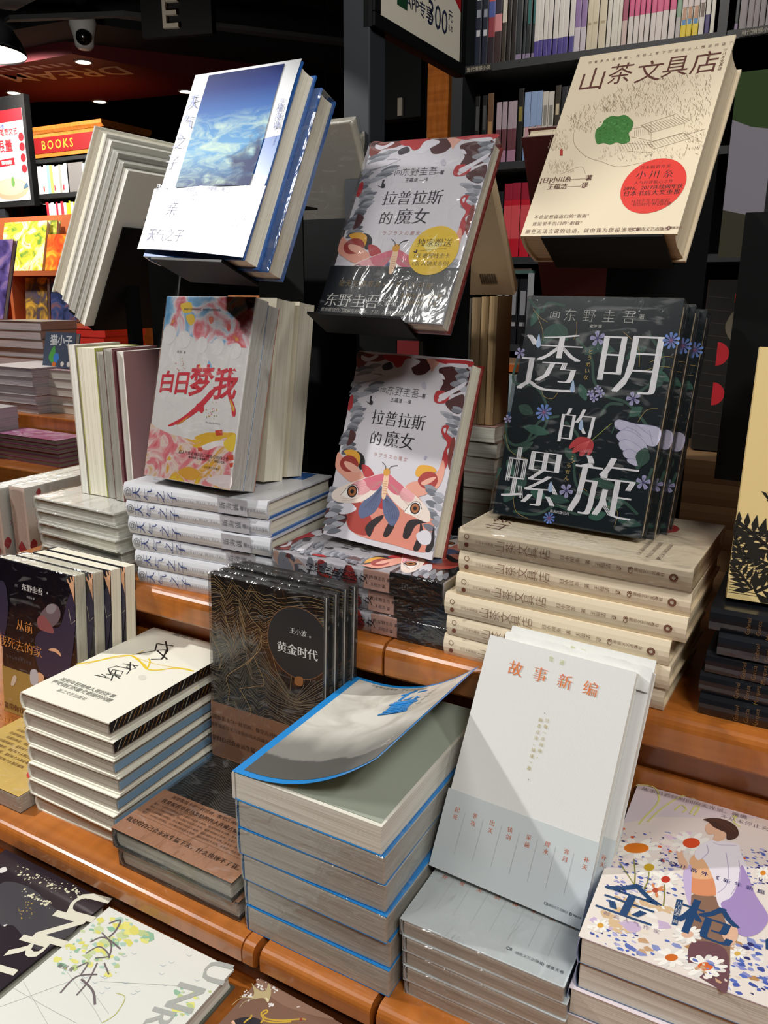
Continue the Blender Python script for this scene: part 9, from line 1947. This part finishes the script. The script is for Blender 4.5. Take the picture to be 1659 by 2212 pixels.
def shelf_book(x0, x1, y, z, h, d, segs, label, group=None):
    mb = MB(); w = x1-x0-.0008; base = mat(segs[0][2], .4, .35)
    mb.box(x0, x0+w, y+.0015, y+d, z, z+h, PAGE_GREY)
    k = .0006
    for j, (a, b_, c_) in enumerate(segs):
        q = k*.5*j if j else 0; ins = 0 if (j == 0 or b_-a > .2 and a in (0, .08, .22, .3, .34, .4, .25, .35, .20, .36, .55, .14, .6, .62, .7, .78) or j and b_ == 1) else w*.2
        mb.prism([(x0+ins, y+.0016), (x0+ins, y+.0005-q), (x0+max(ins, w*.18), y-q), (x0+w-max(ins, w*.18), y-q), (x0+w-ins, y+.0005-q), (x0+w-ins, y+.0016)], mat(c_, .4, .35), 'z', z+h*a, z+h*b_)
    mb.box(x0, x0+.0006, y+.0016, y+d, z, z+h, base); mb.box(x0+w-.0006, x0+w, y+.0016, y+d, z, z+h, base)
    o = mb.ob('paperback_book'); return tag(o, label, 'book', group)
RZ = {'R1': .685, 'R1b': .685, 'R2': .397, 'R3': .109, 'R4': -.168, 'R5': -.450}
cnt = {}
for rn, row in ROWS:
    for (x0, x1, k) in row: cnt[k] = cnt.get(k, 0)+1
for rn, row in ROWS:
    for (x0, x1, k) in row:
        lab, h, segs = STY[k]
        shelf_book(max(x0, -1.15), x1, 2.578+rnd.uniform(-.004, .006), RZ[rn]+.0003, h+rnd.uniform(-.0015, .0015), .14, segs, lab, (lab.replace(' novel', ' novels', 1) if cnt[k] > 1 else None))
b = MB(); b.box(-1.00, -.90, 2.60, 2.72, -.168+.226, -.168+.236, mat('#7FB0A8', .3, .4)); b.box(-.985, -.905, 2.602, 2.70, -.168+.2363, -.168+.243, mat('#B9A9A4', .4, .2)); 
tag(b.ob('paperback_book'), 'pale green book lying across the fourth shelf row', 'book')
b = MB(); b.box(-1.00, -.89, 2.60, 2.74, -.262, -.238, mat('#B0561E', .5)); tag(b.ob('hardcover_book'), 'orange book lying on top of the fifth shelf row', 'book')
b = MB(); b.box(-.99, -.90, 2.605, 2.73, -.2375, -.215, mat('#C9A583', .5)); tag(b.ob('hardcover_book'), 'tan book lying on the orange book above the fifth shelf row', 'book')
# wooden column beside the shelf
b = MB(); b.box(-1.592, -1.498, 3.2, 3.30, FLOOR, CEIL-.004, WOOD); tag(b.ob('trim_4'), kind='structure')
b = MB(); b.box(-1.90, -1.497, 3.31, 3.40, FLOOR, .22, mat('#6A1218', .5)); tag(b.ob('red_cabinet'), 'dark red low cabinet seen past the grey post', 'cabinet')
# ---------------------------------------------------------------- far left: bookcase with a BOOKS frieze
BC = thing('wooden_bookcase', 'orange wooden bookcase with a red BOOKS frieze at the far left', 'bookcase', Matrix.Translation((-5.4, 4.6, FLOOR)))
inv = Matrix.Translation((5.4, -4.6, -FLOOR)); BX0, BX1 = -6.4, -4.735
b = MB(); b.box(BX0, BX1, 4.385, 4.80, .945, 1.105, WOOD); b.ob('frieze', BC, inv)
b = MB(); b.prism([(4.36, 1.125), (4.38, 1.105), (4.82, 1.105), (4.84, 1.125), (4.84, 1.15), (4.36, 1.15)], WOOD, 'x', BX0-.02, BX1+.025); b.ob('cornice', BC, inv)
b = MB(); b.box(BX0+.05, BX1-.06, 4.380, 4.3849, .972, 1.080, mat('#7A1416', .4, .3)); b.ob('sign_panel', BC, inv)
b = MB(); letter(b, 'BOOKS', mat('#C9983A', .35, .2, .3), Matrix.Translation((-5.20, 4.3785, 1.026)) @ Matrix.Rotation(PI/2, 4, 'X'), .085, 'b', 1.35); b.ob('sign_lettering', BC, inv)
for (x0, x1) in ((BX0, BX0+.04), (BX1-.04, BX1), (-5.56, -5.51)):
    b = MB(); b.box(x0, x1, 4.40, 4.80, FLOOR, .9445, BLACK if x0 == -5.56 else WOOD); b.ob('upright', BC, inv)
b = MB(); b.box(BX0, BX1, 4.80, 4.82, FLOOR, 1.10, BLACK); b.ob('back_panel', BC, inv)
for z in (.695, .425, .15, -.12):
    for (x0, x1) in ((BX0+.041, -5.561), (-5.509, BX1-.041)):
        b = MB(); b.box(x0, x1, 4.40, 4.799, z-.03, z, BLACK); b.ob('shelf_board', BC, inv)
b = MB(); b.box(-5.509, BX1-.041, 4.40, 4.799, .915, .944, BLACK); b.ob('top_rail', BC, inv)
pal = {0: ['#D9D6CC', '#E3DED6', '#C9B4AA', '#D9D4CE', '#7FA9B4', '#C9B25A', '#D9D6D0', '#D2CEC6', '#E0DCD4', '#8A8A80'], 1: ['#B9C62E', '#E3DFDA', '#C22A34', '#E3DFDA', '#E0DCD8', '#D9D4D0', '#A8263A', '#DEDAD4', '#C9303A', '#E3E0DA', '#D9C42E', '#B9C62E', '#E3DFD4']}
for ri, (z, h) in enumerate(((.695, .200), (.425, .208))):
    x = -5.500; i = 0
    while x < -4.80:
        w = rnd.uniform(.018, .034)
        if ri == 0 and -5.20 < x < -5.10:
            w = .16
            b = MB(); b.box(x, x+w, 4.43, 4.455, z+.0003, z+.205, mat('#6E6A68', .5, .2)); tag(b.ob('paperback_book'), 'grey marbled book facing out in the BOOKS case', 'book')
        else:
            c = pal[ri][i % len(pal[ri])]
            shelf_book(x, x+w, 4.42, z+.0003, h+rnd.uniform(-.012, .004), .15, [(0, 1, c), (.1, .3, '#C23A3A' if (i % 4 == 2) else c)], 'small bright spine on the %s shelf of the BOOKS case' % ['upper', 'lower'][ri], 'spines on the %s shelf of the BOOKS case' % ['upper', 'lower'][ri])
        x += w+.001; i += 1
# low shelf left of it behind the poster
b = MB(); b.box(-5.2, -4.06, 3.16, 3.18, FLOOR, .46, BLACK); b.box(-5.2, -3.83, 2.98, 3.159, .290, .316, WOOD); b.box(-5.2, -3.83, 2.98, 3.159, FLOOR, -.2, WOOD); b.box(-5.2, -5.18, 2.98, 3.159, -.199, .289, BLACK); tag(b.ob('low_bookshelf'), 'low dark bookshelf below the red and white poster', 'bookshelf')
x = -4.30; i = 0
while x < -3.87:
    w = rnd.uniform(.022, .036); shelf_book(x, x+w, 3.0, .3165, .118+rnd.uniform(-.01, .01), .12, [(0, 1, ['#5A6E78', '#3A5E9A', '#B9A06A', '#8A9AA4', '#2A6AC4', '#6A5A52', '#B03A2E'][i % 7])], 'small colourful spine below the red and white poster', 'small spines below the poster'); x += w+.001; i += 1
# light poster
r = thing('poster_stand', 'black framed white poster with red header and round dish picture at left', 'poster', Matrix.Translation((-3.44, 2.56, .36)))
def pw(x, z): return (x, z)
b = MB(); b.box(-.36, .215, 0, .03, 0, .455, BLACK); b.ob('frame', r)
b = MB(); b.box(-.34, .195, -.002, -.0003, .025, .40, mat('#DDD9DC', .4)); b.ob('poster_sheet', r)
b = MB(); RD = mat('#B0202A', .5); PB = mat('#4A5A9A', .5)
def pf(pts, m, z): b.add([(p[0], z, p[1]) for p in pts], [tuple(range(len(pts)))], m)
pf([(-.34, .345), (.195, .352), (.195, .40), (-.34, .40)], RD, -.0024)
def disc(cx, cz, rx, rz, m, z): pf([(cx+rx*math.cos(2*PI*k/20), cz+rz*math.sin(2*PI*k/20)) for k in range(20)], m, z)
for z in (.285, .245, .200, .155): disc(.175, z, .018, .018, RD, -.0024)
pf([(.01, .170), (.115, .175), (.115, .205), (.01, .200)], RD, -.0024); disc(.07, .075, .12, .045, mat('#B99A7E', .5), -.0024); disc(.07, .083, .10, .034, mat('#CDB294', .5), -.0026)
pf([(.155, .07), (.19, .078), (.185, .10), (.165, .088)], mat('#4A6478', .5), -.0028); disc(.09, .105, .012, .022, mat('#5E8A4A', .5), -.0028)
pf([(.11, .21), (.15, .215), (.15, .30), (.11, .295)], mat('#B9B9C4', .5), -.0024)
b.ob('poster_picture', r)
b = MB(); RX = Matrix.Rotation(PI/2, 4, 'X')
for (s, x, z, sz, m) in (('满额免费', .03, .335, .020, PB), ('文艺家笔筒文艺', .05, .312, .030, RD), ('限量', .06, .255, .055, RD), ('限时领取', .062, .187, .018, mat('#E3DCDC', .5))): letter(b, s, m, Matrix.Translation((x, -.0030, z)) @ RX, sz, 'b')
b.ob('poster_lettering', r)
b = MB(); b.box(-.05, .0, .005, .025, FLOOR-.36, -.001, GREY_METAL); b.box(-.20, .10, -.12, .15, FLOOR-.36, FLOOR-.35, GREY_METAL); b.ob('stand_leg', r)
# ---------------------------------------------------------------- children's book island, left middle distance
IS = thing('stepped_book_island', 'stepped orange wooden island of children books at left', 'display table', Matrix.Translation((-2.4, 1.9, FLOOR)))
inv = Matrix.Translation((2.4, -1.9, -FLOOR))
for (nm, x0, x1, y0, y1, z0, z1) in (('low_step', -3.3, -1.78, 1.40, 1.575, FLOOR, -.483), ('middle_step', -3.3, -1.80, 1.58, 1.80, FLOOR, -.368), ('high_step', -3.3, -1.82, 1.805, 2.6, FLOOR, -.256), ('back_board', -3.3, -1.86, 2.605, 2.64, FLOOR, -.02)):
    b = MB(); b.box(x0, x1, y0, y1, z0, z1, WOOD); b.ob(nm, IS, inv, bevel=.004)
def pile(x0, x1, y0, d, z0, h, n, cov, side, lab, grp, top=None):
    for i in range(n):
        t = h/n; mb = MB(); jx = rnd.uniform(-.004, .004); jy = rnd.uniform(-.003, .003)
        mb.box(x0+jx+.002, x1+jx-.002, y0+jy+.002, y0+jy+d, z0+t*i+.0012, z0+t*(i+1)-.0012, side)
        mb.box(x0+jx, x1+jx, y0+jy, y0+jy+d, z0+t*(i+1)-.0012, z0+t*(i+1)-.0002, top if (top and i == n-1) else cov); mb.box(x0+jx, x1+jx, y0+jy, y0+jy+d, z0+t*i, z0+t*i+.0011, cov); mb.box(x0+jx-.001, x0+jx+.001, y0+jy, y0+jy+d, z0+t*i, z0+t*(i+1)-.0003, cov)
        tag(mb.ob('paperback_book'), '%s, %s' % (lab, ORD[n-1-i]), 'book', grp)
WHT = mat('#C9C4C4', .4, .3); SIDEW = pages_mat('lilac_grey_page_edges', '#B9B0B4', '#8E858C')
pile(-2.32, -2.103, 1.60, .19, -.3675, .137, 5, WHT, SIDEW, 'white book of the five high pile on the island', 'white pile on the island')
pile(-2.165, -1.98, 1.655, .14, -.3675, .130, 5, WHT, PAGE_GREY, 'white book with red spine of the inner island pile', 'inner white pile on the island', watercolour('pink_white_print', [(.4, '#D9D2D0'), (.55, '#D98A9A'), (.7, '#E3E0DA')], 20))
pile(-2.13, -1.86, 1.47, .10, -.4825, .076, 6, mat('#8E4A6E', .4, .3), pages_mat('brown_page_edges', '#8E8276', '#5E544A'), 'magazine with pink cover on the low step', 'pink magazines on the low step', watercolour('magenta_print', [(.35, '#9A3A6A'), (.5, '#C98AB9'), (.62, '#D9C6D2'), (.7, '#7A4A8A')], 22))
pile(-2.32, -2.135, 1.45, .11, -.4825, .142, 4, WHT, SIDEW, 'pale book of the pile cut by the left picture edge', 'pale pile at the left edge')
pile(-2.58, -2.338, 1.83, .15, -.2555, .150, 5, mat('#8A8684', .4, .3), SIDEW, 'grey book of the upper island pile', 'grey pile on the upper step')
pile(-2.62, -2.34, 2.10, .20, -.2555, .115, 4, mat('#B02A22', .35, .4), mat('#C2332A', .4, .3), 'red boxed book of the pile on the upper step', 'red pile on the upper step')
# picture books facing out
def face_out(label, x0, x1, y, z0, z1, lean, mt, extra=None, T=.018):
    W = x1-x0; H = (z1-z0)/math.cos(lean)
    r = book(label, W, H, T, P_up(frame(x0, y, z0+.001, 0, lean), T), True, mt, pages=PAGE_WHITE, group=None, name='picture_book')
    if extra:
        b = MB(); extra(b, W, H, T+.0003); b.ob('cover_illustration', r)
    return r
def ex_blue(b, W, H, z):
    letter(b, '猫小子', mat('#C9CCD0', .5), T2(W*.55, H*.78, z), W*.24, 'B')
    b.flat(smooth_loop([(W*.2, H*.3), (W*.35, H*.62), (W*.42, H*.4), (W*.5, H*.3), (W*.35, H*.12)]), mat('#4E9A4A', .5), z); b.flat([(W*.45+W*.10*math.cos(k), H*.28+W*.12*math.sin(k)) for k in range(6)], mat('#3E78C4', .5), z+.0001)
    b.flat([(W*.4+W*.07*math.cos(k), H*.10+W*.06*math.sin(k)) for k in range(6)], mat('#C96A2E', .5), z+.0001)
    for k in range(2): b.flat([(W*(.66+.2*k)+W*.06*math.cos(q), H*.12+W*.06*math.sin(q)) for q in range(6)], mat('#D9D9D4', .5), z)
face_out('grey blue picture book with green bird standing on the inner island pile', -2.175, -2.035, 1.69, -.2370, -.130, .25, mat('#4A5468', .35, .5), ex_blue)
yel = watercolour('yellow_green_print', [(.35, '#5E8A3A'), (.48, '#D9C93A'), (.6, '#EDE6B9'), (.72, '#D9862E')], 14); orn = watercolour('orange_red_print', [(.35, '#C23A22'), (.5, '#E0702A'), (.62, '#EBC23A'), (.75, '#D94A2A')], 12); mul = watercolour('blue_brown_print', [(.3, '#2E3A6A'), (.45, '#5A4A3A'), (.6, '#C9A03A'), (.72, '#7A2E2E')], 12)
RK = thing('wooden_book_rack', 'salmon orange wooden rack of picture books on the island', 'book rack', Matrix.Translation((-2.6, 2.3, -.2555)))
inv2 = Matrix.Translation((2.6, -2.3, .2555)); SAL = mat('#B0603A', .4, .4)
b = MB()
b.box(-3.35, -2.60, 2.44, 2.46, -.2555, .30, SAL); b.ob('back', RK, inv2)
for z in (-.135, .072): b = MB(); b.box(-3.35, -2.60, 2.30, 2.439, z-.02, z, SAL); b.ob('ledge', RK, inv2)
for x in (-3.35, -3.12, -2.62): b = MB(); b.box(x, x+.018, 2.305, 2.439, -.2555, .06, SAL); b.ob('side', RK, inv2)
face_out('yellow picture book leaning on the salmon rack', -3.20, -2.925, 2.325, .0725, .272, .25, yel)
face_out('green and yellow picture book beside the yellow one on the rack', -3.12, -2.90, 2.365, .0725, .275, .20, watercolour('green_print', [(.35, '#3A5A2A'), (.5, '#9AA03A'), (.62, '#D9C96A'), (.72, '#6A5A8A')], 14))
face_out('orange red picture book leaning on the salmon rack', -2.91, -2.70, 2.325, .0725, .215, .22, orn)
face_out('brown and blue picture book in the lower rack', -3.07, -2.93, 2.33, -.1345, .045, .10, mul); face_out('dark blue picture book in the lower rack', -2.91, -2.75, 2.33, -.1345, .04, .10, watercolour('navy_print', [(.35, '#22283E'), (.5, '#3A4A7A'), (.65, '#8A5A3A')], 12))
face_out('violet picture book at the left picture edge', -2.82, -2.625, 1.90, -.105, .170, .28, watercolour('violet_print', [(.35, '#3A2E5A'), (.5, '#6A5AA4'), (.65, '#A98AB9')], 10))
# ---------------------------------------------------------------- lamps, camera, letters
def pendant(label, c, R):
    r = thing('pendant_lamp', label, 'lamp', Matrix.Translation(c)); sh = mat('#111214', .25, .6, name='black_enamel'); wi = mat('#F4EFE6', .5, name='white_enamel')
    b = MB(); b.lathe([(R, 0), (R*.97, R*.18), (R*.78, R*.48), (R*.42, R*.72), (R*.16, R*.80), (R*.14, R*1.05), (.001, R*1.06)], sh, 36); b.ob('lamp_shade', r, smooth=True)
    b = MB(); b.lathe([(R*.985, .001), (R*.94, R*.17), (R*.74, R*.46), (R*.38, R*.69), (.001, R*.76)], wi, 36); b.ob('shade_inside', r, smooth=True)
    b = MB(); b.lathe([(R*1.0, -.006), (R*1.02, 0), (R*1.0, .006), (R*.975, .0), (R*1.0, -.006)], sh, 36); b.ob('rim', r, smooth=True)
    b = MB(); b.lathe([(.001, R*.10), (R*.55, R*.13), (R*.80, R*.26), (R*.80, R*.30)], mat('#FFF2DC', .5, emit=9.0, name='lit_lamp_diffuser'), 30); b.ob('lit_diffuser', r)
    b = MB(); b.tube([(0, 0, R*1.05), (0, 0, CEIL-c[2]-.002)], .004, sh, 8); b.ob('cord', r)
    return r
pendant('black enamel pendant lamp with bright inside at the left picture edge', (-3.17, 2.33, .915), .175)
pendant('glowing pendant lamp between the blue sky book and the grey post', (-2.985, 4.586, .955), .135)
for i, (x, y) in enumerate(((-4.61, 4.155), (-5.782, 4.507), (-5.422, 5.02), (-4.573, 5.09))):
    r = thing('recessed_downlight', 'small round lit downlight, %s' % ['nearest in the red soffit above the lettering', 'at the left end of the red soffit', 'low at the far edge of the soffit', 'at the right end of the red soffit'][i], 'light', Matrix.Translation((x, y, 1.4498)), 'soffit downlights')
    b = MB(); b.lathe([(.062, -.0005), (.062, -.006), (.048, -.006), (.048, -.0005)], mat('#B9B4AC', .4), 24); b.ob('trim_ring', r)
    b = MB(); b.lathe([(.047, -.003), (.001, -.004)], mat('#FFF4E0', .5, emit=14.0, name='lit_downlight_lens'), 24); b.ob('lens', r)
r = thing('recessed_downlight', 'small round lit downlight alone on the black ceiling far away', 'light', Matrix.Translation((-7.15, 7.45, 1.5898)))
b = MB(); b.lathe([(.07, -.0005), (.07, -.006), (.055, -.006), (.055, -.0005)], mat('#B9B4AC', .4), 24); b.ob('trim_ring', r)
b = MB(); b.lathe([(.054, -.003), (.001, -.004)], mat('#FFF4E0', .5, emit=14.0, name='lit_downlight_lens'), 24); b.ob('lens', r)
b = MB(); b.box(-7.9, -6.4, 6.9, 8.0, 1.59, CEIL-.003, CEILM); tag(b.ob('ceiling_bulkhead'), kind='structure')
dc = thing('dome_camera', 'white dome security camera below the black ceiling edge', 'camera', Matrix.Translation((-4.06, 3.68, 1.50)))
b = MB(); b.lathe([(.075, 0.0), (.078, -.03), (.060, -.09), (.052, -.14), (.035, -.155), (.001, -.158)], mat('#E4E4E2', .4, .2), 28); b.lathe([(.075, 0), (.001, .002)], mat('#E4E4E2', .4, .2), 28); b.ob('housing', dc, smooth=True)
d_ = Vector((.62, -.62, -.48)).normalized(); q = d_.to_track_quat('Z', 'Y').to_matrix().to_4x4(); q.translation = Vector((.012, -.012, -.085))
b = MB(); b.lathe([(.042, .0), (.042, .052), (.036, .060), (.001, .064)], mat('#0C0C0E', .15, .6), 24); b.ob('lens', dc, q, smooth=True)
b = MB(); b.box(-.02, .02, -.02, .02, .001, CEIL-1.503, mat('#202224', .5)); b.ob('bracket', dc)
CL = mat('#D2CBBA', .5, .1); RXZ = lambda x, y, z, a: Matrix.Translation((x, y, z)) @ Matrix.Rotation(a, 4, 'Z') @ Matrix.Rotation(PI/2, 4, 'X')
b = MB(); b.prism([(-3.32, 3.392), (-2.95, 3.498), (-2.95, 3.53), (-3.32, 3.43)], BLACK, 'z', 1.24, CEIL-.003); tag(b.ob('ceiling_fascia'), kind='structure')
def e_letter():
    b = MB(); w, h, t, d = .085, .135, .020, .02
    for q in ((0, t, 0, h), (t, w, 0, t), (t, w*.9, h/2-t/2, h/2+t/2), (t, w, h-t, h)): b.box(q[0]-w/2, q[1]-w/2, -d, 0, q[2]-h/2, q[3]-h/2, CL)
    return b
o = e_letter().ob('sign_letter', None, Matrix.Translation((-3.156, 3.4385, 1.340)) @ Matrix.Rotation(math.radians(16), 4, 'Z')); tag(o, 'cream raised letter E on the black ceiling fascia', 'sign letter')
b = MB(); b.box(-2.62, -2.18, 4.30, 4.40, .93, CEIL-.003, CEILM); tag(b.ob('ceiling_drop'), kind='structure')
for i, (x, z, lab) in enumerate(((-2.466, 1.045, 'cream upright letter stroke nearest the grey post'), (-2.300, .985, 'cream upright letter stroke left of the orange column'))):
    b = MB(); b.box(-.013, .013, -.02, 0, -.045, .045, CL); b.add([(-.026, -.02, .030), (-.013, -.02, .045), (-.013, -.02, .025)], [(0, 1, 2)], CL) if i == 0 else None
    tag(b.ob('sign_letter', None, Matrix.Translation((x, 4.2995, z))), lab, 'sign letter')
for o in bpy.data.objects:
    if o.type == 'MESH' and o.name.startswith('shrink_wrap'):
        o.modifiers.new('bevel', 'BEVEL').width = 0.0015
